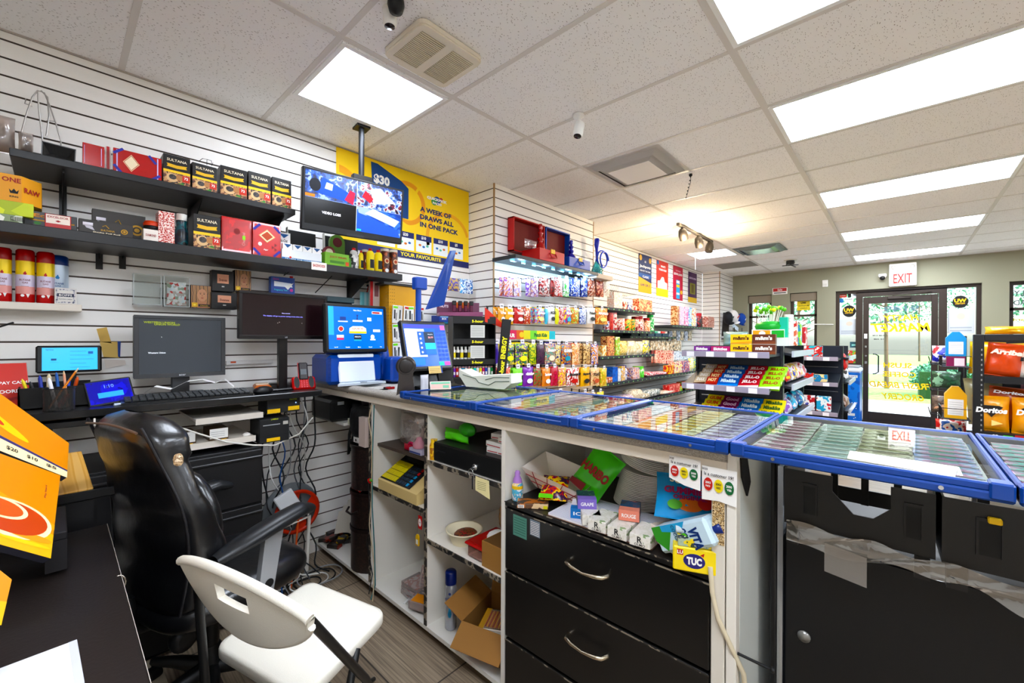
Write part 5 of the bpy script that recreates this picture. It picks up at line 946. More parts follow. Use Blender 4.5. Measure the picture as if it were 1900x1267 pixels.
# bay 3
e = empty('cash_box', 'black metal cash drawer with keys hanging from its lock', 'cash drawer', (1.145, 1.32, .831)); m = MB(); m.box(0, -.218, 0, .4, .21, .085, mat('#161515', .4), .003); build('body', m, e)
m = MB(); m.box(-.004, -.215, .004, 0, .207, .08, mat('#111', .35), .002); m.box(-.006, .12, .05, -.003, .18, .055, CHROME); m.lathe([(.013, 0), (.013, .008), (.008, .01)], CHROME, 14, T=Matrix.Translation((-.004, -.07, .03)) @ Matrix.Rotation(-PI/2, 4, 'Y')); build('front_panel', m, e)
m = MB(); m.tube([(-.014, -.07, .03), (-.03, -.07, .028)], .004, CHROME); m.tube([(-.03, -.07+.014*math.sin(k), .014+.014*math.cos(k)) for k in [t*PI/5 for t in range(10)]], .0014, CHROME, 5, closed=True); m.box(-.032, -.09, -.05, -.029, -.078, .005, CHROME, .001); build('keys', m, e)
m = MB(); m.prism([(0, 0), (.075, -.02), (.07, .05), (-.0, .055)], 0, .001, mat('#e9dfae', .6), 'y'); [m.rect(.01, .008+k*.007, .055, .0095+k*.007, -.0005, mat('#7a7350')) for k in range(5)]; put('paper_tag', m, (1.118, 1.225, .78), 'cream paper tag hanging from the cash drawer keys', 'tag', rz=-85)
gr = mat('#5ed422', .45)
m = MB(); m.bag(.16, .05, .06, mat('#5ccc26', .5, bump=.3, bscale=30), seed=2); m.ball(.07, 0, .06, .05, .03, .03, mat('#3aa52e', .4), 10); put('green_cloth', m, (1.22, 1.46, .917), 'bright green cloth lying on the black cash drawer', 'cloth', rz=-90)
for i, (x, y, z, r) in enumerate([(1.2, 1.19, .9165, 4), (1.2, 1.195, .9395, -3), (1.2, 1.13, .9165, 2), (1.2, 1.128, .9395, -4), (1.205, 1.13, .9625, 3), (1.24, 1.205, .9625, 10)]):
    m = MB(); m.box(-.045, -.032, 0, .045, .032, .022, mat('#e9e6e2', .45), .001); m.rect(-.04, .004, .04, .008, -.0325, mat('#c8585a')); m.add([(-.03, -.02, .0225), (.03, -.02, .0225), (.03, .02, .0225), (-.03, .02, .0225)], [(0, 1, 2, 3)], mat('#c9c3bd')); put('cigarette_carton', m, (x+.02, y, z), 'small white pack, %s of the pile on the cash drawer' % ORD[i], 'pack', 'white packs piled on the cash drawer', rz=r-90)
m = MB(); m.lathe([(.02, 0), (.021, .06), (.014, .08), (.016, .09)], patt(['#d89a1e', '#f0c83a', '#b8781a'], 40, .3), 14); put('small_bottle', m, (1.16, 1.548, .831), 'small amber bottle squeezed left of the cash drawer', 'bottle')
e = empty('food_bowl', 'round white food tub with leftover brown food', 'bowl', (1.23, 1.42, .476)); m = MB(); m.lathe([(.055, 0), (.075, .05), (.082, .052), (.083, .058), (.073, .055), (.055, .008), (0, .006)], mat('#e6dcc0', .4), 28); build('tub', m, e); m = MB(); m.ball(0, -.01, .035, .055, .05, .02, patt(['#6a3418', '#8a4a22', '#3a1c10', '#a82818'], 70, .5), 14); build('food', m, e)
e = empty('red_lidded_container', 'clear food container with a red lid and a used tissue on top', 'container', (1.24, 1.255, .476)); m = MB(); m.box(-.085, -.06, 0, .085, .06, .05, clear('#f0d8d0', .15, .05, .3, '#e0a898'), .006); build('tub', m, e)
m = MB(); m.box(-.095, -.07, .05, .095, .07, .062, mat('#c31216', .3, coat=.3), .008); m.box(-.08, -.055, .062, .08, .055, .065, mat('#b40f14', .3), .003); build('lid', m, e); m = MB(); m.ball(0, 0, 0, .04, .03, .018, mat('#e9e6e2', .8, bump=.6, bscale=40), 10, e=.7); put('tissue', m, (1.24, 1.23, .558), 'crumpled white tissue on the red container lid', 'tissue')
m = MB(); m.box(0, 0, 0, .12, .15, .1, mat('#a67a46', .7)); m.box(.004, .004, .09, .116, .146, .1005, mat('#6d4c28', .8)); put('cardboard_box', m, (1.145, 1.215, .476), 'brown cardboard box on the middle shelf of the third bay', 'cardboard box', rz=-90)
e = empty('cleaning_brush', 'amber clear plastic takeaway lid standing at the back of the third bay', 'lid', (1.4, 1.25, .476)); m = MB(); m.lathe([(.11, 0), (.1, .02), (.09, .03), (.0, .032)], clear('#e0a860', .2, .05, .45, '#c98a48'), 20, T=Matrix.Translation((0, 0, .11)) @ Matrix.Rotation(math.radians(-70), 4, 'Y')); e.name = 'takeaway_shell'; build('shell', m, e)
e = empty('spray_can', 'silver aerosol can with a dark blue cap at the bottom of the third bay', 'can', (1.2, 1.475, .081)); m = MB(); r = .026; m.lathe([(r*.9, 0), (r, .004), (r, .185), (r*.8, .2)], mat('#b9bcc4', .25, .7), 24); y = -r-.0008; m.T = Matrix.Rotation(math.radians(-50), 4, 'Z'); m.poly([(-.004, .06), (.004, .06), (.009, .075), (0, .12), (-.009, .075)], y, mat('#2a9fd8')); m.disc(0, .165, .006, .006, y, mat('#1b2f6e')); m.txt('BUTANE', 0, .145, .008, y, mat('#1b2f6e')); build('body', m, e); m = MB(); m.lathe([(r*.98, .2), (r*1.0, .205), (r*.98, .25), (r*.8, .257), (0, .257)], mat('#12205e', .3), 24); build('cap', m, e)
e = empty('open_cardboard_box', 'open brown cardboard box with flaps at the bottom of the third bay', 'cardboard box', (1.28, 1.25, .081), RZ(-75)); KB = mat('#a37645', .75); m = MB(); W2, D2, H2 = .11, .12, .13
m.box(-W2, -D2, 0, W2, D2, .003, KB); m.box(-W2, -D2, 0, W2, -D2+.003, H2, KB); m.box(-W2, D2-.003, 0, W2, D2, H2, KB); m.box(-W2, -D2, 0, -W2+.003, D2, H2, KB); m.box(W2-.003, -D2, 0, W2, D2, H2, KB); build('carton', m, e)
m = MB(); m.T = Matrix.Translation((0, -D2, H2)) @ Matrix.Rotation(math.radians(215), 4, 'X'); m.box(-W2, 0, 0, W2, .1, .003, KB); build('flap', m, e); m = MB(); m.T = Matrix.Translation((-W2, 0, H2)) @ Matrix.Rotation(math.radians(-60), 4, 'Y'); m.box(-.003, -D2, 0, 0, D2, .1, KB); build('flap', m, e); m = MB(); m.T = Matrix.Translation((0, D2, H2)) @ Matrix.Rotation(math.radians(-15), 4, 'X'); m.box(-W2, 0, 0, W2, .003, .09, KB); build('flap', m, e)
m = MB(); m.box(-.075, -.05, 0, .075, .05, .035, mat('#e9e0d4', .4), .003); m.box(-.073, -.048, .035, .073, .048, .037, clear('#ffffff', .2)); 
for k in range(14): m.box(-.05+.0085*k, -.04, .0355, -.045+.0085*k, .04, .0362, mat(('#d8502a', '#f0a83a')[k % 2]))
m.box(-.075, -.05, .0352, -.052, .05, .0365, mat('#e9b020')); put('cigar_tray', m, (1.24, 1.2, .19), 'tray of orange and white packs resting on the open cardboard box', 'tray', rz=-70, ry=-8, rx=12)
# right bay, on top of the drawer chest
ZT = .776
def on(name, fn, x, y, lab, cat, rz=0, rx=0, ry=0, z=0, group=None): m = MB(); fn(m); return put(name, m, (x, y, ZT+z), lab, cat, group, rz, rx, ry)
def f(m):
    r = .021; m.lathe([(r*.9, 0), (r, .004), (r, .055), (r*.85, .066)], patt(['#e6e6ee', '#68b8d8', '#f0d8a0', '#e6e6ee'], 28, .3), 18); m.lathe([(r*1.01, .044), (r*1.01, .056)], mat('#e8c020'), 18, cap=False); m.lathe([(r*.9, .06), (r*.75, .078), (r*.45, .09), (r*.5, .1), (r*.35, .108), (0, .11)], mat('#b58ad0', .25), 18)
on('candy_baby_bottle', f, 1.165, 1.045, 'little purple topped plastic bottle on the left end of the drawer chest', 'bottle')
e = empty('paper_food_tray', 'white paper food tray with a red check pattern tipped on its side', 'food tray', (1.30, .95, ZT+.03), (math.radians(8), math.radians(12), math.radians(-82)))
PT = mat('#ece4da', .6); CK = mat('#ece2d8', .6); m = MB(); a, b, c, d, hh = .075, .05, .125, .085, .075
IN = [(-a, -b, 0), (a, -b, 0), (a, b, 0), (-a, b, 0), (-c, -d, hh), (c, -d, hh), (c, d, hh), (-c, d, hh)]
m.add(IN, [(0, 1, 2, 3), (0, 4, 5, 1)[::-1], (1, 5, 6, 2)[::-1], (2, 6, 7, 3)[::-1], (3, 7, 4, 0)[::-1]], PT); m.add([(p[0]*1.02, p[1]*1.02, p[2]-.002) for p in IN], [(0, 3, 2, 1), (0, 4, 5, 1), (1, 5, 6, 2), (2, 6, 7, 3), (3, 7, 4, 0)], CK)
build('tray', m, e); m = MB(); rr = mat('#a8201c', .5)
def lerp(p, q, t): return tuple(p[i]+(q[i]-p[i])*t for i in range(3))
for t in (.1, .35, .6, .85):
    p = lerp((-a*1.03, -b*1.04, -.003), (a*1.03, -b*1.04, -.003), t); q = lerp((-c*1.03, -d*1.04, hh), (c*1.03, -d*1.04, hh), min(1, t+.1)); m.tube([p, q], .0016, rr, 4)
for t in (.3, .65): m.tube([lerp((-a*1.03, -b*1.04, -.003), (-c*1.03, -d*1.04, hh), t), lerp((a*1.03, -b*1.04, -.003), (c*1.03, -d*1.04, hh), t)], .0016, rr, 4)
build('red_check_print', m, e)
def f(m):
    for k in range(5): m.lathe([(.0, -.002), (.012, -.002), (.012, .0), (0, .0)], mat('#5f5a54', .3, .8), 14, T=Matrix.Translation((k*.013, .003*k, .014)) @ Matrix.Rotation(math.radians(62), 4, 'Y'))
on('coins', f, 1.27, .97, 'row of dark coins lying inside the paper food tray', 'coins', rz=-82, z=.045)
def f(m): m.box(-.055, -.028, 0, .055, .028, .016, patt(['#3a2b22', '#c9782a', '#6b4a34', '#e8c9a0'], 18, .35), .001); m.rect(-.052, .002, -.03, .013, -.0285, WHITE); [m.rect(-.05+k*.003, .003, -.0485+k*.003, .012, -.029, INK) for k in range(6)]; m.rect(.038, .002, .053, .013, -.0285, mat('#d8d02a'))
on('condom_box', f, 1.16, .965, 'small brown and orange box with a yellow sticker before the food tray', 'box', rz=-55)
def f(m): m.bag(.1, .13, .04, patt(['#5c1a5c', '#d83a1e', '#e8c020', '#3d1240', '#b82c1c'], 26, .25, 'noise'), seed=4); m.rect(-.05, -.006, -.0, .016, -.012, mat('#6fd41e'))
on('candy_bag', f, 1.19, .9, 'purple and red candy bag with a green end lying before the food tray', 'bag', rz=-60, rx=-70, z=.03)
def f(m): m.bag(.13, .17, .04, mat('#4cc41e', .28, coat=.3), seed=6); m.txt('HARIBO', 0, .085, .036, -.024, mat('#b8181c'), w=.115, bold=.05); m.poly([(-.06, .02), (.0, .03), (.0, .0), (-.06, .0)][::-1], -.022, mat('#8c1a18'))
on('candy_bag', f, 1.3, .845, 'bright green gummy bag with red lettering leaning on the foam plates', 'bag', rz=-90, rx=-25, ry=28, z=.045)
PL = mat('#f6f1e8', .6)
for i in range(22):
    m = MB(); R_ = .105; m.lathe([(R_*.6, 0), (R_*.72, .004), (R_, .016), (R_, .0185), (R_*.7, .0065), (0, .004)], PL, 36); put('foam_plate', m, (1.44+.001*i, .68-.0012*i, ZT+.0055*i), '%s white foam plate from the bottom of the straight lower stack' % ORD[i], 'plate', 'foam plates stacked in the right bay', ry=.0)
for i in range(12):
    m = MB(); m.lathe([(R_*.6, 0), (R_*.72, .004), (R_, .016), (R_, .0185), (R_*.7, .0065), (0, .004)], PL, 36); put('foam_plate', m, (1.46+.001*i, .665-.001*i, ZT+.142+.006*i), '%s white foam plate from the bottom of the tilted upper stack' % ORD[i], 'plate', 'tilted foam plates in the right bay', rx=13, ry=-4)
m = MB(); m.box(-.18, -.11, 0, .18, .11, .008, mat('#eceaf0', .6)); [m.box(-.178, -.11+k*.0083, .0082, .178, -.1094+k*.0083, .0085, mat('#9fb0d8')) for k in range(26)]; m.box(-.182, -.113, -.001, .182, .112, .001, mat('#8a6a58')); put('notebook', m, (1.25, .7, ZT+.001), 'open lined notepad under the small boxes on the drawer chest', 'notepad', rz=-88)
def gbox(c1, c2, t, tc=WHITE, w_=.06, d_=.085, h_=.032):
    def f(m): m.box(-w_/2, -d_/2, 0, w_/2, d_/2, h_, c2, .001); m.box(-w_/2-.0003, -d_/2-.0006, .0003, w_/2+.0003, -d_/2+.03, h_+.0003, c1); m.txt(t, 0, h_*.5, h_*.36, -d_/2-.0014, tc, w=w_*.7, bold=.02)
    return f
VB = patt(['#2c5a50', '#1f3a44', '#5a8a60'], 30, .4)
on('vape_box', gbox(mat('#2a7ec8'), mat('#e9e6f0'), 'ICE'), 1.2, .79, 'blue and white box lying under the lilac box', 'box', rz=-60, z=.01)
on('vape_box', gbox(mat('#8a76c8'), VB, 'GRAPE'), 1.21, .775, 'lilac and green box on the notepad', 'box', rz=-52, z=.043)
on('vape_box', gbox(mat('#e8907c'), patt(['#2c2c34', '#1f4a6e', '#8a4a4a'], 30, .4), 'ROUGE'), 1.22, .62, 'salmon pink and navy box on top of the white boxes', 'box', rz=-68, z=.045)
WB = patt(['#ece8e0', '#ece8e0', '#e2ded2', '#ece8e0', '#8fa878'], 30, .45)
def f(m): m.box(-.03, -.05, 0, .03, .05, .033, WB, .001); m.txt('R', 0, .02, .018, -.0506, INK); m.txt('OLMO', .0, .006, .008, -.0506, mat('#55504a'))
for i, (x, y, r, l) in enumerate([(1.185, .745, -50, 'white leaf printed box turned askew, left of the white row'), (1.17, .685, -84, 'white leaf printed box, left one of the straight row of three'), (1.17, .615, -86, 'white leaf printed box in the middle of the straight row of three'), (1.17, .545, -84, 'white leaf printed box, right one of the straight row of three')]): on('vape_box', f, x, y, l, 'box', rz=r, z=.0095, group='white leaf printed boxes on the notepad')
def f(m): m.bag(.17, .14, .04, mat('#1f9ad4', .25, coat=.3), seed=9); m.txt('SOUR', -.01, .105, .02, -.024, mat('#e8e0c0'), rot=-.2, bold=.03); m.txt('GUMMIES', 0, .075, .022, -.026, mat('#a8285c'), w=.12, bold=.05); m.txt('ORIGINAL', .01, .055, .014, -.026, mat('#a8285c'), w=.09, bold=.05); m.disc(.01, .035, .035, .02, -.022, mat('#e87a28')); m.disc(-.03, .032, .02, .015, -.0225, mat('#5cae3a')); m.disc(.05, .045, .02, .02, -.0225, mat('#d83a2a'))
on('candy_bag', f, 1.2, .44, 'bright blue gummy candy bag on top of the pile by the end panel', 'bag', rz=-70, rx=-48, z=.09)
def f(m): m.bag(.16, .12, .04, clear('#f0e8e0', .25, .1, .35, '#e8dccc'), seed=10)
on('plastic_bag', f, 1.36, .5, 'clear bag with pale sweets behind the blue candy bag', 'bag', rz=-80, rx=-30, z=.07)
def f(m):
    m.box(-.035, -.03, 0, .035, .03, .17, mat('#cfe3ee', .3), .008); y = -.0306; m.poly([(-.035, 0), (.0, 0), (.03, .03), (-.035, .07)], y, mat('#3f9a34')); m.poly([(-.035, .03), (-.02, .03), (-.01, .09), (-.035, .11)], y-.0005, mat('#4aa8d8')); m.txt('VITA', .01, .125, .03, y-.001, mat('#143a7c'), w=.055, bold=.05, rot=0); m.txt('COCO', .005, .095, .024, y-.001, mat('#143a7c'), w=.05, bold=.05); m.disc(.0, .095, .008, .009, y-.0015, mat('#5cb82e')); m.txt('coconut', 0, .07, .012, y-.001, mat('#3a6a8a')); m.lathe([(.013, .17), (.014, .19), (0, .191)], mat('#12307c', .3), 14)
on('coconut_water_carton', f, 1.16, .49, 'pale blue and green coconut water carton lying on its side', 'carton', rz=-100, rx=0, ry=62, z=.038)
def f(m): m.box(-.05, -.025, 0, .05, .025, .045, mat('#efe0d4', .4), .001); [m.rect(-.045, .006+k*.006, .04, .008+k*.006, -.0256, mat('#d88a5a')) for k in range(6)]
on('medicine_box', f, 1.2, .49, 'white box with fine orange print under the coconut water carton', 'box', rz=-120, z=.005)
def f(m):
    m.box(-.055, -.05, 0, .055, .05, .062, mat('#ecd41a', .25, coat=.5), .003); y = -.0508; m.disc(-.004, .03, .026, .019, y, mat('#2f2a78')); m.txt('TUC', -.004, .03, .02, y-.0006, WHITE, w=.036, bold=.06); m.rect(-.045, .042, -.03, .056, y, mat('#c8281c')); m.txt('LU', -.0375, .049, .009, y-.0006, WHITE, bold=.03)
    m.poly([(.01, .048), (.018, .044), (.02, .054)], y-.0003, mat('#d83a1e'))
on('cracker_box', f, 1.155, .4, 'yellow cracker box with a purple oval logo, lowest right on the drawer chest', 'box', rz=-68, rx=0)
def f(m): m.box(-.048, -.05, 0, .048, .05, .022, patt(['#3a4a30', '#e0c84a', '#a8b8a0', '#222c3c', '#e8e6d8'], 28, .3), .001); 
on('crisp_box', f, 1.16, .4, 'flat colourful printed box lying on the yellow cracker box', 'box', rz=-64, z=.063)
def f(m): m.tube([(-.03, 0, .008), (.006, 0, .008)], .009, mat('#bfc9cc', .15), 12); m.tube([(.006, 0, .008), (.03, 0, .008)], .0095, mat('#12a0b4', .2), 12)
on('lighter', f, 1.13, .41, 'small clear and turquoise tube lying on top of the cracker box', 'lighter', rz=-60, z=.087)
def f(m): m.ball(0, 0, .03, .03, .03, .03, mat('#163a9c', .3), 12); m.ball(.03, .0, .02, .02, .02, .02, mat('#1b4ab8', .3), 10)
on('blue_wrapper', f, 1.22, .365, 'balled dark blue wrapper against the white end panel', 'wrapper', z=.03)
def f(m): m.ball(0, 0, .02, .022, .03, .02, mat('#e0481c', .35), 12)
on('bottle_top', f, 1.175, .455, 'small orange red lid between the carton and the cracker box', 'lid')
# ================================================================ CHAIRS
LEA = mat('#0b0b0d', .3, bump=.12, bscale=35, spec=.6, coat=.15)
e = empty('office_chair', 'black leather high back office chair with worn seams, facing the counter', 'office chair', (.40, 1.93, 0), RZ(16))
def prof(z):      # back cushion centre line: z -> (x rear, thickness, half width)
    t = (z-.46)/(1.13-.46); xr = -.235+.05*math.sin(t*PI)*1.1-.085*t; th = .135+.03*math.sin(t*PI*2.2)+.02*(t > .8); hw = .235+.03*math.sin(PI*min(1, t*1.3))-.035*max(0, t-.55)/.45*1.3
    return xr, th, hw
def fn(u, v):
    z = .46+.67*v; xr, th, hw = prof(z); a = 2*PI*u; e_ = .55
    cx = math.copysign(abs(math.cos(a))**e_, math.cos(a)); sy = math.copysign(abs(math.sin(a))**e_, math.sin(a))
    k = 1-.0*v; en = min(1, (1-v)*9+.0)**.5 if v > .89 else 1; en2 = min(1, v*10+.25)**.5
    q = en*en2; wob = .004*math.sin(31*v+3*cx)
    return (xr+th/2+(-cx*(th/2+wob))*q - .012*math.cos(sy*1.5)*(1 if cx > .5 else 0), sy*hw*(.35+.65*q), z)
m = MB(); m.grid(fn, 40, 40, LEA); xr, th, hw = prof(.46+.67); build('backrest', m, e)
m = MB()
for s in (-1, 1): m.tube([(prof(.5+.6*t/14)[0]+.02, s*(prof(.5+.6*t/14)[2]-.012), .5+.6*t/14) for t in range(15)], .0045, mat('#1b1a1c', .35), 6)
m.tube([(prof(1.075)[0]+.004, -.17+.34*t/10, 1.085+.01*math.sin(PI*t/10)) for t in range(11)], .004, mat('#6b5648', .6), 6)
build('piping', m, e)
m = MB(); m.T = Matrix.Translation((-.205, -.205, .985)); m.ball(0, 0, 0, .016, .012, .024, patt(['#c9ab86', '#8f7355', '#e2cdb0'], 90, .8), 10, e=.8); m.ball(.008, .003, -.035, .007, .008, .016, patt(['#c9ab86', '#8f7355', '#e2cdb0'], 90, .8), 8); build('worn_patch', m, e)
def fn(u, v):      # lumbar / side cushions
    a = 2*PI*u; z = .5+.42*v; q = math.sin(PI*v)**.4; return (prof(z)[0]+.14+.05*math.cos(a)*q, .19*math.copysign(abs(math.sin(a))**.6, math.sin(a))*q, z)
m = MB(); m.grid(fn, 24, 12, LEA); build('lumbar_cushion', m, e)
def fn(u, v):
    a = 2*PI*u; b = -PI/2+PI*v; c = abs(math.cos(b))**.35; z = .455+.06*math.copysign(abs(math.sin(b))**.8, math.sin(b))
    return (.03+.265*math.copysign(abs(math.cos(a))**.5, math.cos(a))*c, .25*math.copysign(abs(math.sin(a))**.5, math.sin(a))*c, z+.012*math.cos(a*2)*0+.02*(math.cos(a) > .2)*math.sin(b)*0)
m = MB(); m.grid(fn, 40, 16, LEA); build('seat', m, e)
GR = mat('#9fa0a2', .35, .3)
for s in (-1, 1):
    m = MB(); pts = [(-.14, s*.285, .655), (-.06, s*.29, .675), (.06, s*.29, .7), (.17, s*.285, .715), (.23, s*.275, .70)]; m.T = Matrix.Identity(4)
    def fn(u, v):
        a = 2*PI*u; i = min(3.999, v*4); k = int(i); f_ = i-k; p = Vector(pts[k]).lerp(Vector(pts[k+1]), f_); q = max(.15, math.sin(PI*min(1, .06+v*.9))**.35); return (p.x, p.y+.046*math.cos(a)*q, p.z+.028*math.sin(a)*q)
    m.grid(fn, 16, 24, mat('#1a1b1d', .35)); ar = build('armrest', m, e)
    m = MB(); m.prism([(.0, .42), (.055, .42), (.105, .69), (.035, .69)], s*.272-.012, s*.272+.012, GR, 'y'); m.lathe([(.016, -.014), (.016, .014)], BLACK, 16, T=Matrix.Translation((.045, s*.272, .49)) @ Matrix.Rotation(PI/2, 4, 'X')); build('arm_bracket', m, ar)
m = MB(); m.box(-.13, -.1, .37, .12, .1, .40, BLACK, .01); m.tube([(-.13, 0, .385), (-.24, 0, .40), (-.25, 0, .52)], .02, BLACK); m.lathe([(.035, 0), (.04, .02), (.04, .035), (.02, .04)], BLACK, 18, T=Matrix.Translation((-.15, -.1, .36)) @ Matrix.Rotation(PI/2, 4, 'X')); m.tube([(.02, -.08, .38), (.0, -.2, .35), (.05, -.27, .3)], [.01, .01, .018], BLACK); build('tilt_mechanism', m, e)
m = MB(); m.lathe([(.028, .11), (.028, .38)], BLACK, 18); m.lathe([(.04, .1), (.036, .2), (.03, .21)], BLACK, 18); build('gas_column', m, e)
m = MB()
for k in range(5):
    a = k*2*PI/5+.5; c, s = math.cos(a), math.sin(a); m.tube([(.03*c, .03*s, .12), (.18*c, .18*s, .1), (.3*c, .3*s, .075)], [.03, .022, .016], BLACK)
build('base', m, e)
for k in range(5):
    a = k*2*PI/5+.5; c, s = math.cos(a), math.sin(a); m = MB(); m.lathe([(.024, -.02), (.026, -.012), (.026, .012), (.024, .02)], BLACK, 16, T=Matrix.Translation((.3*c, .3*s, .027)) @ Matrix.Rotation(a, 4, 'Z') @ Matrix.Rotation(PI/2, 4, 'X')); m.tube([(.3*c, .3*s, .03), (.3*c, .3*s, .08)], .008, BLACK); build('caster', m, e)
# folding chair
e = empty('folding_chair', 'cream plastic folding chair with a hand hole in its back', 'folding chair', (.5, 1.35, 0)); FC = mat('#e9e4d8', .45, bump=.1, bscale=300); FB = mat('#161616', .35)
O = Vector((.5, 1.35, 0)); fw_ = Vector((.96, .28, 0)).normalized(); sd = Vector((-.28, .96, 0)).normalized()
TF = Matrix(((fw_.x, sd.x, 0, 0), (fw_.y, sd.y, 0, 0), (0, 0, 1, 0), (0, 0, 0, 1)))
def L2(p): d = Vector(p)-O; return Vector((d.dot(fw_), d.dot(sd), p[2]))
e.rotation_euler = (0, 0, math.atan2(fw_.y, fw_.x))
A, B, C_, D_ = [L2(q) for q in ((.655, 1.65, .45), (.76, 1.27, .45), (.425, 1.115, .45), (.318, 1.505, .45))]
m = MB(); out = []
P4 = [A, D_, C_, B]
for i in range(4):
    p, a, b = P4[i], P4[i-1], P4[(i+1) % 4]; r = .045
    pa = p+(a-p).normalized()*r; pb = p+(b-p).normalized()*r
    for t in range(6): t_ = t/5; out.append(((1-t_)**2*pa.x+2*t_*(1-t_)*p.x+t_*t_*pb.x, (1-t_)**2*pa.y+2*t_*(1-t_)*p.y+t_*t_*pb.y))
c0 = (sum(q[0] for q in out)/len(out), sum(q[1] for q in out)/len(out))
def ringp(k, z): return [(c0[0]+(q[0]-c0[0])*k, c0[1]+(q[1]-c0[1])*k, z) for q in out]
rings = [ringp(.985, .42), ringp(1.0, .425), ringp(1.0, .445), ringp(.985, .453), ringp(.93, .4545), ringp(.5, .449)]
n = len(out); vs = sum(rings, []); fs = []
for j in range(len(rings)-1):
    for i in range(n): k = (i+1) % n; fs.append((j*n+i, j*n+k, (j+1)*n+k, (j+1)*n+i))
m.add(vs, fs, FC, True); m.add(rings[-1], [tuple(range(n))], FC); m.add(rings[0], [tuple(range(n))[::-1]], FC); build('seat', m, e)
Lp, Rp = L2((.235, 1.44, 0)), L2((.375, .935, 0)); m = MB(); NU = 32
def bk(u, v, off):
    s = math.sin(PI*u); p = Lp.lerp(Rp, u); top = .765+.045*s**.8; bot = .76-.125*max(0, s)**.55; z = bot+(top-bot)*v
    bowx = -.025*s+(1-v)*.035*s**.5; return (p.x+bowx+off, p.y, z)
for off, flip in ((-.009, False), (.009, True)):
    def V(i, j, off=off): return bk(i/NU, j/8, off)
    for i in range(NU):
        for j in range(8):
            if 12 <= i < 20 and 4 <= j < 6: continue
            q = [V(i, j), V(i+1, j), V(i+1, j+1), V(i, j+1)]; m.add(q, [(0, 1, 2, 3) if not flip else (3, 2, 1, 0)], FC, True)
def strip(l):
    for a, b in zip(l, l[1:]): m.add([bk(*a, -.009), bk(*b, -.009), bk(*b, .009), bk(*a, .009)], [(0, 3, 2, 1)], FC, True)
strip([(i/NU, 0) for i in range(NU+1)]); strip([(i/NU, 1) for i in range(NU+1)][::-1]); strip([(i/NU, .5) for i in range(12, 21)][::-1]); strip([(i/NU, .75) for i in range(12, 21)]); strip([(12/NU, .5), (12/NU, .75)][::-1]); strip([(20/NU, .75), (20/NU, .5)][::-1])
m.tube([bk(i/NU, 1, -.004) for i in range(NU+1)], .012, FC, 10); m.tube([bk(.01+i/NU*.98, .0, .0) for i in range(NU+1)], .0085, FC, 8); build('backrest', m, e)
Lt, Rt = Lp+Vector((.02, -.03, .72)), Rp+Vector((.02, .03, .74))
ft = [L2((.32, 1.49, .012)), L2((.80, 1.33, .012)), L2((.62, 1.62, .012)), L2((.4, 1.12, .012))]
for nm, pts in (('leg', [Lt, L2((.288, 1.45, .39)), ft[0]]), ('leg', [Rt, L2((.60, 1.12, .40)), ft[1]]), ('leg', [L2((.5, 1.56, .41)), ft[2]]), ('leg', [L2((.62, 1.21, .43)), L2((.55, 1.14, .33)), ft[3]])):
    m = MB(); m.tube([tuple(p) for p in pts], .0115, FB, 12); lg = build(nm, m, e); k = MB(); p = pts[-1]; k.tube([(p.x, p.y, .001), (p.x, p.y, .03)], .0145, BLACK, 10); build('foot_cap', k, lg)
m = MB(); m.tube([tuple(L2((.58, 1.135, .37))), tuple(L2((.66, 1.18, .33)))], .007, FB); m.tube([tuple(ft[1].lerp(Rt, .25)), tuple(ft[2]+Vector((0, 0, .12)))], .008, FB); build('brace', m, e)
# ================================================================ LEFT FOREGROUND: black desk, orange cards, wooden board
LZ = .75
e = empty('foreground_desk', 'black desk in the left foreground with dust and a paper sheet', 'desk', (-.4, 1.9, 0)); m = MB(); DK = mat('#1f1917', .42, bump=.05, bscale=120)
m.box(-.8, -1.5, LZ-.03, .515, .05, LZ, DK, .002); build('desk_top', m, e); m = MB(); m.box(.50, -1.45, 0, .512, .04, LZ-.031, mat('#171413', .4)); m.box(-.79, .02, 0, .5, .035, LZ-.031, mat('#171413', .4)); build('side_panel', m, e)
m = MB(); m.box(.5155, -1.5, LZ-.03, .5165, .05, LZ+.0003, mat('#b9b1a8', .6)); build('worn_edge', m, e)
m = MB(); m.box(-.25, -.2, 0, .0, .0, .0006, mat('#dfe0e6', .7)); m.box(-.012, -.2, .0006, .0, .0, .001, mat('#c9cad2', .7)); put('paper_sheet', m, (.029, 1.242, LZ), 'white paper sheet lying on the black desk at the bottom left', 'paper', rz=2)
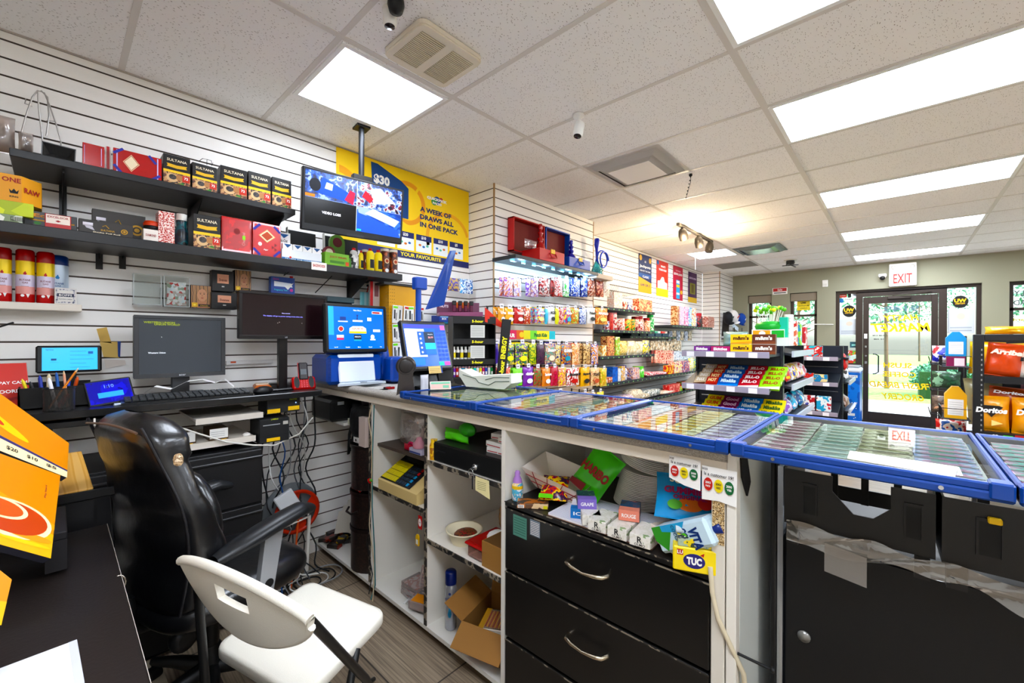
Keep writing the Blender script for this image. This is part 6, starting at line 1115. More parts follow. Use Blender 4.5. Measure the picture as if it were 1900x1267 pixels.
# second low desk / tray behind, with the pine board
m = MB(); m.box(-.6, 0, 0, .115, .02, .83, mat('#121113', .4)); m.box(-.6, .02, .8, .115, .3, .83, mat('#121113', .4), .002); put('side_table', m, (-.03, 1.99, 0), 'low black side table between the desk and the wall, behind the orange cards', 'table')
WOOD = patt(['#e0ac62', '#e4b36c', '#dda658', '#e8ba76'], 2, .5, 'wave', (3, .6, 1)); m = MB(); m.box(-.16, 0, 0, .0, .36, .018, WOOD, .002); put('wooden_board', m, (.085, 2.0, .85), 'pale wooden board beside the orange cards', 'board', rx=10, rz=3)
m = MB(); m.box(-.2, -.01, 0, .075, .002, .03, BLACK, .003); put('board_holder', m, (.09, 1.985, .835), 'black rail along the near edge of the wooden board', 'rail')
ORG = mat('#f09a12', .3, coat=.3); EDG = mat('#2b2a33', .6)
def card(p4, lab, dark, deco):
    """a stiff printed card given by its four corners (left bottom, right bottom, right top, left top) seen from the camera"""
    a, b, c, d = [Vector(q) for q in p4]; o_ = Vector((0, 0, H)); nn = (b-a).cross(d-a); c = o_+(c-o_)*((a-o_).dot(nn)/(c-o_).dot(nn)); nrm = (b-a).cross(d-a).normalized(); m = MB()
    X = (b-a); Z = (d-a)
    o = (a+b+c+d)/4
    def W(u, v, off=0): return a*(1-u)*(1-v)+b*u*(1-v)+c*u*v+d*(1-u)*v+nrm*off-o
    m.add([W(0, 0), W(1, 0), W(1, 1), W(0, 1), W(0, 0, -.016), W(1, 0, -.016), W(1, 1, -.016), W(0, 1, -.016)], [(4, 7, 6, 5), (0, 4, 5, 1), (1, 5, 6, 2), (2, 6, 7, 3), (3, 7, 4, 0)], EDG); m.add([W(0, 0), W(1, 0), W(1, 1), W(0, 1)], [(0, 1, 2, 3)], ORG)
    def shp(pts, mm, off): m.add([W(u, v, off) for u, v in pts], [tuple(range(len(pts)))], mm)
    def ell(cu, cv, ru, rv, mm, off, ang=0): shp([(cu+ru*math.cos(t*PI/14)*math.cos(ang)-rv*math.sin(t*PI/14)*math.sin(ang), cv+ru*math.cos(t*PI/14)*math.sin(ang)+rv*math.sin(t*PI/14)*math.cos(ang)) for t in range(28)], mm, off)
    def tx(s, u, v, w_, h_, mm, rot=0):
        vs, fs, (dw, dh) = text_geo(s, .02); cs, sn = math.cos(rot), math.sin(rot); m.add([W(u+(q.x/dw*w_*cs-q.y/dh*h_*sn), v+(q.x/dw*w_*sn+q.y/dh*h_*cs), .0012) for q in vs], fs, mm)
    deco(shp, ell, tx); o_ = build('promo_card', m, None, o); return tag(o_, lab, 'card')
YO, YO2, RO, CRM = mat('#f7b800', .3), mat('#f5c93a', .3), mat('#d8582c', .35), mat('#fbe7b8', .4)
def deco1(shp, ell, tx):
    shp([(0, 0), (1, 0), (1, .25), (0, .35)], YO, .0003); shp([(0, .55), (1, .3), (1, .36), (0, .7)], mat('#f4a91c', .3), .0004)
    ell(.55, .3, .42, .2, CRM, .0006); ell(.53, .31, .39, .17, RO, .0008); ell(.42, .38, .28, .11, CRM, .001); ell(.4, .38, .25, .09, mat('#e26a3a'), .0012); ell(.75, .16, .24, .035, mat('#f3a40c'), .0007); ell(.7, .09, .28, .02, YO2, .0008)
    tx('Play lizard', .86, .72, .02*8, .022, mat('#a8283c'), PI/2)
def deco2(shp, ell, tx):
    shp([(0, 0), (1, 0), (1, .16), (0, .22)], CRM, .0003); shp([(0, .22), (1, .16), (1, .2), (0, .27)], mat('#3a2f6e'), .0004); ell(.35, .5, .3, .08, YO2, .0005, -.4); ell(.3, .5, .12, .05, mat('#e2501c'), .0008, -.4); ell(.25, .5, .08, .03, YO, .001, -.4)
    for i, s in enumerate(('$30', '$20', '$10', '$5')): tx(s, .3+.18*i, .1, .1, .07, INK)
# positions: leaning cards, on the desk
def Q(x, y, yy): return tuple(P(x, y, 'y', yy))
card([Q(-90, 985, 1.36), Q(94, 1036, 1.45), Q(112, 882, 1.62), Q(-90, 808, 1.56)], 'lower big orange card with a red ringed oval, leaning on the black desk', 0, deco1)
card([Q(-90, 800, 1.66), Q(124, 886, 1.74), Q(128, 822, 1.86), Q(-90, 665, 1.86)], 'upper orange card with a row of dollar prices, behind the ringed oval card', 0, deco2)
def deco3(shp, ell, tx): shp([(0, 0), (1, 0), (1, .5), (0, .3)], YO, .0003); ell(.4, .5, .4, .14, mat('#e8820c'), .0005, .3)
card([Q(-60, 1150, 1.12), Q(2, 1160, 1.14), Q(22, 1075, 1.18), Q(-60, 1010, 1.18)], 'small corner of a third orange card at the bottom left edge', 0, deco3)
m = MB(); m.box(-.45, 0, 0, .02, .25, .02, mat('#141214', .45), .002); m.box(-.02, 0, -.08, .02, .25, 0, mat('#141214', .45)); put('card_stand', m, (.0, 1.62, .84), 'black stand hidden behind the orange cards', 'stand')
# keys hanging at the desk side
m = MB(); KX = mat('#b9b2a8', .25, 1.)
m.tube([(.0+.014*math.cos(t), 0, .05+.02*math.sin(t)) for t in [k*PI/6 for k in range(12)]], .002, KX, 5, closed=True); m.tube([(.0+.011*math.cos(t), .004, .012+.018*math.sin(t)) for t in [k*PI/6 for k in range(12)]], .002, KX, 5, closed=True); m.box(-.01, 0, -.06, .004, .002, 0, KX, .0008); m.box(.004, .003, -.055, .016, .005, .0, mat('#a8703c', .3, 1.), .0008); m.box(-.006, -.003, -.035, .012, 0, -.005, BLACK, .002)
q = P(212, 945, 'y', 1.55); put('keys', m, (q.x+.005, 1.5, .68), 'bunch of keys hanging at the side of the black desk', 'keys')
q = P(15, 1100, 'z', 0)
# bits on the floor
m = MB(); m.box(-.1, -.04, 0, .1, .04, .03, patt(['#3a4a3c', '#c9583a', '#8a8f6c', '#e0d8c0'], 20, .4), .002); put('floor_pack', m, (.83, 1.9, 0), 'flat printed pack on the floor before the office chair', 'pack', rz=25)
m = MB(); m.box(-.16, -.13, 0, .16, .13, .012, mat('#b9ac95', .8, bump=.4, bscale=60), .002); put('floor_mat', m, (.14, 2.2, 0), 'beige ribbed mat on the floor left of the office chair', 'mat')
# ================================================================ CABLES UNDER THE DESK END
rg = random.Random(12); CBE = empty('cable_bundle', 'tangled bundle of black, white and blue cables hanging below the desk end', 'cables', (0, 0, 0))
CC = [('#131314', 'black'), ('#131314', 'black'), ('#e5e3df', 'white'), ('#131314', 'black'), ('#2058a0', 'blue'), ('#8a8a8c', 'grey'), ('#131314', 'black'), ('#c9c6c0', 'pale grey'), ('#131314', 'black'), ('#e5e3df', 'white'), ('#15171a', 'black'), ('#4a4c50', 'dark grey'), ('#131314', 'black')]
for i, (c, n_) in enumerate(CC):
    x = .79+.021*i; pts = [(x, 2.6+rg.uniform(-.05, .05), 1.04)]
    for k in range(1, 7): pts.append((x+rg.uniform(-.05, .05)+.03*math.sin(i), 2.62+rg.uniform(-.08, .08), 1.04-.15*k))
    pts.append((x+rg.uniform(-.1, .05), 2.5, .012+.004*i)); pts.append((x+rg.uniform(-.1, .05), 2.4+rg.uniform(-.05, .05), .012+.003*i))
    fine = []
    for k in range(len(pts)-1):
        a, b = Vector(pts[k]), Vector(pts[k+1])
        p0 = Vector(pts[max(0, k-1)]); p3 = Vector(pts[min(len(pts)-1, k+2)])
        for t in range(4): s = t/4; fine.append(.5*((2*a)+(b-p0)*s+(2*p0-5*a+4*b-p3)*s*s+(3*a-p0-3*b+p3)*s**3))
    m = MB(); m.tube([tuple(q) for q in fine+[Vector(pts[-1])]], .0035 if i % 3 else .0045, mat(c, .45), 6); build('cable', m, CBE)
for i in range(4):
    m = MB(); m.tube([(math.cos(t)*(.09+.01*i), math.sin(t)*(.06+.012*i), .006+.006*i+.003*math.sin(3*t)) for t in [k*PI/12 for k in range(24)]], .004, mat(('#131314', '#e5e3df', '#131314', '#8a8a8c')[i], .45), 6, closed=True); put('coiled_cable', m, (.93+.03*i, 2.42, .004), '%s cable coil lying on the floor by the counter' % ('lowest black', 'white', 'upper black', 'grey')[i], 'cable')
m = MB(); q0 = [P(330, 792, 'y', 2.36), P(380, 808, 'y', 2.36), P(420, 820, 'y', 2.35), P(470, 826, 'y', 2.34), P(510, 826, 'y', 2.36), P(555, 805, 'y', 2.4), P(580, 775, 'y', 2.5)]; m.tube([tuple(q) for q in q0], .004, mat('#dcd9d0', .4), 8); tag(build('white_cable', m), 'long white cable drooping in front of the under desk shelves', 'cable')
e = empty('cable_reel', 'orange and grey extension cable reel leaning on the wall', 'cable reel', (.93, 2.6, .0)); T1 = Matrix.Translation((0, 0, .38)) @ Matrix.Rotation(PI/2, 4, 'X')
m = MB(); m.lathe([(.0, -.02), (.15, -.02), (.15, -.01), (.05, -.01)], mat('#6f7376', .4), 28, T=T1); m.lathe([(.05, -.01), (.05, .03)], BLACK, 20, T=T1); build('drum', m, e)
m = MB(); T1 = Matrix.Translation((.02, 0, .37)) @ Matrix.Rotation(PI/2, 4, 'X')
for k in range(4): a = k*PI/2+.3; m.add([(r_*math.cos(a+b_), r_*math.sin(a+b_), .034) for r_, b_ in ((.03, 0), (.115, -.45), (.12, 0), (.115, .45))], [(0, 1, 2, 3)], mat('#e0481c', .35), T=T1)
m.lathe([(.105, .03), (.125, .03), (.125, .038), (.105, .038), (.105, .03)], mat('#e0481c', .35), 28, T=T1, cap=False); build('orange_flange', m, e)
m = MB(); m.tube([(-.13, -.06, .0), (-.12, -.05, .3), (.08, -.05, .33), (.06, -.06, .0)], .011, mat('#d8d4cc', .35), 10); build('stand', m, e)
m = MB(); m.tube([(.02, -.05, .35), (.0, -.07, .2), (-.03, -.1, .06), (-.06, -.16, .01)], .005, mat('#e8661c', .4)); build('orange_lead', m, e)
m = MB(); m.box(-.05, -.015, 0, .05, .015, .1, mat('#dfe1e4', .35), .006); put('white_router', m, (.89, 2.49, .43), 'white box device hanging among the cables over the cable reel', 'router', rz=-10, ry=-28)
# ================================================================ THINGS ON THE COUNTER
CZ2 = TOPZ+.001
e = empty('lottery_terminal', 'blue lottery terminal with a bright icon screen above a white paper rest', 'lottery terminal', (1.2, 2.35, CZ2+.015), RZ(-2)); BT = mat('#0b56b8', .3, coat=.2)
m = MB(); m.T = Matrix.Rotation(math.radians(0), 4, 'Z'); m.box(-.17, .0, 0, .17, .25, .17, BT, .02); m.box(-.12, .05, .15, .12, .2, .3, BT, .03); m.ball(.19, .12, .13, .07, .1, .16, BT, 14); m.box(.19, -.06, 0, .36, .16, .15, BT, .012); m.rect(.21, .02, .34, .12, -.061, mat('#0a4ca6', .35))
for k in range(12): m.box(-.168, -.001, .03+k*.011, -.15, .0, .035+k*.011, mat('#083c86'))
build('body', m, e)
m = MB(); T1 = Matrix.Translation((0, -.02, .185)) @ Matrix.Rotation(math.radians(-4), 4, 'X'); m.T = T1; m.box(-.19, 0, 0, .19, .04, .28, BLACK, .008); build('bezel', m, e)
s = MB(); s.T = T1; SB = mat('#2c6fd0', .2, emit=.9); s.rect(-.17, .02, .165, .262, -.001, SB); s.rect(-.17, .1, -.14, .262, -.0014, mat('#4fa0ea', .2, emit=.9)); w1 = mat('#dfe8f6', emit=.8); y = -.002
s.txt('Main Menu', 0, .245, .008, y, w1); s.rect(.09, .228, .155, .244, y, mat('#d8dff0', emit=.8)); s.rect(.093, .231, .14, .241, y-.0005, mat('#b02030', emit=.5)); s.rect(-.105, .185, -.07, .205, y, mat('#14408c', emit=.5)); s.rect(-.115, .175, -.06, .181, y, w1); s.poly([(-.01, .19), (.004, .19), (.0, .205), (.006, .22), (-.008, .22), (-.004, .205)], y, mat('#123a86', emit=.3)); s.rect(-.03, .178, .03, .188, y, w1); s.rect(.06, .185, .085, .205, y, w1)
s.poly([(-.052, .11), (.052, .11), (.05, .14), (.03, .152), (-.03, .152), (-.05, .14)], y, mat('#f2e6d0', emit=.7)); s.rect(-.052, .11, .052, .122, y-.0005, mat('#e8c84a', emit=.7)); s.txt('QUICK', 0, .137, .012, y-.001, mat('#b04a4a', emit=.4), w=.07); s.disc(-.1, .135, .016, .016, y, w1); s.disc(-.1, .135, .013, .013, y-.0005, mat('#c83a1e', emit=.6)); s.rect(.095, .12, .14, .135, y, w1); s.rect(-.125, .085, -.085, .1, y, w1); s.rect(-.125, .072, -.085, .084, y, mat('#c83060', emit=.5)); s.rect(-.025, .075, .02, .102, y, mat('#132a40', emit=.2)); s.txt('POKER LOTTO', -.002, .09, .006, y-.0005, w1, w=.036); s.rect(-.025, .066, .02, .074, y, mat('#20a0b0', emit=.6)); s.disc(.09, .09, .012, .014, y, w1); s.rect(.075, .07, .108, .078, y, w1)
for i, t in enumerate(('Sign Off', 'Retailer', 'Menu', 'Cancel', 'Help')): s.txt(t, -.13+.068*i, .03, .006, y, w1)
build('screen', s, e)
m = MB(); T2 = Matrix.Translation((0, -.015, .012)) @ Matrix.Rotation(math.radians(-10), 4, 'X'); m.T = T2; m.box(-.11, -.006, .0, .11, .006, .165, mat('#e9f0fa', .25), .006); m.T = Matrix.Identity(4); m.prism([(-.15, -.09), (.14, -.085), (.12, -.02), (-.11, -.02)], 0, .012, mat('#c9d3dd', .3), 'z'); m.prism([(-.02, -.092), (.02, -.09), (.0, -.04)], .013, .016, mat('#9aa6b4'), 'z'); build('paper_rest', m, e)
m = MB(); m.box(0, 0, 0, .03, .02, .045, BLACK, .003); put('clip', m, (1.128, 2.31, 1.06), 'black binder clip on the counter edge before the lottery terminal', 'clip')
# blue pole screen
e = empty('customer_display', 'tall blue pole display leaning sharply beside the lottery terminal', 'display', (1.4, 2.02, CZ2))
m = MB(); m.tube([(0, 0, 0), (0, 0, .60)], .016, BT, 14); m.box(-.03, -.02, .56, .05, .025, .63, BT, .006); m.box(-.022, -.022, .34, .022, .022, .36, BLACK, .003); m.lathe([(.03, 0), (.03, .01), (.02, .02)], BT, 18); build('pole', m, e)
p0, p1 = P(806, 572, 'y', 2.0), P(842, 463, 'y', 1.92); m = MB(); a = Vector((p0.x-1.4, p0.y-2.02, p0.z-CZ2)); b = Vector((p1.x-1.4, p1.y-2.02, p1.z-CZ2)); d_ = Vector((.10, .13, .0)); t_ = Vector((-.012, .004, 0)); 
q = [Vector(P(*k))-Vector((1.4, 2.02, CZ2)) for k in ((793, 574, 'y', 2.02), (824, 566, 'y', 2.06), (846, 465, 'y', 1.99), (838, 466, 'y', 1.95))]; m.add(q+[v+t_ for v in q], [(0, 1, 2, 3), (7, 6, 5, 4), (0, 4, 5, 1), (1, 5, 6, 2), (2, 6, 7, 3), (3, 7, 4, 0)], patt(['#0b56b8', '#0a4da6'], 60, .35, 'line')); build('screen_panel', m, e)
# barcode scanner
e = empty('barcode_scanner', 'dark grey hands free scanner with a round head in front of the till', 'scanner', (1.17, 1.79, CZ2), RZ(-35)); SG = mat('#3a3533', .3, .3)
m = MB(); m.prism([(-.045, 0), (.045, 0), (.032, .09), (.036, .13), (-.036, .13), (-.034, .09)], -.035, .035, SG, 'y'); build('stand', m, e); m = MB(); m.lathe([(.044, -.035), (.048, -.028), (.048, .03), (.04, .036)], SG, 28, T=Matrix.Translation((0, 0, .145)) @ Matrix.Rotation(PI/2, 4, 'X')); m.lathe([(.03, 0), (.032, .004), (.028, .006), (0, .006)], mat('#2a2625', .35), 24, T=Matrix.Translation((0, -.036, .145)) @ Matrix.Rotation(PI/2, 4, 'X')); build('head', m, e)
# POS
e = empty('point_of_sale_screen', 'black touch screen till showing a blue sales page', 'till', (1.40, 1.93, CZ2), RZ(-6))
T1 = Matrix.Translation((-.02, -.06, .11)) @ Matrix.Rotation(math.radians(-18), 4, 'X')
m = MB(); m.T = T1; m.box(-.14, 0, 0, .155, .03, .285, mat('#111113', .25), .01); build('bezel', m, e)
s = MB(); s.T = T1; s.rect(-.122, .022, .137, .262, -.001, mat('#2f63c8', .2, emit=.8)); y = -.0016; s.rect(-.118, .075, -.0, .235, y, mat('#dcdcee', .3, emit=.7)); s.rect(-.118, .03, -.02, .07, y, mat('#3a7ad0', emit=.6)); s.rect(-.118, .03, -.085, .055, y-.0004, mat('#d8a0c8', emit=.7)); s.rect(-.118, .24, .137, .26, y, mat('#4a50b8', emit=.6)); s.rect(.105, .23, .135, .258, y-.0004, mat('#c86a9a', emit=.7))
s.rect(-.045, .085, .06, .22, y-.0005, mat('#1560b0', emit=.6)); s.rect(-.005, .155, .058, .218, y-.001, mat('#142c46', emit=.3)); s.rect(-.005, .118, .058, .153, y-.001, mat('#18b8c0', emit=.8)); s.rect(-.005, .088, .058, .116, y-.001, mat('#3c70d0', emit=.7)); s.txt('$6.99', .035, .185, .012, y-.0014, mat('#f0a0a0', emit=.8)); s.txt('Change Due', .035, .203, .006, y-.0014, w1)
for r in range(8):
    for c in range(3): s.rect(.068+c*.023, .05+r*.0235, .088+c*.023, .07+r*.0235, y, mat('#2a56b8', emit=.6))
s.rect(.065, .024, .095, .044, y-.0005, mat('#18b890', emit=.8)); s.rect(.1, .024, .135, .044, y-.0005, mat('#d05aa0', emit=.8))
for r in range(5): s.disc(-.028, .205-.026*r, .006, .006, y-.001, w1, 10)
build('screen', s, e)
m = MB(); m.prism([(-.1, 0), (.1, 0), (.05, .03), (-.1, .02)], -.09, .16, mat('#0d0d0e', .3), 'x'); m.T = Matrix.Translation((.0, -.03, .0)); m.prism([(.0, .0), (.14, .0), (.12, .2), (.04, .22)], .06, .15, mat('#131315', .25), 'x'); m.prism([(.0, .0), (.14, .0), (.12, .12), (.04, .12)], -.12, .06, mat('#0d0d0e', .3), 'x'); build('stand', m, e)
m = MB(); m.T = T1; m.rect(-.01, -.02, .075, .02, -.004, mat('#d9b878', .5)); [m.rect(-.005, -.014+k*.009, .06, -.012+k*.009, -.0045, mat('#6a5434')) for k in range(3)]; m.rect(.066, -.02, .075, .02, -.0046, mat('#2b4a9a')); build('sticky_note', m, e)
m = MB(); m.box(-.05, 0, 0, .05, .012, .04, mat('#e9ded6', .4), .001); m.rect(-.046, .004, .046, .036, -.001, mat('#f0b8b0')); m.rect(-.046, .026, .046, .036, -.0014, mat('#7ab89a')); m.rect(.01, .006, .04, .02, -.0014, mat('#7ab89a')); put('ticket_holder', m, (1.26, 1.63, 1.131), 'small card holder with a pink and green card on the till side display', 'card holder', rz=-28, rx=-20)
m = MB(); m.tube([(.0, 0, .008), (.05, 0, .008)], .007, mat('#c01830', .3), 10); m.tube([(0, .02, .008), (.045, .03, .008)], .006, BLACK, 10); m.tube([(-.06, -.02, .006), (-.0, -.015, .006)], .004, BLACK, 8); put('lighter', m, (1.22, 2.06, CZ2), 'red and black lighters lying between terminal and scanner', 'lighter')
m = MB(); m.bag(.05, .09, .02, mat('#b9b9c0', .4), seed=2); put('grey_cloth', m, (1.3, 1.82, CZ2), 'grey wad standing behind the scanner', 'cloth')
# white scale reading head lying on the first display
e = empty('white_tray_scanner', 'white grooved plastic tray lying on the glass nearest the till', 'tray', (1.50, 1.53, 1.131), RZ(-78)); WP = mat('#e6e6de', .35)
m = MB(); m.prism([(-.16, .05), (-.12, .0), (-.02, -.0), (.11, .0), (.15, .03), (.15, .075), (.1, .07), (-.08, .055), (-.16, .085)], -.05, .05, WP, 'y'); build('body', m, e)
m = MB(); GN = mat('#5a665c', .5); m.tube([(-.14, -.051, .06), (-.06, -.051, .045), (-.04, -.051, .025), (.02, -.051, .015), (.06, -.051, .035), (.14, -.051, .04)], .0022, GN, 6); m.tube([(-.0, -.051, .04), (.05, -.051, .055), (.14, -.051, .058)], .002, GN, 6); build('seam', m, e)
# 5-hour energy and lighter stand beyond the till
RX, RY = 1.93, 2.12
e = empty('lighter_display_rack', 'tall black counter rack of energy shots and lighters behind the till', 'display rack', (RX, RY, CZ2), RZ(-28)); BK2 = mat('#101011', .4); Y5 = mat('#e6e012', .4)
m = MB(); m.box(-.15, 0, 0, .15, .2, .02, BK2); m.box(-.15, .18, 0, .15, .2, .42, BK2)
for z in (.13, .27): m.box(-.15, .02, z, .15, .2, z+.012, BK2)
for x in (-.15, .145): m.box(x, .02, 0, x+.005, .2, .42, BK2)
m.box(-.15, .02, .42, .15, .2, .435, BK2); m.box(-.14, .01, -1.096, .14, .2, 0, BK2)
for z, t in ((.105, '5-hour'), (.245, '5-hour'), (.385, '5-hour')): m.rect(-.15, z, .15, z+.035, .018, BK2); m.txt(t, .02, z+.017, .018, .017, Y5, w=.08, bold=.03)
for z in (.15, .29): m.rect(-.03, z, .07, z+.085, .016, mat('#cfcfca', .5)); [m.rect(-.025, z+.01+k*.009, .06, z+.013+k*.009, .0155, mat('#8a8a86')) for k in range(8)]
build('frame', m, e)
m = MB(); m.T = Matrix.Translation((.17, -.03, .0)) @ Matrix.Rotation(math.radians(6), 4, 'Y'); m.box(-.03, 0, 0, .035, .014, .42, BK2, .002); m.txt('5-hour ENERGY', 0, .16, .035, -.001, Y5, w=.28, rot=PI/2, bold=.04); build('sign', m, e)
RM = Matrix.Translation((RX, RY, CZ2)) @ Matrix.Rotation(math.radians(-28), 4, 'Z')
LC = ['#7a3ab0', '#c8201c', '#e8e6e0', '#2a9ac8', '#e6e4de', '#e87a1c', '#7ac82a', '#2ac8c0', '#e8e6e0', '#e0d020', '#d83a7a', '#2a4ac0', '#e8e6e0', '#2aa04a']
for i, c in enumerate(LC):
    m = MB(); m.box(-.009, -.005, 0, .009, .005, .06, mat(c, .3), .003); m.box(-.008, -.004, .06, .008, .004, .073, CHROME, .001); m.rect(-.006, .015, .006, .035, -.0055, WHITE); m.box(-.004, -.007, .064, .004, -.003, .07, mat('#c8201c'))
    q = RM @ Vector((-.135+.0205*i, .05, .021)); put('lighter', m, tuple(q), 'lighter %s from the left in the bottom tray of the black rack' % ORD[i], 'lighter', 'lighters in the black rack', rz=-28)
for i in range(6):
    m = MB(); m.lathe([(.012, 0), (.012, .06), (.007, .068), (.008, .085)], mat('#e8e6e0', .35), 12); m.lathe([(.0123, .01), (.0123, .045)], mat(('#e8d21a', '#101011')[i % 2]), 12, cap=False); q = RM @ Vector((-.135+.027*i-(.0 if i < 4 else .0), .06, .143)); put('energy_shot', m, tuple(q), 'small energy shot bottle %s from the left on the middle tier' % ORD[i], 'bottle', 'energy shots in the black rack', rz=-28)
e = empty('card_pouch_display', 'purple brown card display with hanging torch lighters above the energy shots', 'display', (RX-.06, RY+.06, CZ2+.437), RZ(-28))
m = MB(); m.box(-.16, .1, 0, .14, .11, .1, mat('#6b3a52', .4)); m.prism([(-.16, 0), (.14, 0), (.14, .03), (-.16, .02)], .0, .1, mat('#8a4a6a', .4), 'y'); m.rect(-.05, .06, .06, .1, .099, mat('#e0702a')); m.txt('NUTS', -.11, .07, .018, .099, mat('#e8d8e0'), bold=.03); build('card', m, e)
for k in range(4): m = MB(); m.box(-.012, -.012, 0, .012, .012, .045, mat('#5a1838', .3), .003); m.box(-.013, -.013, .045, .013, .013, .075, BK2, .003); o_ = build('torch_lighter', m, e, (-.05+.04*k, .05, .03))
m = MB(); m.prism([(0, 0), (.17, -.05), (.16, -.03), (0, .1)], 0, .005, mat('#e0461c', .4), 'y'); put('orange_header', m, (RX+.07, RY-.02, CZ2+.4), 'orange red triangular header card right of the energy shot rack', 'sign', rz=-20)
# yellow pegboard stand of phone accessories, left wall behind the terminal
e = empty('pegboard_stand', 'yellow pegboard stand with a black top full of phone accessories', 'display stand', (1.60, 2.60, 0)); YP = mat('#e0a818', .45)
m = MB(); m.box(-.1, -.1, 1.097, .13, .1, 1.735, YP); m.box(-.145, -.115, 1.735, .15, .115, 1.75, mat('#2a2a2a'));  m.box(.118, -.108, 1.1, .134, -.1, 1.735, CHROME)
for r in range(14):
    for c in range(5): m.disc(-.12+.015*c, 1.42+.022*r, .003, .003, -.1006, mat('#7a5808'), 6)
build('pegboard', m, e)
rg = random.Random(5); k = 0
for r in range(4):
    for c in range(6):
        z = 1.58-.125*r; m = MB(); cc = [('#ecebe6', '#8a8a88', '#f4f4f2', '#2a2a2a'), ('#d8d6d0', '#f4f4f2', '#4a4a4a'), ('#f0f0ee', '#c9c9c6', '#e8502a')][k % 3]
        m.box(-.02, -.008, -.1, .02, 0, .02, mat('#efeeea', .35), .001); m.rect(-.012, -.07, .0, -.01, -.009, mat('#2a2a2a')); m.rect(.003, -.08, .012, -.03, -.0092, mat(cc[1])); m.rect(-.018, .0, .018, .014, -.0094, mat(('#7ad82a', '#e8e6e2', '#d83a2a')[k % 3]))
        put('phone_accessory_pack', m, (1.535+.043*c, 2.485+.006*(c % 2)-.0*r, z), 'white accessory pack, row %s from the top, %s from the left' % (ORD[r], ORD[c]), 'pack', 'packs on the yellow pegboard', rz=rg.uniform(-25, 25), ry=rg.uniform(-4, 4)); k += 1
m = MB(); m.box(0, 0, 0, .07, .02, .2, mat('#c9b8b0', .3), .002); m.rect(.0, .0, .02, .2, -.001, mat('#d8282a')); m.rect(.03, .1, .06, .19, -.001, mat('#8a5a5a')); put('red_blister_pack', m, (1.42, 2.60, 1.56), 'red and white blister pack hanging left of the yellow pegboard', 'pack')
# hygiene goods hanging on the wall right of the pole display
for i, (xl, xr, yt, yb, cs, l) in enumerate([(822, 832, 517, 540, ['#c8202a', '#8a1018', '#f0e0e0'], 'red pack hanging first under the yellow poster'), (832, 850, 515, 541, ['#3a2a7a', '#c89a2a', '#5a3aa0'], 'purple battery pack hanging under the yellow poster'), (853, 864, 517, 545, ['#2a7ac8', '#e8f0f8', '#5aa8e0'], 'pale blue pen pack hanging left of a similar one'), (865, 876, 518, 546, ['#2a7ac8', '#e8f0f8', '#1a5aa8'], 'pale blue pen pack hanging next to the column'),
        (812, 828, 566, 582, ['#2a6ac0', '#e6ecf4', '#1a4a9a'], 'round blue and white pack, left of the medicine row'), (832, 846, 564, 583, ['#e6ecf4', '#3a7ac8', '#e8d84a'], 'white and blue pack in the middle of the medicine row'), (848, 866, 565, 583, ['#f0f0f0', '#d86a4a', '#5aa85a', '#2a6ac0'], 'striped white pack at the right of the medicine row')]):
    a = P(xl, yt, 'y', 2.66); b = P(xr, yb, 'y', 2.66); m = MB(); h_ = a.z-b.z; w_ = b.x-a.x; m.box(0, -.01, 0, w_, .0, h_, patt(cs, 40, .35, 'noise', seed=i), .002); m.tube([(w_/2, 0, h_), (w_/2, .1, h_+.01)], .002, BLACK, 5); put('hanging_pack', m, (a.x, 2.66, b.z), l, 'pack', 'packs hanging on the wall under the poster')
a = P(815, 583, 'y', 2.6); b = P(884, 600, 'y', 2.6)
for i in range(4): m = MB(); w_ = (b.x-a.x)/4; m.box(0, 0, 0, w_*.96, .1, .05, mat('#1b4aa8', .35), .001); m.txt('BOX', w_*.5, .025, .016, -.001, WHITE, bold=.03); m.rect(w_*.1, .036, w_*.9, .047, -.001, mat('#8ac0e8')); put('bandage_box', m, (a.x+w_*i, 2.6, b.z+.0), 'blue box in the row above the purple card display, %s from the left' % ORD[i], 'box', 'row of blue boxes')
m = MB(); m.box(a.x-.02, 2.58, b.z-.012, b.x+.02, WALL_Y-.002, b.z-.001, mat('#2f7f9a', .4)); tag(build('glass_shelf', m), 'teal wall shelf carrying the row of blue boxes', 'shelf')
# ================================================================ TV ON ITS CEILING POLE, POSTERS
e = empty('surveillance_tv', 'black TV on a ceiling pole showing four camera views', 'television', (1.19, 2.34, CEIL), RZ(-6))
m = MB(); m.tube([(.06, .08, -.001), (.06, .08, -.33)], .017, mat('#2c2d30', .3, .5), 14); m.box(.02, .04, -.012, .1, .12, -.0, BLACK); m.box(.0, .05, -.38, .12, .09, -.3, BLACK, .004); build('pole', m, e)
T1 = Matrix.Translation((0, .0, -.512)) @ Matrix.Rotation(math.radians(6), 4, 'X') @ Matrix.Rotation(math.radians(-.5), 4, 'Y'); TW, TH = .59, .315
m = MB(); m.T = T1; m.box(-TW/2, 0, -TH/2-.02, TW/2, .035, TH/2, mat('#1c1d20', .3), .004); m.rect(-.05, -TH/2-.018, .05, -TH/2-.004, -.001, mat('#2c2d31')); build('casing', m, e)
s = MB(); s.T = T1; fl = [patt(['#101a3c', '#1f3878', '#3a5aa8', '#8a9cd0', '#1a2a5a'], 22, .2, 'noise', emit=.8, seed=1), patt(['#14204a', '#2f4a90', '#6a80b8', '#a8b4d8', '#7a2a3a', '#0c1228'], 30, .2, 'noise', emit=.8, seed=2), mat('#06070a', .15), patt(['#1a3a8a', '#2448a0', '#3f68c0', '#8a9cd0'], 14, .2, 'noise', emit=.8, seed=3)]
gw, gh = TW-.03, TH-.03; x0, z0 = -gw/2, -gh/2+.002; hx, hz = x0+gw*.5, z0+gh*.5; y = -.001
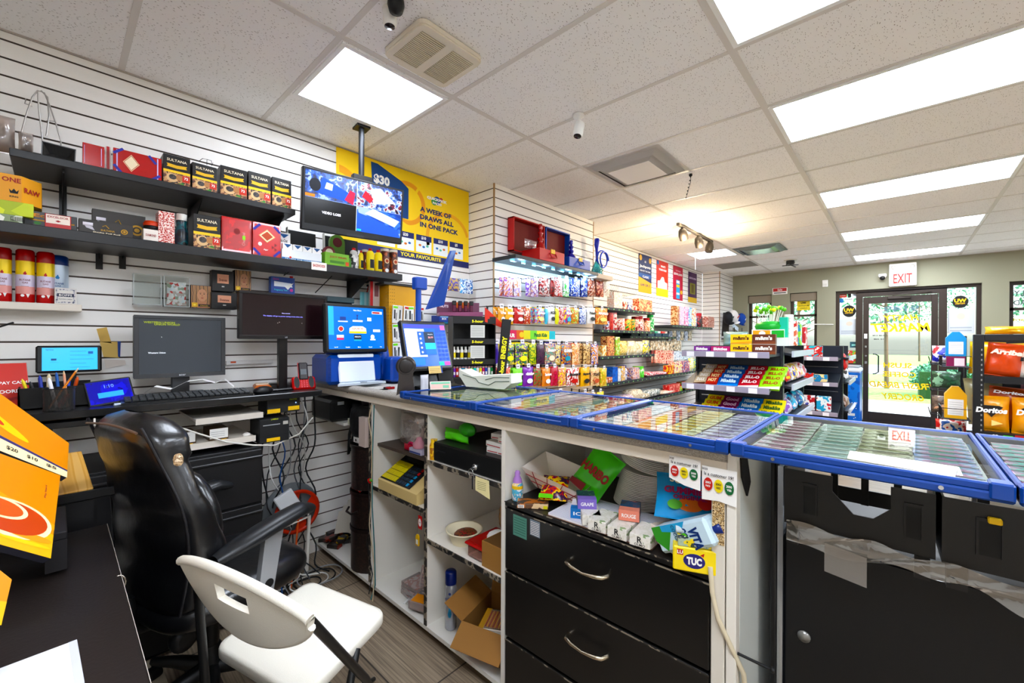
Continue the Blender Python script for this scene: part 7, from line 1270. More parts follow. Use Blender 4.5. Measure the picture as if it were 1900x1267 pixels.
s.rect(x0, hz, hx, z0+gh, y, fl[0]); s.rect(hx, hz, x0+gw, z0+gh, y, fl[1]); s.rect(x0, z0, hx, hz, y, fl[2]); s.rect(hx, z0, x0+gw, hz, y, fl[3])
fl_b = mat('#2a50b0', emit=.8); s.poly([(x0+.05, hz+.03), (x0+.22, hz+.01), (x0+.24, hz+.06), (x0+.09, hz+.12)], y-.0005, fl_b); s.poly([(x0+.1, hz+.06), (x0+.14, hz+.055), (x0+.145, hz+.09), (x0+.11, hz+.095)], y-.001, mat('#b8c8e8', emit=.9)); s.disc(x0+.05, hz+.07, .03, .035, y-.001, mat('#0a0e1c')); s.poly([(x0+.21, hz+.02), (x0+.26, hz+.0), (x0+.27, hz+.07), (x0+.24, hz+.08)], y-.001, mat('#c0304a', emit=.7)); s.rect(x0+.0, hz+.003, x0+.05, hz+.018, y-.001, mat('#e0803a', emit=.6))
s.poly([(hx+.03, hz+.06), (hx+.08, hz+.03), (hx+.1, hz+.06), (hx+.05, hz+.1)], y-.001, mat('#c02a3a', emit=.7)); s.poly([(hx+.1, hz+.03), (hx+.24, hz+.06), (hx+.14, hz+.13), (hx+.08, hz+.11)], y-.0005, mat('#d0daf4', emit=.8)); s.poly([(hx, z0), (hx+.27, z0), (hx+.27, z0+.04), (hx+.1, z0+.09), (hx, z0+.11)], y-.0005, mat('#2a56c0', emit=.8)); s.poly([(hx+.05, z0+.11), (hx+.24, z0+.06), (hx+.27, z0+.1), (hx+.1, z0+.145)], y-.0005, mat('#b8c8ec', emit=.8))
s.txt('VIDEO LOSS', (x0+hx)/2, (z0+hz)/2, .014, y-.001, mat('#e8e8f0', emit=1)); s.rect(hx-.001, z0, hx+.001, z0+gh, y-.002, mat('#dfe6f8', emit=.8)); s.rect(x0, hz-.001, x0+gw, hz+.0005, y-.002, mat('#9ab0e0', emit=.6)); s.rect(hx+.005, z0+.005, hx+.03, z0+.014, y-.002, mat('#4ac8e0', emit=.8)); build('screen', s, e)
# big yellow poster
m = MB(); PX0, PX1, PZ0, PZ1 = 1.262, 2.432, 1.99, 2.652; m.T = Matrix.Translation((PX0, WALL_Y-.004, PZ0)); PW, PH = PX1-PX0, PZ1-PZ0; YEP = mat('#ffd200', .45); NV = mat('#232c6b', .45); y = 0
m.rect(0, 0, PW, PH, y, YEP); m.disc(PW*.08, PH*.8, .12, .16, y-.0004, mat('#f7ae00', .45)) if 0 else None
BO = [0]
def band(cx, cz, r, w_, c, a0=0, a1=2*PI, n=40):
    BO[0] += 1
    for k in range(n):
        t0, t1 = a0+(a1-a0)*k/n, a0+(a1-a0)*(k+1)/n; pts = [(cx+r*math.cos(t0), cz+r*math.sin(t0)), (cx+(r+w_)*math.cos(t0), cz+(r+w_)*math.sin(t0)), (cx+(r+w_)*math.cos(t1), cz+(r+w_)*math.sin(t1)), (cx+r*math.cos(t1), cz+r*math.sin(t1))]
        if all(0 < p[0] < PW and .12 < p[1] < PH for p in pts): m.poly(pts, y-.00012*BO[0], c)
band(.55, .42, .13, .035, mat('#f7a800', .45)); band(.6, .44, .19, .02, mat('#fad340', .45)); band(.75, .47, .12, .02, mat('#fad340', .45)); band(.02, .4, .1, .05, mat('#f9b200', .45)); band(.95, .2, .2, .03, mat('#f7b400', .45))
m.poly([(.27, PH*.45), (.56, PH*.45), (.56, PH*.8), (.5, PH*.86), (.3, PH*.97), (.25, PH*.97)][::1], y-.0008, mat('#1d4f8e', .45)); m.txt('$30', .335, PH*.8, .075, y-.0012, WHITE, bold=.05)
m.rect(0, 0, PW, .052, y-.0008, NV); m.txt('YOUR FAVOURITE', .68, .028, .03, y-.0012, mat('#f4dc3a'), w=.38, bold=.03)
for i, t in enumerate(('$20', '$20', '$10', '$10', '$5')):
    cx = .3+.165*i; m.rect(cx, .065, cx+.145, .2, y-.0006, mat('#eef2f2', .45)); m.rect(cx, .155, cx+.145, .2, y-.0009, NV); m.txt(t, cx+.07, .178, .026, y-.0013, WHITE, bold=.04)
    for k in range(3): m.disc(cx+.035+.035*k, .12-.01*(k % 2), .013, .009, y-.0012, mat(('#3a7ac0', '#5ab89a', '#e0803a')[(i+k) % 3]), 10)
for t, z, w_ in (('A WEEK OF', .405, .31), ('DRAWS ALL', .345, .335), ('IN ONE PACK', .285, .385)): m.txt(t, .665+w_/2, z, .04, y-.0012, NV, w=w_, bold=.045)
m.disc(.83, .505, .035, .033, y-.001, mat('#2a5fa0')); m.disc(.8, .49, .028, .028, y-.0011, mat('#3a9a4a')); m.disc(.87, .52, .018, .018, y-.0009, mat('#d8442a')); m.txt('QUICKPICK', .83, .51, .026, y-.0016, WHITE, w=.2, bold=.07); m.txt('PACKS', .83, .48, .02, y-.0016, WHITE, w=.09, bold=.07)
tag(build('lottery_poster', m), 'large yellow lottery poster reading a week of draws all in one pack', 'poster')
def small_poster(xl, xr, yt, yb, fn, lab):
    a = P(xl, yt, 'y', WALL_Y-.004); b = P(xr, yt, 'y', WALL_Y-.004); c = P(xl, yb, 'y', WALL_Y-.004); w_, h_ = b.x-a.x, a.z-c.z; m = MB(); fn(m, w_, h_); o = build('lottery_poster', m, None, (a.x, WALL_Y-.004, c.z)); tag(o, lab, 'poster', None)
def f1(m, w, h): m.rect(0, 0, w, h, 0, mat('#1e2c66')); m.poly([(0, 0), (w, 0), (w, h*.28), (0, h*.4)], -.001, mat('#f0b81a')); m.rect(0, h*.4, w, h*.5, -.0009, mat('#1f5fae')); m.disc(w*.15, h*.9, w*.1, w*.1, -.001, GOLD); m.disc(w*.88, h*.88, w*.1, w*.1, -.001, GOLD); m.txt('All', w*.5, h*.82, h*.06, -.0012, WHITE); m.txt('Jackpots', w*.5, h*.68, h*.09, -.0012, WHITE, w=w*.85, bold=.03); m.txt('ARE NOT THE SAME', w*.5, h*.57, h*.035, -.0012, WHITE, w=w*.8); m.txt('CLASSIC', w*.55, h*.42, h*.06, -.0012, WHITE, w=w*.5); m.txt('6/49 OR 5', w*.5, h*.2, h*.07, -.0015, NV, w=w*.7)
small_poster(1185, 1209, 469, 541, f1, 'narrow navy and yellow lottery poster, first of four on the wall')
def f2(m, w, h): m.rect(0, 0, w, h, 0, mat('#e24a1c')); m.rect(0, 0, w, h*.22, -.001, mat('#f4d81a')); m.disc(w*.12, h*.93, w*.09, w*.08, -.001, mat('#3a7ac0')); m.txt("WHAT'S", w*.55, h*.85, h*.06, -.001, WHITE, w=w*.4, bold=.05); m.txt('YOUR PICK?', w*.52, h*.75, h*.06, -.001, WHITE, w=w*.65, bold=.05); m.poly([(w*.1, h*.22), (w*.9, h*.22), (w*.9, h*.4), (w*.7, h*.42), (w*.6, h*.55), (w*.45, h*.55), (w*.3, h*.44), (w*.1, h*.42)], -.001, WHITE)
small_poster(1218, 1240, 481, 548, f2, 'narrow orange red and yellow poster, second of four on the wall')
def f3(m, w, h): m.rect(0, 0, w, h, 0, mat('#d81c50')); m.txt('TOP PRIZE', w*.5, h*.87, h*.04, -.001, mat('#f4c8d4'), w=w*.5); m.txt('$300,000', w*.5, h*.77, h*.08, -.001, WHITE, w=w*.85, bold=.03); m.rect(w*.32, h*.04, w*.68, h*.6, -.001, mat('#4aa8d8')); m.rect(w*.34, h*.38, w*.66, h*.46, -.0013, mat('#e8c83a')); m.rect(w*.34, h*.5, w*.66, h*.58, -.0013, WHITE); m.rect(w*.34, h*.16, w*.66, h*.22, -.0013, WHITE); m.disc(w*.85, h*.25, w*.12, h*.06, -.0012, mat('#e8b81e'))
small_poster(1249, 1267, 492, 555, f3, 'narrow pink lottery poster with a blue ticket, third of four')
def f4(m, w, h): m.rect(0, 0, w, h, 0, mat('#4a1a5a')); m.rect(0, 0, w, h*.17, -.001, mat('#e8c01e')); m.txt('$250,000', w*.5, h*.8, h*.07, -.001, mat('#d8c8e0'), w=w*.8, bold=.03); m.rect(w*.2, h*.28, w*.8, h*.64, -.001, mat('#8a8a2a')); m.rect(w*.35, h*.32, w*.65, h*.6, -.0013, mat('#6a5a1e'))
small_poster(1277, 1293, 503, 560, f4, 'narrow purple and yellow lottery poster, last of four beside the corner')
# ================================================================ ON THE CEILING
CM = mat('#e6ddcc', .45)
e = empty('extractor_fan', 'cream square extractor fan grille on the ceiling beside the square light', 'fan', (1.152, 1.55, CEIL)); m = MB()
out = []; R_ = .17
for i in range(4):
    cx, cy = ((1, 1), (-1, 1), (-1, -1), (1, -1))[i]
    for t in range(5): a = i*PI/2+t*PI/8; out.append((cx*(R_-.035)+.035*math.cos(a), cy*(.15-.035)+.035*math.sin(a)))
m.prism([(p[0]*.97, p[1]*.97) for p in out], -.03, -.022, CM, 'z'); m.prism(out, -.022, -.0045, CM, 'z'); build('cover', m, e)
m = MB()
for sx in (-1, 1): m.add([(sx*.02, -.11, -.0305), (sx*.02, .11, -.0305), (sx*.14, .11, -.0305), (sx*.14, -.11, -.0305)], [(0, 1, 2, 3) if sx > 0 else (3, 2, 1, 0)], mat('#8f8168', .7)); [m.box(min(sx*.02, sx*.14), -.108+k*.0105, -.033, max(sx*.02, sx*.14), -.102+k*.0105, -.0306, mat('#d9cfb9')) for k in range(21)]
g_ = build('louvres', m, e); e.rotation_euler = RZ(0)
def bullet_cam(x, y, z0, lab, col, T, sc=1.):
    e = empty('security_camera', lab, 'camera', (x, y, z0)); m = MB(); m.lathe([(.03*sc, -.0), (.03*sc, -.012), (.014*sc, -.02), (.012*sc, -.05)][::-1], col, 18); build('mount', m, e); m = MB(); m.lathe([(.022*sc, -.04*sc), (.028*sc, -.03*sc), (.028*sc, .035*sc), (.024*sc, .04*sc)], col, 20, T=T); build('body', m, e); k = MB(); k.lathe([(.0, -.043*sc), (.021*sc, -.041*sc), (.021*sc, -.036*sc)], mat('#1c1316', .15), 18, T=T, cap=False); build('lens', k, e); return e
bullet_cam(2.02, 1.355, CEIL-.004, 'small white bullet camera hanging from the ceiling grid', mat('#f0efec', .35), Matrix.Translation((.0, -.0, -.085)) @ Matrix.Rotation(math.radians(15), 4, 'Y'), 1.05)
bullet_cam(.882, 1.47, CEIL-.001, 'black camera lens at the top edge beside the extractor fan', mat('#e6e3de', .35), Matrix.Translation((0, 0, -.03)), .95)
m = MB(); m.lathe([(0, -.055), (.025, -.045), (.032, -.02), (.03, 0)], BLACK, 20); put('camera_dome', m, (.872, 1.41, CEIL-.004), 'black dome camera cut off by the top edge of the photo', 'camera')
def vent(x0, x1, y0, y1, lab, mm):
    e = empty('air_vent', lab, 'vent', ((x0+x1)/2, (y0+y1)/2, CEIL)); a, b = (x1-x0)/2, (y1-y0)/2; DK2 = mat('#4a4540', .8); m = MB()
    def ring(s0, z0, s1, z1, m_): 
        A_ = [(-a*s0, -b*s0, z0), (a*s0, -b*s0, z0), (a*s0, b*s0, z0), (-a*s0, b*s0, z0)]; B_ = [(-a*s1, -b*s1, z1), (a*s1, -b*s1, z1), (a*s1, b*s1, z1), (-a*s1, b*s1, z1)]; m.add(A_+B_, [(i, 4+i, 4+(i+1) % 4, (i+1) % 4) for i in range(4)], m_); m.add(A_+B_, [(i, (i+1) % 4, 4+(i+1) % 4, 4+i) for i in range(4)], m_)
    ring(1.0, -.004, .9, -.006, mm); m.add([(-a*.9, -b*.9, -.003), (-a*.9, b*.9, -.003), (a*.9, b*.9, -.003), (a*.9, -b*.9, -.003)], [(0, 1, 2, 3)], DK2); build('flange', m, e); m = MB(); ring(.9, -.006, .74, -.03, mm); ring(.78, -.012, .56, -.036, mm); m.box(-a*.56, -b*.56, -.038, a*.56, b*.56, -.034, mm); build('diffuser_cone', m, e)
vent(2.67, 3.25, 1.17, 1.74, 'large square white air vent in the middle of the ceiling', mat('#ece8e4', .4)); vent(6.4, 7.0, 1.17, 1.74, 'metal ceiling air vent beyond the track spotlights', mat('#b9c9d0', .2, .6))
m = MB(); m.box(-.0, 0, -.002, .57, .57, -.0005, mat('#8a857f', .9)); put('missing_tile_panel', m, (7.55, 1.78, CEIL-.003), 'greyer ceiling tile near the front corner column', 'ceiling tile')
# track light
e = empty('track_light', 'black ceiling track light with two lit bulbs and one dark head', 'spotlight', (5.1, 1.79, CEIL)); m = MB(); m.box(-.5, -.017, -.03, .62, .017, -.004, mat('#26221f', .4)); build('track', m, e)
for i, (x, on_) in enumerate(((-.38, 1), (.12, 1), (.5, 0))):
    T1 = Matrix.Translation((x, -.01, -.11)) @ Matrix.Rotation(math.radians((-35, -25, 20)[i]), 4, 'Y'); m = MB(); m.tube([(x, 0, -.03), (x, 0, -.08)], .012, mat('#26221f'), 10); m.lathe([(.045, -.06), (.05, -.0), (.04, .05), (.02, .07)], mat('#26221f', .35), 20, T=T1, cap=False); h_ = build('lamp_head', m, e); m = MB(); m.lathe([(0, -.062), (.042, -.055)], mat('#ffd9a0', .4, emit=60) if on_ else mat('#3a3632', .3), 18, T=T1, cap=False); build('bulb', m, h_)
for i, (x, y_, z_) in enumerate(((4.68, 1.74, 2.47), (5.2, 1.74, 2.47))):
    l = bpy.data.objects.new('track_lamp', bpy.data.lights.new('track_lamp', 'POINT')); COL.objects.link(l); l.location = (x, y_, z_); l.data.energy = 9; l.data.color = (1, .78, .5); l.data.shadow_soft_size = .04
m = MB(); m.lathe([(.0, -.02), (.012, -.012), (.014, 0)], BLACK, 12); m.tube([(0, 0, -.02), (.0, .0, -.06), (-.012, .03, -.18)], .002, BLACK, 5); [m.ball(-.012*k/6, .005*k, -.02-.026*k, .004, .004, .006, BLACK, 6) for k in range(7)]; put('ceiling_hook', m, (3.33, 1.2, CEIL-.003), 'black hook with a short chain hanging below the air vent', 'hook')
m = MB(); m.tube([(0, 0, 0), (-.005, 0, -.1), (.004, 0, -.2)], .003, WHITE, 6); put('hanging_string', m, (6.6, 2.3, CEIL-.004), 'short white cord hanging from the ceiling near the purple poster', 'cord')
m = MB(); m.lathe([(.09, 0), (.085, -.012)][::-1], mat('#d9d6d0'), 20); m.lathe([(.05, -.07), (.06, -.05), (.055, -.012)], BLACK, 18); m.tube([(-.2, .02, -.1), (-.1, 0, -.075), (.1, 0, -.075), (.2, -.04, -.09)], .008, BLACK, 6); m.tube([(-.05, .1, -.09), (.05, -.1, -.08)], .007, BLACK, 6); put('ceiling_bracket', m, (7.9, 1.29, CEIL-.001), 'black spider like bracket on the ceiling near the front wall', 'bracket')
# exit sign etc on the front wall
e = empty('exit_sign', 'white exit sign with red letters and two lamps above the glass door', 'exit sign', (DOOR_X, -.02, 2.25), RZ(-90)); m = MB(); m.box(-.16, -.09, 0, .16, -.003, .36, mat('#ece6de', .4), .008); build('housing', m, e)
m = MB(); m.rect(-.145, .02, .145, .22, -.092, mat('#f6f1ea', .4, emit=.25)); m.txt('EXIT', 0, .12, .15, -.094, mat('#e8402c', .4, emit=.9), w=.22, bold=.02); build('face', m, e)
for x in (-.11, .11): m = MB(); m.lathe([(.0, .02), (.025, .018), (.032, .0)][::-1], mat('#d8d4cc', .3, .3), 18, T=Matrix.Translation((x, -.09, .3)) @ Matrix.Rotation(PI/2, 4, 'X')); build('lamp', m, e)
m = MB(); m.lathe([(.04, 0), (.04, .03), (.03, .05)][::-1], WHITE, 18, T=Matrix.Translation((0, 0, .0)) @ Matrix.Rotation(PI/2, 4, 'X')); m.ball(0, -.06, -.02, .035, .035, .035, BLACK, 14); m.box(-.05, -.06, -.0, .05, -.0, .05, WHITE, .008); put('security_camera', m, (DOOR_X-.0, .22, 2.42), 'white wall camera with a black lens left of the exit sign', 'camera', rz=-90)
def wallsign(name, y_, z_, w_, h_, fn, lab, cat, x=DOOR_X-.003): m = MB(); fn(m, w_, h_); return put(name, m, (x, y_, z_), lab, cat, rz=-90)
def f(m, w, h): m.box(-w/2, 0, 0, w/2, .006, h, WHITE, .001); m.rect(-w*.45, h*.45, w*.45, h*.95, -.001, mat('#c8302a')); m.txt('Sale', 0, h*.7, h*.3, -.002, WHITE); m.rect(-w*.4, h*.15, w*.4, h*.3, -.001, mat('#5a5a5a'))
q = P(1447, 540, 'x', DOOR_X-.01); wallsign('small_sign', q.y, q.z-.06, .24, .12, f, 'small red and white sign on the wall between the narrow windows', 'sign', DOOR_X-.01)
q = P(1531, 526, 'x', DOOR_X); m = MB(); m.box(-.04, -.012, -.06, .04, 0, .06, WHITE, .003); m.box(-.03, -.016, -.05, .03, -.012, .0, mat('#e0ded8'), .002); put('wall_switch', m, (DOOR_X-.001, q.y, q.z), 'white wall sensor above and left of the door frame', 'sensor', rz=-90)
def sticker(name, xl, xr, yt, yb, fn, lab, X=DX+.036): a = P(xl, yt, 'x', X); b = P(xr, yb, 'x', X); w_, h_ = a.y-b.y, a.z-b.z; m = MB(); fn(m, w_, h_); return put(name, m, (X, (a.y+b.y)/2, b.z), lab, 'sticker', rz=-90)
def oval(m, w, h): m.disc(0, h/2, w/2, h/2, 0, INK); m.txt('WU', 0, h*.6, h*.3, -.002, YELL, mirror=True, bold=.05); m.txt('WESTERN', 0, h*.36, h*.12, -.002, YELL, w=w*.6, mirror=True)
sticker('window_sticker', 1563, 1588, 567, 588, oval, 'black oval sticker with yellow writing on the left sidelight'); sticker('window_sticker', 1767, 1797, 549, 571, oval, 'black oval sticker with yellow writing on the right sidelight')
def pale(m, w, h): m.rect(-w/2, 0, w/2, h, 0, mat('#cfd4d8', .6)); m.disc(0, h*.7, w*.16, h*.14, -.001, mat('#d9c9b8')); m.rect(-w*.4, h*.2, w*.4, h*.26, -.001, mat('#a9b0b8')); m.rect(-w*.4, h*.08, w*.4, h*.14, -.001, mat('#a9b0b8'))
sticker('window_notice', 1557, 1595, 592, 621, pale, 'pale paper notice on the left sidelight below the oval sticker'); sticker('window_notice', 1758, 1808, 574, 618, pale, 'pale paper notice on the right sidelight below the oval sticker')
def cards(m, w, h): m.rect(-w/2, h*.55, -w*.1, h, 0, mat('#c8402a')); m.txt('mastercard', -w*.3, h*.78, h*.1, -.001, WHITE, w=w*.3, mirror=True); m.rect(-.05*w, h*.55, w*.1, h, 0, INK); m.rect(w*.15, h*.6, w/2, h, 0, mat('#dfe8ee')); m.txt('Visa', w*.32, h*.8, h*.15, -.001, mat('#1a4a9a'), mirror=True); m.rect(-w/2, 0, -w*.25, h*.45, 0, mat('#1f7ab8')); m.rect(-w*.15, .0, w*.2, h*.5, 0, mat('#e6e2dc')); m.txt('Interac', 0, h*.35, h*.12, -.001, INK, w=w*.28, mirror=True)
sticker('card_stickers', 1555, 1596, 545, 560, cards, 'cluster of payment card stickers at the top of the left sidelight'); 
def fdark(m, w, h): m.rect(-w/2, 0, w/2, h, 0, mat('#2a5a66')); m.rect(-w*.3, h*.3, w*.3, h*.6, -.001, mat('#8ac8c0'))
sticker('window_sticker', 1577, 1593, 634, 645, fdark, 'small dark teal sticker low on the left sidelight')
def poly_(m, w, h): m.rect(-w/2, 0, w/2, h, 0, patt(['#a86ab8', '#e8e0f0', '#e85a2a', '#6ac84a', '#e8a83a'], 8, .5, 'noise')); m.poly([(-w*.4, h*.2), (w*.2, h*.2), (w*.35, h*.5), (-w*.1, h*.6)], -.001, mat('#e8502a'))
sticker('window_poster', 1562, 1588, 650, 690, poly_, 'colourful slush poster stuck on the left sidelight behind the freezer')
def yw(m, w, h): m.rect(-w/2, 0, w/2, h, 0, mat('#f0d81c', .5)); m.txt('WU', 0, h*.75, h*.2, -.001, INK, mirror=True, bold=.05); m.txt('MoneyGram', 0, h*.45, h*.16, -.001, INK, w=w*.8, mirror=True); m.txt('Lottery', 0, h*.2, h*.16, -.001, INK, w=w*.5, mirror=True)
sticker('window_sign', 1479, 1503, 558, 575, yw, 'yellow sign with black mirrored writing on the second narrow window', DOOR_X+.11)
def wt(m, w, h): m.txt('DAILY', 0, h*.8, h*.14, 0, mat('#5a6a6a'), w=w*.8, mirror=True); m.txt('SALAD', 0, h*.55, h*.14, 0, mat('#5a6a6a'), w=w*.8, mirror=True); m.txt('gift card', 0, h*.1, h*.1, 0, mat('#c9c81e'), w=w*.8, mirror=True)
sticker('window_lettering', 1874, 1940, 530, 600, wt, 'grey and yellow mirrored lettering on the right edge window', DOOR_X+.11)
m = MB(); a = P(1432, 601, 'x', DOOR_X-.06); b = P(1545, 602, 'x', DOOR_X-.06); m.tube([(DOOR_X, a.y, a.z), tuple(a), tuple(b), (DOOR_X, b.y, b.z)], .008, mat('#dcd8d0', .3), 8); tag(build('curtain_rod', m), 'thin white rod running across the front wall below the windows', 'rod')
# ================================================================ CANDY WALL ON THE COLUMN
BY = 2.30
def hangbag(xl, xr, yt, yb, cols, lab, grp, text=None, tc='#ffffff', y=BY, kind='noise', n=1, sc=26, flat=False, seed=0, cat='bag', name='candy_bag'):
    a = P(xl, yt, 'y', y); b = P(xr, yt, 'y', y); c = P((xl+xr)/2, yb, 'y', y); w_ = b.x-a.x; h_ = (a.z+b.z)/2-c.z; m = MB()
    mm = patt(cols, sc, .28, kind, seed=seed, bump=.2) if len(cols) > 1 else mat(cols[0], .3, coat=.3)
    if flat: m.box(-w_/2, -.012, 0, w_/2, .0, h_, mm, .002)
    else: m.bag(w_, h_, .035, mm, seal=mat(cols[0], .35), seed=seed, nx=6, nz=6)
    if text: m.txt(text, 0, h_*.66, h_*.17, -.024, mat(tc, .4), w=w_*.8, bold=.06); m.disc(0, h_*.28, w_*.28, h_*.13, -.0235, mat(cols[-1] if len(cols) > 1 else tc, .4), 12)
    o = put(name, m, ((a.x+b.x)/2, y, c.z), lab, cat, grp)
    for k in range(1, n+1): dup(o, ((a.x+b.x)/2-.012*k, y+.04*k, c.z), None, lab.replace('front', 'behind the front one,', 1) if 'front' in lab else lab+', one behind')
    return a, b, c
ROWS = [('top', 516, 549, [
  (935, 952, ['#b86ad8', '#f0e6f0', '#e8703a', '#f4e8ee'], None), (953, 967, ['#c9b0e0', '#f2eef6', '#e89a7a'], None), (975, 984, ['#8a5ac8', '#d8d0e8', '#e8b0b8'], None), (985, 999, ['#d8c8e8', '#f4f0f8', '#9a6ac0', '#e8c0a0'], None),
  (1000, 1020, ['#7a1018', '#c82028', '#e8e0e0', '#4a0a10'], None), (1021, 1028, ['#5a1018', '#a82028'], None), (1029, 1044, ['#c8202a', '#f0e0e0', '#e85a50'], None), (1045, 1056, ['#4aae4a', '#e8f4e8', '#8ad08a'], None),
  (1059, 1076, ['#1a4ac0', '#2a6ae0', '#e8ecf8', '#10308a'], None), (1077, 1090, ['#1a4ac0', '#0e2a7a', '#d8e0f4'], None), (1091, 1105, ['#6a2418', '#b85a40', '#d8c0b0'], None), (1106, 1120, ['#6a1c14', '#a83a2a', '#e8a888'], None), (1121, 1131, ['#e8dcc8', '#f4ece0', '#c8a890'], None)]),
 ('second', 570, 600, [
  (924, 936, ['#f0a81a'], 'Uva'), (937, 952, ['#f4b81e'], 'BURST'), (954, 971, ['#d8281c'], 'TANGY'), (972, 984, ['#e8901c', '#c8281c', '#f4e0d0'], None), (992, 1010, ['#f4d81a', '#e83a9a', '#3ab8d8', '#f4e8a0'], 'Sour'), (1011, 1016, ['#5ac0e0'], None),
  (1017, 1029, ['#e8e6e8'], 'ICE'), (1030, 1036, ['#e0e01e'], None), (1037, 1045, ['#e8502a', '#f4c8c8', '#c8283a'], None), (1046, 1059, ['#f4e01e', '#e83a9a', '#4ab8d8'], 'Kids'), (1060, 1074, ['#f0a83a', '#e8704a', '#9ac83a', '#f8dcc0'], None), (1075, 1088, ['#3a5ab8', '#e0e4f0', '#7a90d0'], None), (1089, 1104, ['#f4f0ec'], 'Nuts'), (1105, 1127, ['#f4a81c', '#e8701a', '#f8dc8a'], 'MANGO')]),
 ('third', 636, 675, [
  (917, 924, ['#4a2aa8'], None), (925, 932, ['#f0dc1e'], None), (933, 954, ['#f4dc14', '#3a9a3a', '#5a2aa8', '#f8ec50'], 'Sour'), (956, 980, ['#f4dc14', '#6a2aa8', '#3a9a3a', '#f8ec50'], 'Patch'), (982, 995, ['#c8c81e', '#5a8a2a', '#e8e03a'], None), (996, 1010, ['#2a1a3a', '#5a2a4a', '#1a1020'], None),
  (1011, 1030, ['#2a2a9a', '#e88a1e', '#4ab8a8', '#c82a3a', '#f0e0c8'], 'Bears'), (1031, 1040, ['#c8a02a', '#e8d8a0', '#3a3a8a'], None), (1041, 1059, ['#2a2a9a', '#e8b81e', '#c83a2a', '#3a9ab8'], 'GUMMI'), (1061, 1074, ['#e8781a', '#f4d8b0', '#f09a4a'], None), (1082, 1095, ['#b07a3a', '#e8c890', '#7a4a1e'], None), (1097, 1110, ['#4a2a9a', '#e8e0f0', '#e8a01e', '#c83a2a'], None)]),
 ('fourth', 681, 715, [
  (920, 928, ['#a81018', '#d8282a'], None), (929, 947, ['#d8201a', '#e8701a', '#f0c8c0'], None), (951, 969, ['#7ad81e'], 'Mentos'), (970, 989, ['#8a3ab8'], 'skittles'), (990, 1004, ['#b81820', '#3a8a3a', '#d83a3a'], None), (1006, 1021, ['#f0901e'], 'Starburst'), (1022, 1035, ['#d81848', '#b80e3a', '#e8386a'], None),
  (1036, 1050, ['#f4e8c8', '#e85a7a', '#f0d83a', '#d8384a'], None), (1051, 1074, ['#f4efe8', '#d83a1e'], 'Bueno'), (1077, 1094, ['#f4b81a'], 'Maynards'), (1096, 1112, ['#f4dcb0', '#e8a888', '#e8d89a', '#d86a4a'], 'TOAST'), (1114, 1126, ['#f0e07a', '#e8a84a', '#a8c84a'], None)]),
 ('lowest', 727, 747, [(1034, 1044, ['#d8508a', '#e8c81e'], None), (1078, 1092, ['#6a3a9a', '#f0d8a0', '#e8a01e'], None), (1093, 1105, ['#e8a81e', '#f4e8c0'], None), (1107, 1120, ['#f4d41a'], 'M')])]
PEG = MB(); PEG.tube([(0, 0, 0), (0, -.15, .0), (0, -.16, .012)], .0022, mat('#2a2c30', .3, .6), 5); PEG.box(-.01, -.002, -.03, .01, 0, .01, BLACK)
PT = MB(); PT.rect(-.022, -.018, .022, .018, -.166, mat('#eceaf2', .5)); PT.rect(-.012, -.004, .012, .004, -.1665, mat('#6a6a78'))
peg0 = None; si = 0
for rn, yt, yb, items in ROWS:
    for i, (xl, xr, cs, tx) in enumerate(items):
        si += 1; lab = '%s candy bag, %s from the left, %s row of the candy wall' % ({'f': 'bright', 'e': 'colourful'}.get(cs[0][1], 'printed'), ORD[i], rn)
        two = xr-xl > 11 and rn != 'lowest'
        a, b, c = hangbag(xl, xr, yt+(i % 3)-(0 if i < 9 else -1), yb+(i % 2), cs, lab, 'bags in the %s row of the candy wall' % rn, tx, '#2a2a2a' if cs[0] in ('#f4dc14', '#f4f0ec', '#e8e6e8', '#f4efe8', '#f4dcb0', '#f4d41a', '#f4b81a') else '#ffffff', n=1 if two else 0, sc=42, seed=si)
        if xr-xl > 4:
            loc = ((a.x+b.x)/2, CY-.001, a.z+.012)
            if peg0 is None: peg0 = empty('display_peg', '', 'hook', loc, group='pegs on the candy wall'); build('peg', PEG, peg0); build('price_tag', PT, peg0); o = peg0
            else: o = dup(peg0, loc)
            o['label'] = 'display peg with price card, %s from the left, %s row' % (ORD[i], rn)
m = MB(); a = P(931, 612, 'y', 2.33); b = P(1030, 627, 'y', 2.33); c = P(931, 627, 'y', 2.33); w_ = b.x-a.x; h_ = a.z-c.z+.01
for k, cc in enumerate(('#e01c6a', '#e83a6a', '#e8703a', '#d8d02a', '#7ad04a', '#f0e01e', '#f0e01e', '#4ac0d0')): m.rect(w_*k/8, 0, w_*(k+1)/8, h_, 0, mat(cc, .4))
m.txt('SOUR', w_*.14, h_*.4, h_*.45, -.002, WHITE, bold=.05); m.txt('Patch Kids', w_*.7, h_*.5, h_*.45, -.002, mat('#2a7a3a'), bold=.05); m.disc(w_*.34, h_*.5, .03, .024, -.001, mat('#f0c83a')); put('candy_header', m, (a.x, 2.33, c.z-.008), 'long pink to yellow candy banner across the candy wall', 'banner')
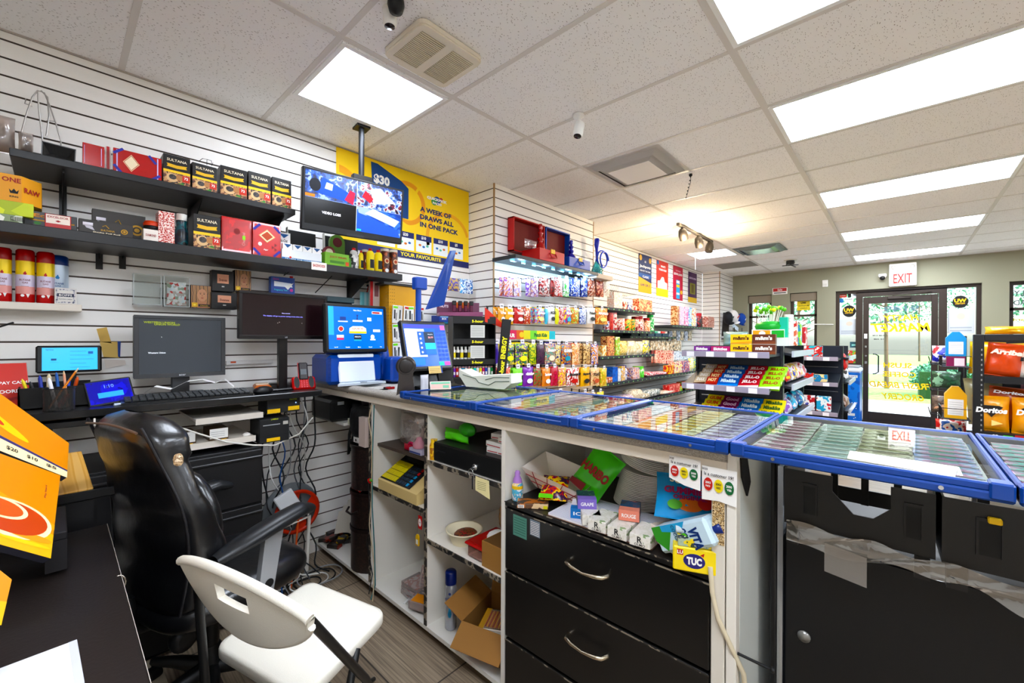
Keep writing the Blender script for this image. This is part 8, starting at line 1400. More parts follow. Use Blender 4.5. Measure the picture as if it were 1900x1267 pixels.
# LED shelf with briefcases and hookahs
LS = 2.04; e = empty('led_shelf', 'grey shelf on the column with a string of blue LED lights', 'shelf', (2.44, CY, LS)); m = MB(); m.box(-.02, -.26, -.03, 1.2, -.001, 0, mat('#262a30', .4), .002); m.box(1.2, -.24, -.045, 1.52, -.001, .0, mat('#b9aa9c', .5), .002); build('board', m, e)
m = MB(); BL_ = mat('#7fd4ff', emit=9); m.tube([(.0+.03*k, -.17, -.034-.004*math.sin(k*.9)) for k in range(40)], .0015, CHROME, 4)
for k in range(9):
    for j in (-1, 0, 1): m.ball(.04+.135*k+.017*j, -.17, -.037, .007, .004, .004, BL_, 6)
build('led_string', m, e)
for k in range(4): l = bpy.data.objects.new('led_lamp', bpy.data.lights.new('led_lamp', 'POINT')); COL.objects.link(l); l.location = (2.55+.33*k, 2.25, 1.97); l.data.energy = .7; l.data.color = (.45, .75, 1); l.data.shadow_soft_size = .03
def hard_case(x, w_, col, lab, dz, lx0, lx1, lz):
    e = empty('open_case', lab, 'case', (x, CY-.258, LS+.001)); C1 = mat(col, .4); IN_ = mat('#7e0a10', .7); m = MB(); m.box(0, 0, 0, w_, .2, dz, C1, .003); m.box(.012, .012, dz, w_-.012, .18, dz+.001, IN_); build('base', m, e)
    m = MB(); y0 = .185; a, b = lx0-x, lx1-x; z1 = lz-LS; m.box(a, y0+.06, dz-.02, b, y0+.068, z1, C1)
    for q in ((a, dz-.02, b, dz-.01), (a, z1-.01, b, z1), (a, dz-.02, a+.01, z1), (b-.01, dz-.02, b, z1)): m.box(q[0], y0, q[1], q[2], y0+.065, q[3], C1)
    m.rect(a+.01, dz-.01, b-.01, z1-.01, y0+.058, IN_); build('lid', m, e)
    m = MB(); m.tube([(w_*.38, -.003, dz*.72), (w_*.4, -.02, dz*.35), (w_*.6, -.02, dz*.35), (w_*.62, -.003, dz*.72)], .006, C1, 8); m.box(w_*.42, -.008, dz*.7, w_*.58, 0, dz*1.08, GOLD, .002); build('handle', m, e)
hard_case(2.72, .35, '#d01610', 'open red case on the LED shelf with a gold latch', .1, 2.6, 3.02, 2.41)
hard_case(3.146, .35, '#1f5ac0', 'open blue case with a red lining beside the red case', .09, 3.04, 3.42, 2.41)
def vase(px_, pyt, yy, cols, lab, z0, nm='hookah'): q = P(px_, pyt, 'y', yy); h_ = q.z-z0; m = MB(); m.lathe([(.04, 0), (.045, .02), (.04, h_*.22), (.016, h_*.34), (.022, h_*.4), (.03, h_*.46), (.012, h_*.54), (.018, h_*.62), (.026, h_*.68), (.01, h_*.76), (.02, h_*.86), (.014, h_)], cols, 18); return put(nm, m, (q.x, yy, z0), lab, 'hookah')
vase(1003, 416, CY-.14, mat('#c01c28', .15, coat=.6), 'red glass hookah stem standing in the open red case', LS+.102); vase(1060, 446, CY-.14, mat('#1a2ab0', .12, coat=.6), 'dark blue glass hookah standing in the blue case', LS+.092)
m = MB(); m.bag(.16, .07, .05, clear('#e8dcd8', .3, .1, .25, '#c8a0a8'), seed=4); q = P(985, 462, 'y', CY-.16); put('plastic_bag', m, (q.x, CY-.16, LS+.105), 'crumpled clear bag lying in the red case', 'bag')
q = P(1106, 480, 'y', CY-.1); m = MB(); m.lathe([(.06, 0), (.062, .03), (.055, .08), (.025, .15), (.018, .17)], clear('#7fdce4', .15, .03, .35, '#38b8c8'), 22); m.lathe([(.02, .16), (.012, .2), (.018, .3), (.028, .34), (.028, .4), (.02, .41)], mat('#1440d0', .25, coat=.4), 18); m.tube([(.08+.1*math.cos(t), -.02, .2+.09*math.sin(t)) for t in [k*PI/12 for k in range(24)]], .009, mat('#1a5ae0', .3), 8, closed=True); m.tube([(.09+.085*math.cos(t), -.04, .19+.085*math.sin(t)) for t in [k*PI/12 for k in range(17)]], .009, mat('#1a5ae0', .3), 8); put('hookah', m, (q.x+.03, CY-.09, LS), 'blue hookah with a turquoise glass base and a coiled blue hose', 'hookah')
m = MB(); m.box(-.05, -.03, 0, .05, .03, .06, mat('#a8804a', .7)); leafy(m, 0, 0, .08, .07, .04, .03, 90, .014, 5); q = P(1127, 490, 'y', CY-.1); put('potted_plant', m, (3.9, CY-.1, LS), 'tiny plant in a tan box at the end of the LED shelf', 'plant')
# wire basket on the wall
m = MB(); a = P(1105, 517, 'y', 2.5); b = P(1180, 530, 'y', 2.5); WB_ = mat('#5a5450', .3, .7)
for k in range(24): x = 4.0+(b.x-4.0)*k/23; m.tube([(x, WALL_Y-.01, a.z+.03), (x, WALL_Y-.02, a.z-.12), (x, 2.5, a.z-.1), (x, 2.48, a.z-.04)], .0018, WB_, 4)
for y_, z_ in ((WALL_Y-.02, -.12), (2.5, -.1), (2.48, -.04), (2.62, -.11), (WALL_Y-.015, -.05)): m.tube([(4.0, y_, a.z+z_), (b.x, y_, a.z+z_)], .0025, WB_, 5)
tag(build('wire_basket', m), 'empty wire basket shelf on the wall beyond the column', 'basket')
# ================================================================ SHELVES ALONG THE FAR WALL
SG2 = mat('#2b3038', .4)
def far_shelf(x0, x1, z, lab, y0=2.38, col=SG2): e = empty('wall_shelf', lab, 'shelf', (x0, WALL_Y, z)); m = MB(); m.box(0, -(WALL_Y-y0), -.03, x1-x0, -.003, 0, col, .002); build('board', m, e); k = MB(); [k.rect(.04+.12*i, -.024, .06+.12*i, -.012, -(WALL_Y-y0)-.002, mat('#9ad88a')) for i in range(int((x1-x0)/.12))]; build('price_strip', k, e)
for x0, x1, z, l in ((3.98, 5.35, 1.74, 'highest'), (3.98, 5.35, 1.49, 'second'), (3.98, 5.35, 1.195, 'third'), (3.98, 7.6, .895, 'fourth, long'), (3.98, 7.6, .62, 'lowest')): far_shelf(x0, x1, z, '%s dark grocery shelf on the wall beyond the candy column' % l)
far_shelf(6.03, 7.8, 1.60, 'dark wall shelf under the narrow lottery posters', 2.42); far_shelf(4.9, 6.4, 1.43, 'low dark wall shelf with small blue trays', 2.5)
def item(kind, xl, xr, yt, z, cols, lab, y=2.42, sc=34, tx=None):
    a = P(xl, yt, 'y', y); b = P(xr, yt, 'y', y); w_ = b.x-a.x; h_ = max(.02, P((xl+xr)/2, yt, 'y', y).z-z); m = MB(); r = w_/2; mm = patt(cols, sc, .35, 'noise', seed=int(xl)) if len(cols) > 1 else mat(cols[0], .35)
    if kind == 'can': m.lathe([(r*.96, 0), (r, .005), (r, h_-.006), (r*.95, h_)], mm, 16); cat = 'can'; nm = 'grocery_can'
    elif kind == 'jar': m.lathe([(r*.95, 0), (r, .008), (r, h_*.72), (r*.8, h_*.8)], mm, 16); m.lathe([(r*.85, h_*.8), (r*.85, h_)], mat(cols[-1], .35), 16); cat = 'jar'; nm = 'jar'
    elif kind == 'bag': m.bag(w_, h_, .07, mm, seed=int(xl), nx=6, nz=6); cat = 'bag'; nm = 'grocery_bag'
    elif kind == 'sack': m.ball(0, .06, h_/2, r, .1, h_/2, mm, 12, e=.6); cat = 'bag'; nm = 'rice_sack'
    else: m.box(-r, -.03, 0, r, .06, h_, mm, .002); cat = 'box'; nm = 'grocery_box'
    if tx: m.txt(tx, 0, h_*.6, h_*.2, -.035-(r if kind == 'can' else 0), WHITE, w=w_*.7, bold=.05)
    return put(nm, m, ((a.x+b.x)/2, y+(r if kind in ('can', 'jar') else 0), z+.001), lab, cat)
IT = [('1.742', [('box', 1135, 1151, 543, '#f0e4dc,#e8c0b0,#f4f0ec', 'cream'), ('box', 1153, 1160, 560, '#d85a3a,#f0e0d0', 'small red'), ('box', 1161, 1168, 561, '#e8e0d8,#5a6ab0', 'small white'), ('box', 1169, 1178, 568, '#d83a2a,#f4d8c8', 'flat red'), ('box', 1182, 1206, 556, '#e8641a,#f4c8a0,#e83a1a', 'stacked orange')]),
 ('1.492', [('can', 1127, 1133, 596, '#2a4a9a,#e8e8f0,#c8283a', 'short blue'), ('can', 1134, 1140, 580, '#d82a1e,#e85a4a', 'tall red'), ('can', 1141, 1147, 580, '#d8381e,#f0e0d8', 'tall red and white'), ('can', 1152, 1164, 591, '#d8281e,#f4e8e0,#e87a5a', 'wide red and white'), ('can', 1166, 1174, 592, '#3a9a4a,#e8c83a,#e8502a', 'green and red'), ('can', 1175, 1181, 592, '#e8a83a,#3a8a3a', 'orange and green'), ('jar', 1182, 1187, 587, '#8a2418,#e8c8b8,#b81a14', 'slim dark red'), ('jar', 1188, 1199, 587, '#a8281c,#f0e4dc,#c8201a', 'broad red'), ('jar', 1203, 1209, 590, '#e8781a,#f4e0c8,#d8281a', 'orange'), ('jar', 1210, 1216, 582, '#e8f0e8,#3aa85a,#1a9a4a', 'green capped')]),
 ('1.197', [('box', 1113, 1121, 641, '#e8a81e,#f0e8c8', 'short yellow'), ('box', 1123, 1136, 624, '#8a2a1e,#e8b87a,#c8502a', 'tall brown red'), ('box', 1138, 1146, 625, '#c8a84a,#7ac83a,#e8e0c0', 'green topped'), ('bag', 1147, 1162, 633, '#e8c86a,#f0dca0,#d8a84a', 'golden pasta'), ('bag', 1164, 1178, 633, '#f4f0e4,#e8d8b0,#d8c89a', 'white and tan'), ('bag', 1179, 1191, 634, '#f4f0e4,#e8dcc0,#c8b88a', 'white second'), ('bag', 1192, 1204, 632, '#1a4aa8,#f0d83a,#e8e8e0', 'blue and yellow')]),
 ('.897', [('box', 1121, 1132, 700, '#e8f0f4,#e87a3a,#8a5a3a', 'low white'), ('box', 1133, 1142, 681, '#1a5ac0,#2a7ae0', 'tall blue'), ('box', 1143, 1148, 684, '#e8ecf0,#c8d4e0', 'tall white'), ('box', 1149, 1156, 679, '#e8e0d8,#c8a080,#f0c83a', 'cream'), ('jar', 1157, 1168, 678, '#e8e8f0,#c8c8d8,#1a3aa0', 'white blue lidded'), ('box', 1170, 1183, 682, '#7a5ab0,#e8d0c8,#d87a5a', 'purple mixed'), ('jar', 1184, 1191, 680, '#e8c81e,#5ab83a,#7ad83a', 'yellow and green'), ('jar', 1192, 1197, 680, '#e8f0e0,#5ac84a,#6ad84a', 'pale green'), ('sack', 1198, 1216, 690, '#f0e4e8,#d83a5a,#f4f0f0', 'pink and white'), ('sack', 1217, 1236, 690, '#e8e0e8,#c82a4a,#f4f0f4', 'red striped'), ('box', 1238, 1247, 678, '#d83a1e,#f0c83a', 'red and yellow small'), ('box', 1248, 1262, 672, '#f0d81e,#e8e4dc,#d83a2a', 'yellow'), ('box', 1263, 1276, 670, '#e8e4e0,#d8504a,#3a6ab8', 'white and red'), ('bag', 1277, 1286, 665, '#e0d81e,#e8f0f4,#f0e83a', 'yellow upright'), ('bag', 1287, 1297, 666, '#e0d81e,#3a9ab8,#f0e83a', 'yellow and blue')]),
 ('.622', [('sack', 1150, 1176, 733, '#e8dcd8,#b08ab0,#f0e8e0', 'purple marked'), ('sack', 1170, 1192, 722, '#d8c8a8,#f0e4d0,#b8a080', 'tan upper'), ('sack', 1180, 1206, 730, '#e8e0d0,#a89878,#f4f0e8', 'beige'), ('sack', 1196, 1226, 722, '#e8e8e4,#5a6a6a,#f4f4f0', 'grey and white'), ('sack', 1222, 1250, 724, '#f0e8dc,#d8b8a0,#f4f0ec', 'pale'), ('box', 1237, 1258, 713, '#e02a1a,#e83a1e,#f0b0a0', 'bright red'), ('box', 1258, 1268, 716, '#f0d01e,#3aae3a', 'yellow and green'), ('box', 1262, 1278, 708, '#2a8a2a,#d8281e,#1a5a1a', 'green and red'), ('can', 1279, 1285, 712, '#f4ecd0,#e8c83a', 'round cream')]),
 ('1.602', [('box', 1252, 1256, 568, '#b86a2a,#e8c8a0', 'narrow brown'), ('box', 1258, 1266, 569, '#f0c8c8,#c8b0d8,#f4e4e0', 'pink'), ('box', 1267, 1274, 570, '#e87ab0,#f4d8e8', 'rose'), ('box', 1275, 1280, 571, '#5aa8e0,#e8f0f8', 'sky blue'), ('box', 1281, 1288, 572, '#f0d85a,#e8e8f0,#e8903a', 'yellow and white'), ('jar', 1290, 1295, 580, '#c8d0e0,#3a5ab0,#e8e8f0', 'pale blue'), ('jar', 1300, 1306, 581, '#1a1414,#2a1a1a,#c82a3a', 'black'), ('box', 1310, 1322, 588, '#d8a898,#b85a4a,#f0dcd4', 'patterned brick red')])]
for z, L_ in IT:
    yy = 2.45 if z == '1.602' else 2.42
    for k, (kd, xl, xr, yt, cs, l) in enumerate(L_): item(kd, xl, xr, yt, float(z), cs.split(','), l+' grocery item, %s from left, %s wall shelf' % (ORD[k], {'1.742': 'highest', '1.492': 'second', '1.197': 'third', '.897': 'fourth', '.622': 'lowest', '1.602': 'poster side'}[z]), yy)
rg = random.Random(9)
for k in range(5):
    m = MB(); m.box(0, 0, 0, .2, .12, .045, mat('#1f3f5a', .4), .003); m.box(.01, .01, .03, .19, .11, .075, patt([('#2a9a7a', '#e8f0f0'), ('#e83a2a', '#f4e8e0'), ('#c8d8e8', '#3a6ab0')][k % 3], 30, .4), .004); put('small_tray', m, (4.95+.24*k, 2.51, 1.431), 'blue tray of small goods, %s from the left on the low dark wall shelf' % ORD[k], 'tray', 'blue trays')
hb = [('#4a3a30', '#c8b8a8', '#e8e0d8'), ('#2a2a30', '#c8ccd4', '#8a8e98'), ('#e8e8ec', '#a8b4c8', '#5a6a88'), ('#8a3a1e', '#e8a878', '#2a2a2a')]
k = 0
for rw, (yt, yb, x0, n) in enumerate(((614, 632, 1240, 6), (632, 650, 1206, 8), (650, 674, 1214, 5), (652, 668, 1246, 5))):
    for c in range(n):
        xl = x0+c*7.2; hangbag(xl, xl+6.2, yt+rg.uniform(-1, 1), yb+rg.uniform(-1, 1), [('#d8dce8', '#8a92a8', '#5a5a60'), ('#e8e4dc', '#c8b090', '#4a4a4a'), ('#e85a2a', '#f4d8c8', '#d83a1e'), ('#c8d8e8', '#f0f4f8', '#7a9ac0')][rw if rw else c % 2], 'hanging blister pack, %s from the left, %s row beneath the poster side shelf' % (ORD[c], ORD[rw]), 'hanging packs under the posters', y=2.55, flat=True, seed=k, cat='pack', name='blister_pack'); k += 1
# caps on the corner column
for k, (xl, yt, s, cs, l) in enumerate([(1343, 590, .1, ['#10131c'], 'black cap hanging at the corner column'), (1353, 588, .11, ['#f0eeee', '#c82030'], 'white cap with a red stripe at the corner column'), (1368, 592, .1, ['#2a5ac0', '#dfe6f4'], 'blue and white cap nearest the first narrow window')]):
    q = P(xl+8, yt, 'y', 2.3); m = MB(); m.ball(0, 0, 0, s, s*.8, s*1.2, mat(cs[0], .7), 14); m.ball(.02, -.03, -s*1.1, s*.8, s*.6, .015, mat(cs[0], .7), 12); m.box(-s*.7, -s*.82, -.01, s*.7, -s*.78, .015, mat(cs[-1])); put('baseball_cap', m, tuple(q), l, 'cap', ry=-20)
e = empty('cap_rack', 'small rack with a blue slanted header holding caps at the corner column', 'rack', (8.6, 2.33, 1.42)); m = MB(); m.box(-.2, -.05, -.02, .35, .12, 0, BLACK); m.tube([(-.2, -.1, 0), (-.2, -.1, .2)], .006, BLACK, 6); m.tube([(.3, -.1, 0), (.3, -.1, .2)], .006, BLACK, 6); build('frame', m, e); m = MB(); m.T = Matrix.Rotation(math.radians(12), 4, 'Y'); m.rect(-.2, .3, .1, .45, 0, mat('#1a6ac8', .4)); m.rect(.0, .22, .4, .3, -.001, mat('#dfe8f4', .4)); m.box(-.2, .001, .0, -.19, .12, .45, BLACK); build('header', m, e)
# ================================================================ GONDOLAS
NV2 = mat('#1d2433', .35); LIP = mat('#9a94a4', .3); GB = mat('#20242b', .35)
def gondola(nm, lab, x, ya, yb, ztop, shelves, dep, xl):
    """end cap facing the counter: uprights at x, shelves reach forward dep; ya > yb"""
    e = empty(nm, lab, 'shelving', (x, yb, 0)); L_ = ya-yb; m = MB(); m.box(0, 0, 0, .03, L_, ztop, NV2); [m.box(-.006, .03, z, 0, L_-.03, z+.008, CHROME) for z in [s-.12 for s in shelves]]; m.box(-dep, 0, 0, 0, L_, .1, GB); build('back_panel', m, e)
    for y_ in (-.02, L_): 
        m = MB(); m.box(-.02, y_, 0, .03, y_+.02, ztop, GB, .002); [m.box(-.0215, y_+.006, .2+.035*k, -.02, y_+.014, .215+.035*k, mat('#050505')) for k in range(int((ztop-.25)/.035))]; build('upright', m, e)
    for z in shelves:
        m = MB(); m.prism([(-dep, z-.02), (-.001, z-.02+(.11 if z < ztop-.15 else 0)), (-.001, z+(.11 if z < ztop-.15 else 0)), (-dep, z)], 0, L_, GB, 'y'); s_ = build('shelf', m, e); m = MB(); m.box(-dep-.012, 0, z-.03, -dep, L_, z+.018, LIP, .003)
        for k in range(4): m.box(-dep-.015, L_*(.12+.24*k), z-.028, -dep-.0125, L_*(.12+.24*k)+.06, z+.012, mat('#eceaf0'))
        build('price_rail', m, s_)
    if xl:
        m = MB(); m.box(.03, L_*.45, 0, xl, L_*.5, ztop, GB); m.box(xl, 0, 0, xl+.02, L_, ztop, GB); build('side_panel', m, e)
        for z in shelves:
            m = MB(); m.prism([(-.07, z-.02), (L_*.45, z+.03), (L_*.45, z+.05), (-.07, z)], .03, xl, GB, 'x'); m.box(.03, -.085, z-.03, xl, -.07, z+.02, mat('#b9c0cc', .3)); build('side_shelf', m, e)
    return e
gondola('candy_gondola', 'black shelving end with boxed candy facing the counter', 4.0, 1.36, .715, 1.33, (.73, 1.0, 1.27), .4, 1.1)
gondola('snack_gondola', 'narrower black shelving end further back by the freezer', 6.5, 1.2, .53, 1.31, (.52, .87, 1.17), .35, .9)
def cbox_(nm, y0, y1, zb, x, cols, tx, tc, lab, hh, dp=.05, tilt=0, grp=None):
    w_ = y0-y1; m = MB(); m.box(0, 0, 0, w_, dp, hh, mat(cols[0], .35, coat=.2), .001)
    if len(cols) > 1: m.poly([(0, 0), (w_, 0), (w_, hh*.3), (0, hh*.12)], -.0006, mat(cols[1], .35))
    m.txt(tx, w_*.5, hh*.62, hh*.42, -.001, mat(tc, .4), w=w_*.74, bold=.05); return put(nm, m, (x, y0, zb), lab, 'box', grp, rz=-90, rx=-tilt)
# top shelf
for y0, y1, n, cs, tx, tc, l in ((1.265, 1.14, 1, ['#8a3a9a', '#b86ac0'], 'Skittles', '#ffffff', 'purple'), (1.13, .99, 1, ['#c83a7a', '#e87a9a'], 'Skittles', '#ffffff', 'pink'), (.985, .835, 2, ['#f4c80e', '#f0a81a'], "m&m's", '#5a2a14', 'yellow'), (.83, .68, 2, ['#6a3422', '#8a4a2e'], "m&m's", '#f0e8dc', 'brown')):
    for k in range(n): cbox_('candy_box', y0, y1, 1.272+.076*k, 3.605, cs, tx, tc, '%s theatre candy box on the top gondola shelf%s' % (l, ('', ', stacked on its twin')[k] if n > 1 else ''), .073 if n > 1 else .055)
# sloped shelves: rows of boxes lying back and overlapping
for zi, z, L_ in ((0, 1.0, [(1.28, 1.19, ['#c8b090', '#5a2a1a'], 'SNAX', '#f0e8dc', 'tan'), (1.185, 1.1, ['#d8401a', '#a82a14'], 'HOT', '#f4d8a0', 'orange red'), (1.095, .945, ['#1a62b8', '#2a8ae0'], 'Mike&Ike', '#d8ecf8', 'blue'), (.94, .80, ['#c8283a', '#f4e4d8'], 'JELL-O', '#f8f0ea', 'red'), (.795, .66, ['#8ac82a', '#f4f0d8'], 'JELL-O', '#a82a2a', 'green')]),
                (1, .73, [(1.26, 1.13, ['#e8d83a', '#3ab8d0'], 'GUM', '#e8602a', 'yellow and blue'), (1.125, .99, ['#8a1a5a', '#b83a7a'], 'Good', '#f0c8e0', 'maroon'), (.985, .83, ['#1a7ac8', '#3a9ae0'], 'Mike&Ike', '#e8f4f8', 'sky blue'), (.825, .67, ['#e0c81e', '#9ac83a'], 'Mike&Ike', '#2a5a2a', 'yellow green')])):
    for y0, y1, cs, tx, tc, l in L_:
        for k in range(4):
            lv = ('front', 'second', 'third', 'rear')[k]; cbox_('candy_box', y0, y1, z+.012+.03*k, 3.635+.085*k, cs, tx, tc, '%s candy box, %s rank of the %s sloped gondola shelf' % (l, lv, ('middle', 'lower')[zi]), .1, .018, 52, 'candy boxes on the sloped shelves')
# goods on top of the gondola
def on_top(nm, fn, x, y_, z, lab, cat, rz=-90): m = MB(); fn(m); return put(nm, m, (x, y_, z), lab, cat, rz=rz)
def f(m):
    m.lathe([(.11, 0), (.12, .03), (.1, .06), (.06, .07)], mat('#1aa83a', .4), 20); rr_ = random.Random(1)
    for k in range(22): a = rr_.uniform(0, 6.28); r = rr_.uniform(0, .12); x, y_ = r*math.cos(a), r*math.sin(a); z = .17+rr_.uniform(-.02, .03); m.tube([(x*.6, y_*.6, .06), (x, y_, z)], .003, WHITE, 5); m.ball(x, y_, z, .018, .018, .018, mat(('#5ab82a', '#e8e43a', '#8ad04a')[k % 3], .4), 8)
on_top('lollipop_stand', f, 4.2, .83, 1.47, 'green stand full of green and yellow lollipops on the gondola', 'lollipops')
def f(m): m.box(-.14, -.1, 0, .14, .1, .07, mat('#e0e8e0', .4)); m.box(-.12, -.102, .07, .12, .1, .138, mat('#f0f4ec', .4)); m.rect(-.11, .08, .02, .13, -.103, mat('#f0b01e')); m.disc(-.04, .105, .025, .02, -.104, WHITE); m.rect(.03, .07, .12, .13, -.103, mat('#1ab03a'))
on_top('lollipop_box', f, 4.2, .83, 1.331, 'white box with orange and green panels beneath the lollipops', 'box')
def f(m): m.bag(.2, .12, .1, clear('#d8f4f4', .3, .1, .35, '#c8ece8'), seed=3)
on_top('clear_bag', f, 4.1, 1.08, 1.33, 'clear turquoise tinted bag behind the yellow candy boxes', 'bag')
for k, (x, y_, w_, h_, cs, l) in enumerate([(4.15, .7, .05, .24, ['#1ab898'], 'tall teal box at the gondola corner'), (4.3, .69, .07, .27, ['#e8e4e0', '#f4f0ec', '#d8c8c0'], 'tall white box behind the teal box'), (4.5, .69, .08, .22, ['#d83a2a', '#f0e4dc', '#e87a5a'], 'red and white bottle group on the gondola side'), (4.72, .69, .08, .2, ['#3a9ac8', '#8ad84a', '#e8f0f4'], 'blue and green pack on the gondola side'), (5.0, .69, .12, .18, ['#c81a2a', '#d83a4a', '#f0e0e0'], 'red box with a white panel at the gondola end')]):
    m = MB(); m.box(-w_/2, -.03, 0, w_/2, .03, h_, patt(cs, 16, .4, seed=k) if len(cs) > 1 else mat(cs[0], .4), .003); put('grocery_box', m, (x, y_+.02, 1.331 if k == 0 else 1.33), l, 'box', rz=0)
for k, (x, z, cs, l) in enumerate([(4.2, 1.03, ['#f0c81e', '#d8281e', '#1a3ab0', '#f4e8c8'], 'yellow and red'), (4.45, 1.03, ['#1a3ab0', '#e8c81e', '#e8e8f0', '#d8281e'], 'blue'), (4.7, 1.03, ['#d82a3a', '#f0d8d8', '#f0c81e'], 'red'), (4.95, 1.03, ['#c8203a', '#e8e0e4', '#3a5ac0'], 'crimson'), (4.2, .76, ['#7a4ab0', '#e8e0f0', '#9a6ac8'], 'purple'), (4.5, .76, ['#3a2a6a', '#3ab8e0', '#e8e0f0'], 'violet and cyan'), (4.85, .76, ['#3ac0e0', '#1a6ab0', '#e8f0d8'], 'cyan')]):
    m = MB(); m.bag(.22, .15, .09, patt(cs, 14, .3, bump=.2, seed=k), seed=k); put('snack_bag', m, (x+.05, .70, z), '%s snack bag on the %s side shelf of the candy gondola' % (l, 'upper' if z > .9 else 'lower'), 'bag', rx=-30)
for k, (y_, z, w_, h_, cs, l) in enumerate([(.78, 1.172, .19, .13, ['#3ab0c8', '#d8302a', '#e8e8e8'], 'blue and red box on the top shelf of the rear gondola'), (.84, .872, .14, .1, ['#e8d8b8', '#d83a2a', '#3a8ac0'], 'cream and red pack on the middle shelf, left'), (.7, .872, .13, .09, ['#f0d8a0', '#3a8ac0', '#e8a83a'], 'cream and blue pack on the middle shelf, right'), (.82, .522, .13, .18, ['#1a3ab0', '#e8e8f0', '#c82a3a'], 'white and dark blue pack on the low shelf, left'), (.67, .522, .14, .18, ['#3aa8d8', '#e8f0f4', '#d83a4a'], 'white and sky blue pack on the low shelf, right')]):
    m = MB(); m.box(-w_/2, 0, 0, w_/2, .06, h_, patt(cs, 12, .4, seed=k), .004); put('grocery_pack', m, (6.2, y_, z+.012), l, 'pack', rz=-90)
for k, (x, z, cs, l) in enumerate([(6.7, .9, ['#e8e8e8', '#3a3a3a', '#c8c8c8'], 'black and white bag on the rear gondola side'), (6.75, .55, ['#c8b8b0', '#8a6a5a', '#b8c83a'], 'brown bread bag on the rear gondola side'), (6.62, 1.02, ['#e02a2a', '#e83a2a'], 'red bag hanging at the rear gondola side')]): m = MB(); m.bag(.2, .22 if k == 2 else .15, .08, patt(cs, 10, .3, seed=k), seed=k); put('snack_bag', m, (x, .5, z), l, 'bag', rx=-12)
# ice cream freezer by the door
e = empty('ice_cream_freezer', 'bright blue ice cream freezer with a white rim beside the glass door', 'freezer', (8.75, .62, 0)); m = MB(); FB2 = patt(['#1a7ad8', '#1a7ad8', '#1668c4', '#2a8ae8'], 3, .3, 'noise'); m.box(-.25, -.16, .05, .25, .16, .88, FB2, .01)
rr_ = random.Random(4)
for k in range(26): m.T = Matrix.Translation((-.251, 0, 0)) @ Matrix.Rotation(-PI/2, 4, 'Z'); m.disc(rr_.uniform(-.14, .14), rr_.uniform(.15, .45), .006, .008, -.001, WHITE, 8)
m.rect(-.01, .8, .13, .84, -.001, WHITE); m.txt('ice cream', .06, .82, .02, -.002, mat('#1a4a9a')); m.rect(0, .2, .1, .24, -.001, WHITE); m.T = Matrix.Identity(4); build('body', m, e); m = MB(); m.box(-.26, -.17, .88, .26, .17, .95, mat('#dfe6ee', .3), .02); m.box(-.24, -.15, .95, .24, .15, .985, clear('#e8f4f8', .2, .02, .3, '#e8f0f4'), .01); build('lid', m, e)
# ================================================================ CHIP RACK AT THE RIGHT
e = empty('chip_rack', 'black shelving rack of crisp bags at the right edge', 'rack', (5.0, -.43, 0)); RB2 = mat('#1a1a1c', .35); RW = 1.1
m = MB(); m.box(0, -.06, 0, .05, .0, 1.43, RB2, .003); [m.box(-.002, -.05, .3+.04*k, .0, -.042, .315+.04*k, mat('#8a8a8a')) for k in range(26)]; build('upright', m, e); m = MB(); m.box(1.2, -.06, 0, 1.25, 0, 1.43, RB2, .003); build('upright', m, e)
m = MB(); m.box(0, -RW, 1.38, .04, -.06, 1.43, RB2, .003); m.box(.55, -RW, .05, .57, -.06, 1.4, RB2); build('back_panel', m, e)
for z in (1.1, .66):
    m = MB(); m.box(0, -RW, z-.05, .5, -.06, z, RB2, .003); m.box(-.005, -RW, z-.055, .0, -.06, z-.0, mat('#0e0e10')); 
    if z < 1:
        m.T = Matrix.Translation((-.006, -.06, z-.05)) @ Matrix.Rotation(-PI/2, 4, 'Z'); m.rect(.16, -.01, .6, .045, 0, mat('#c8241c')); m.txt('QUALITY', .28, .018, .03, -.001, WHITE, w=.16, bold=.05); m.rect(.1, .01, .15, .035, 0, mat('#4ad03a')); m.txt('$2', .06, .02, .03, -.001, WHITE, bold=.04)
    build('shelf', m, e)
def chips(x, y_, z, w_, h_, c, tx, tc, lab, r=0, c2=None, pos=.62, hw=.16):
    m = MB(); m.bag(w_, h_, .1, mat(c, .28, coat=.4), seed=int(abs(y_)*100), nx=10, nz=10)
    if tx: m.txt(tx, 0, h_*pos, h_*hw, -.066, mat(tc, .4), w=w_*.82, bold=.05, slant=.15)
    if c2: m.poly([(-w_*.3, h_*.72), (0, h_*.42), (w_*.3, h_*.72), (w_*.2, h_*.76), (-w_*.2, h_*.76)], -.062, mat(c2, .4)); m.disc(w_*.1, h_*.25, w_*.2, h_*.1, -.058, mat('#f4d890', .4), 3)
    return put('crisp_bag', m, (x, y_, z), lab, 'bag', 'crisp bags in the rack', rz=-90, ry=r)
OC = '#f4a81e'
chips(5.06, -.58, 1.105, .2, .25, '#f0601e', 'Arriba', '#f0f0d8', 'orange red tilted bag of nachos on the upper rack shelf', 8, None, .75); chips(5.08, -.76, 1.105, .18, .22, '#f0e8dc', 'BBQ', '#141414', 'white and yellow barbecue bag on the upper shelf at the edge', -4)
chips(5.22, -.52, 1.105, .2, .26, '#f0c01a', None, None, 'yellow bag behind the orange red nachos bag', 2); chips(5.22, -.7, 1.105, .2, .25, '#e8c85a', None, None, 'golden bag at the back of the upper rack shelf', -3); chips(5.2, -.62, 1.435, .22, .06, '#f0b81a', None, None, 'yellow bag lying on top of the chip rack', 0); chips(5.2, -.86, 1.435, .2, .05, '#f0c82a', None, None, 'second yellow bag lying on top of the rack at the edge', 0)
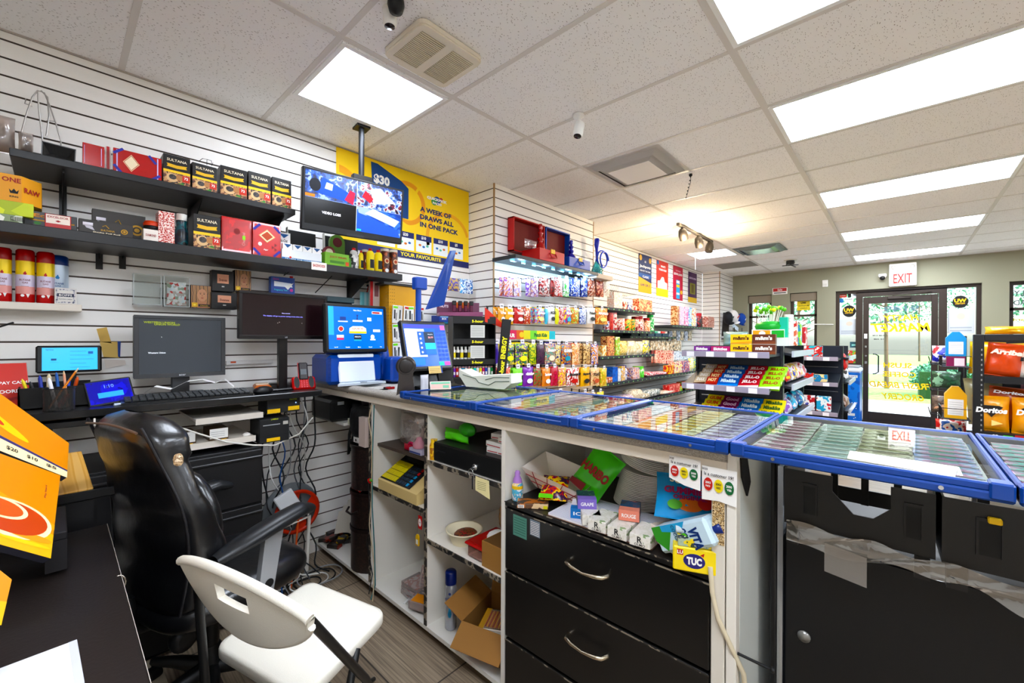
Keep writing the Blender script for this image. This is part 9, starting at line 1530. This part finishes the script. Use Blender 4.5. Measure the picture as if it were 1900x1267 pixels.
chips(5.06, -.53, .665, .2, .27, OC, 'Doritos', '#ffffff', 'orange corn chip bag with white lettering, left one on the lower shelf', 0, '#1a1414'); chips(5.06, -.74, .665, .2, .27, OC, 'Doritos', '#ffffff', 'orange corn chip bag with white lettering, right one, partly cut off', 0, '#1a1414')
chips(5.2, -.62, .68, .22, .32, '#c85a14', 'Doritos', '#ffffff', 'dark orange corn chip bag lying behind the front pair', 5, None, .9, .08); chips(5.3, -.54, .68, .22, .38, '#a8a888', None, None, 'olive grey bag at the back of the lower rack shelf', -5); chips(5.3, -.8, .68, .2, .36, '#c89ab0', None, None, 'pinkish bag at the back of the lower rack shelf, right', 3)
# wire baskets on the rack side
for z, l in ((1.16, 'upper'), (.72, 'lower')):
    e2 = empty('wire_basket', '%s wire basket hooked on the left side of the chip rack' % l, 'basket', (5.1, -.43, z)); m = MB(); wk = mat('#3a3c40', .25, .8)
    for h_ in (0, .09): m.tube([(0, 0, h_), (0, .17, h_), (.36, .17, h_), (.36, 0, h_)], .003, wk, 6)
    for k in range(7): m.tube([(.06*k, 0, 0), (.06*k, .17, 0)], .002, wk, 5); m.tube([(.06*k, .17, 0), (.06*k, .17, .09)], .002, wk, 5)
    m.box(0, 0, -.004, .36, .17, -.002, mat('#2a2a2e')); build('wires', m, e2)
def f(c1, c2, tw, th, lab, x, z, w2=.12):
    m = MB(); m.prism([(-w2/2, 0), (w2/2, 0), (w2/2, th*.75), (.02, th), (-.02, th), (-w2/2, th*.75)], -.04, .04, mat(c1, .4), 'y'); m.rect(-w2*.36, th*.1, w2*.36, th*.6, -.0405, mat(c2, .5)); [m.rect(-w2*.3, th*(.15+.07*k), w2*.3, th*(.16+.07*k), -.041, mat('#a8a8a8')) for k in range(6)]; put('flour_bag', m, (x, -.345, z), lab, 'bag', rz=-90)
f('#2a9ad8', '#eef0f4', 0, .21, 'blue and white paper bag with a gabled top above the baskets', 5.2, 1.245, .12); f('#f0b81a', '#f0f0ee', 0, .27, 'tall yellow bag with a white back label in the lower basket', 5.2, .722, .13)
m = MB(); m.box(-.055, -.04, 0, .055, .04, .082, mat('#9a1a5a', .4), .001); m.rect(-.01, .005, .05, .07, -.041, mat('#f0e0e4')); put('tea_box', m, (5.2, -.345, 1.162), 'maroon box with a white label under the blue gabled bag', 'box', rz=-90)
for k, (x, y_, z, cs, l) in enumerate([(5.9, -.33, 1.17, ['#2a3ac8', '#e8e8f4', '#c83a4a'], 'blue and white bag in the far basket of the rack'), (5.9, -.33, .92, ['#3a6a4a', '#2a4a34', '#8ab89a'], 'dark green bag hanging at the rack side'), (5.9, -.33, .68, ['#3a302c', '#6a5a50', '#d8a888'], 'dark brown bag in the lowest far basket'), (5.5, -.34, .5, ['#1a6ac8', '#f0e8e8', '#d83a3a'], 'blue and white bag low at the rack side')]): m = MB(); m.bag(.2, .16, .1, patt(cs, 12, .35, bump=.3, seed=k), seed=k); put('snack_bag', m, (x, y_, z), l, 'bag', rz=-90, rx=-8)
m = MB(); wk = mat('#3a3c40', .25, .8)
for z in (.66, .9, 1.15): m.tube([(5.75, -.43, z), (5.75, -.22, z), (6.1, -.22, z), (6.1, -.43, z)], .004, wk, 6); m.tube([(5.75, -.22, z), (5.75, -.2, z+.08)], .004, wk, 6); m.tube([(5.9, -.43, z), (5.9, -.22, z)], .003, wk, 5)
m.tube([(5.75, -.43, .3), (5.75, -.43, 1.3)], .008, wk, 6); tag(build('basket_frame', m), 'tiered wire basket frame at the far left side of the chip rack', 'rack')
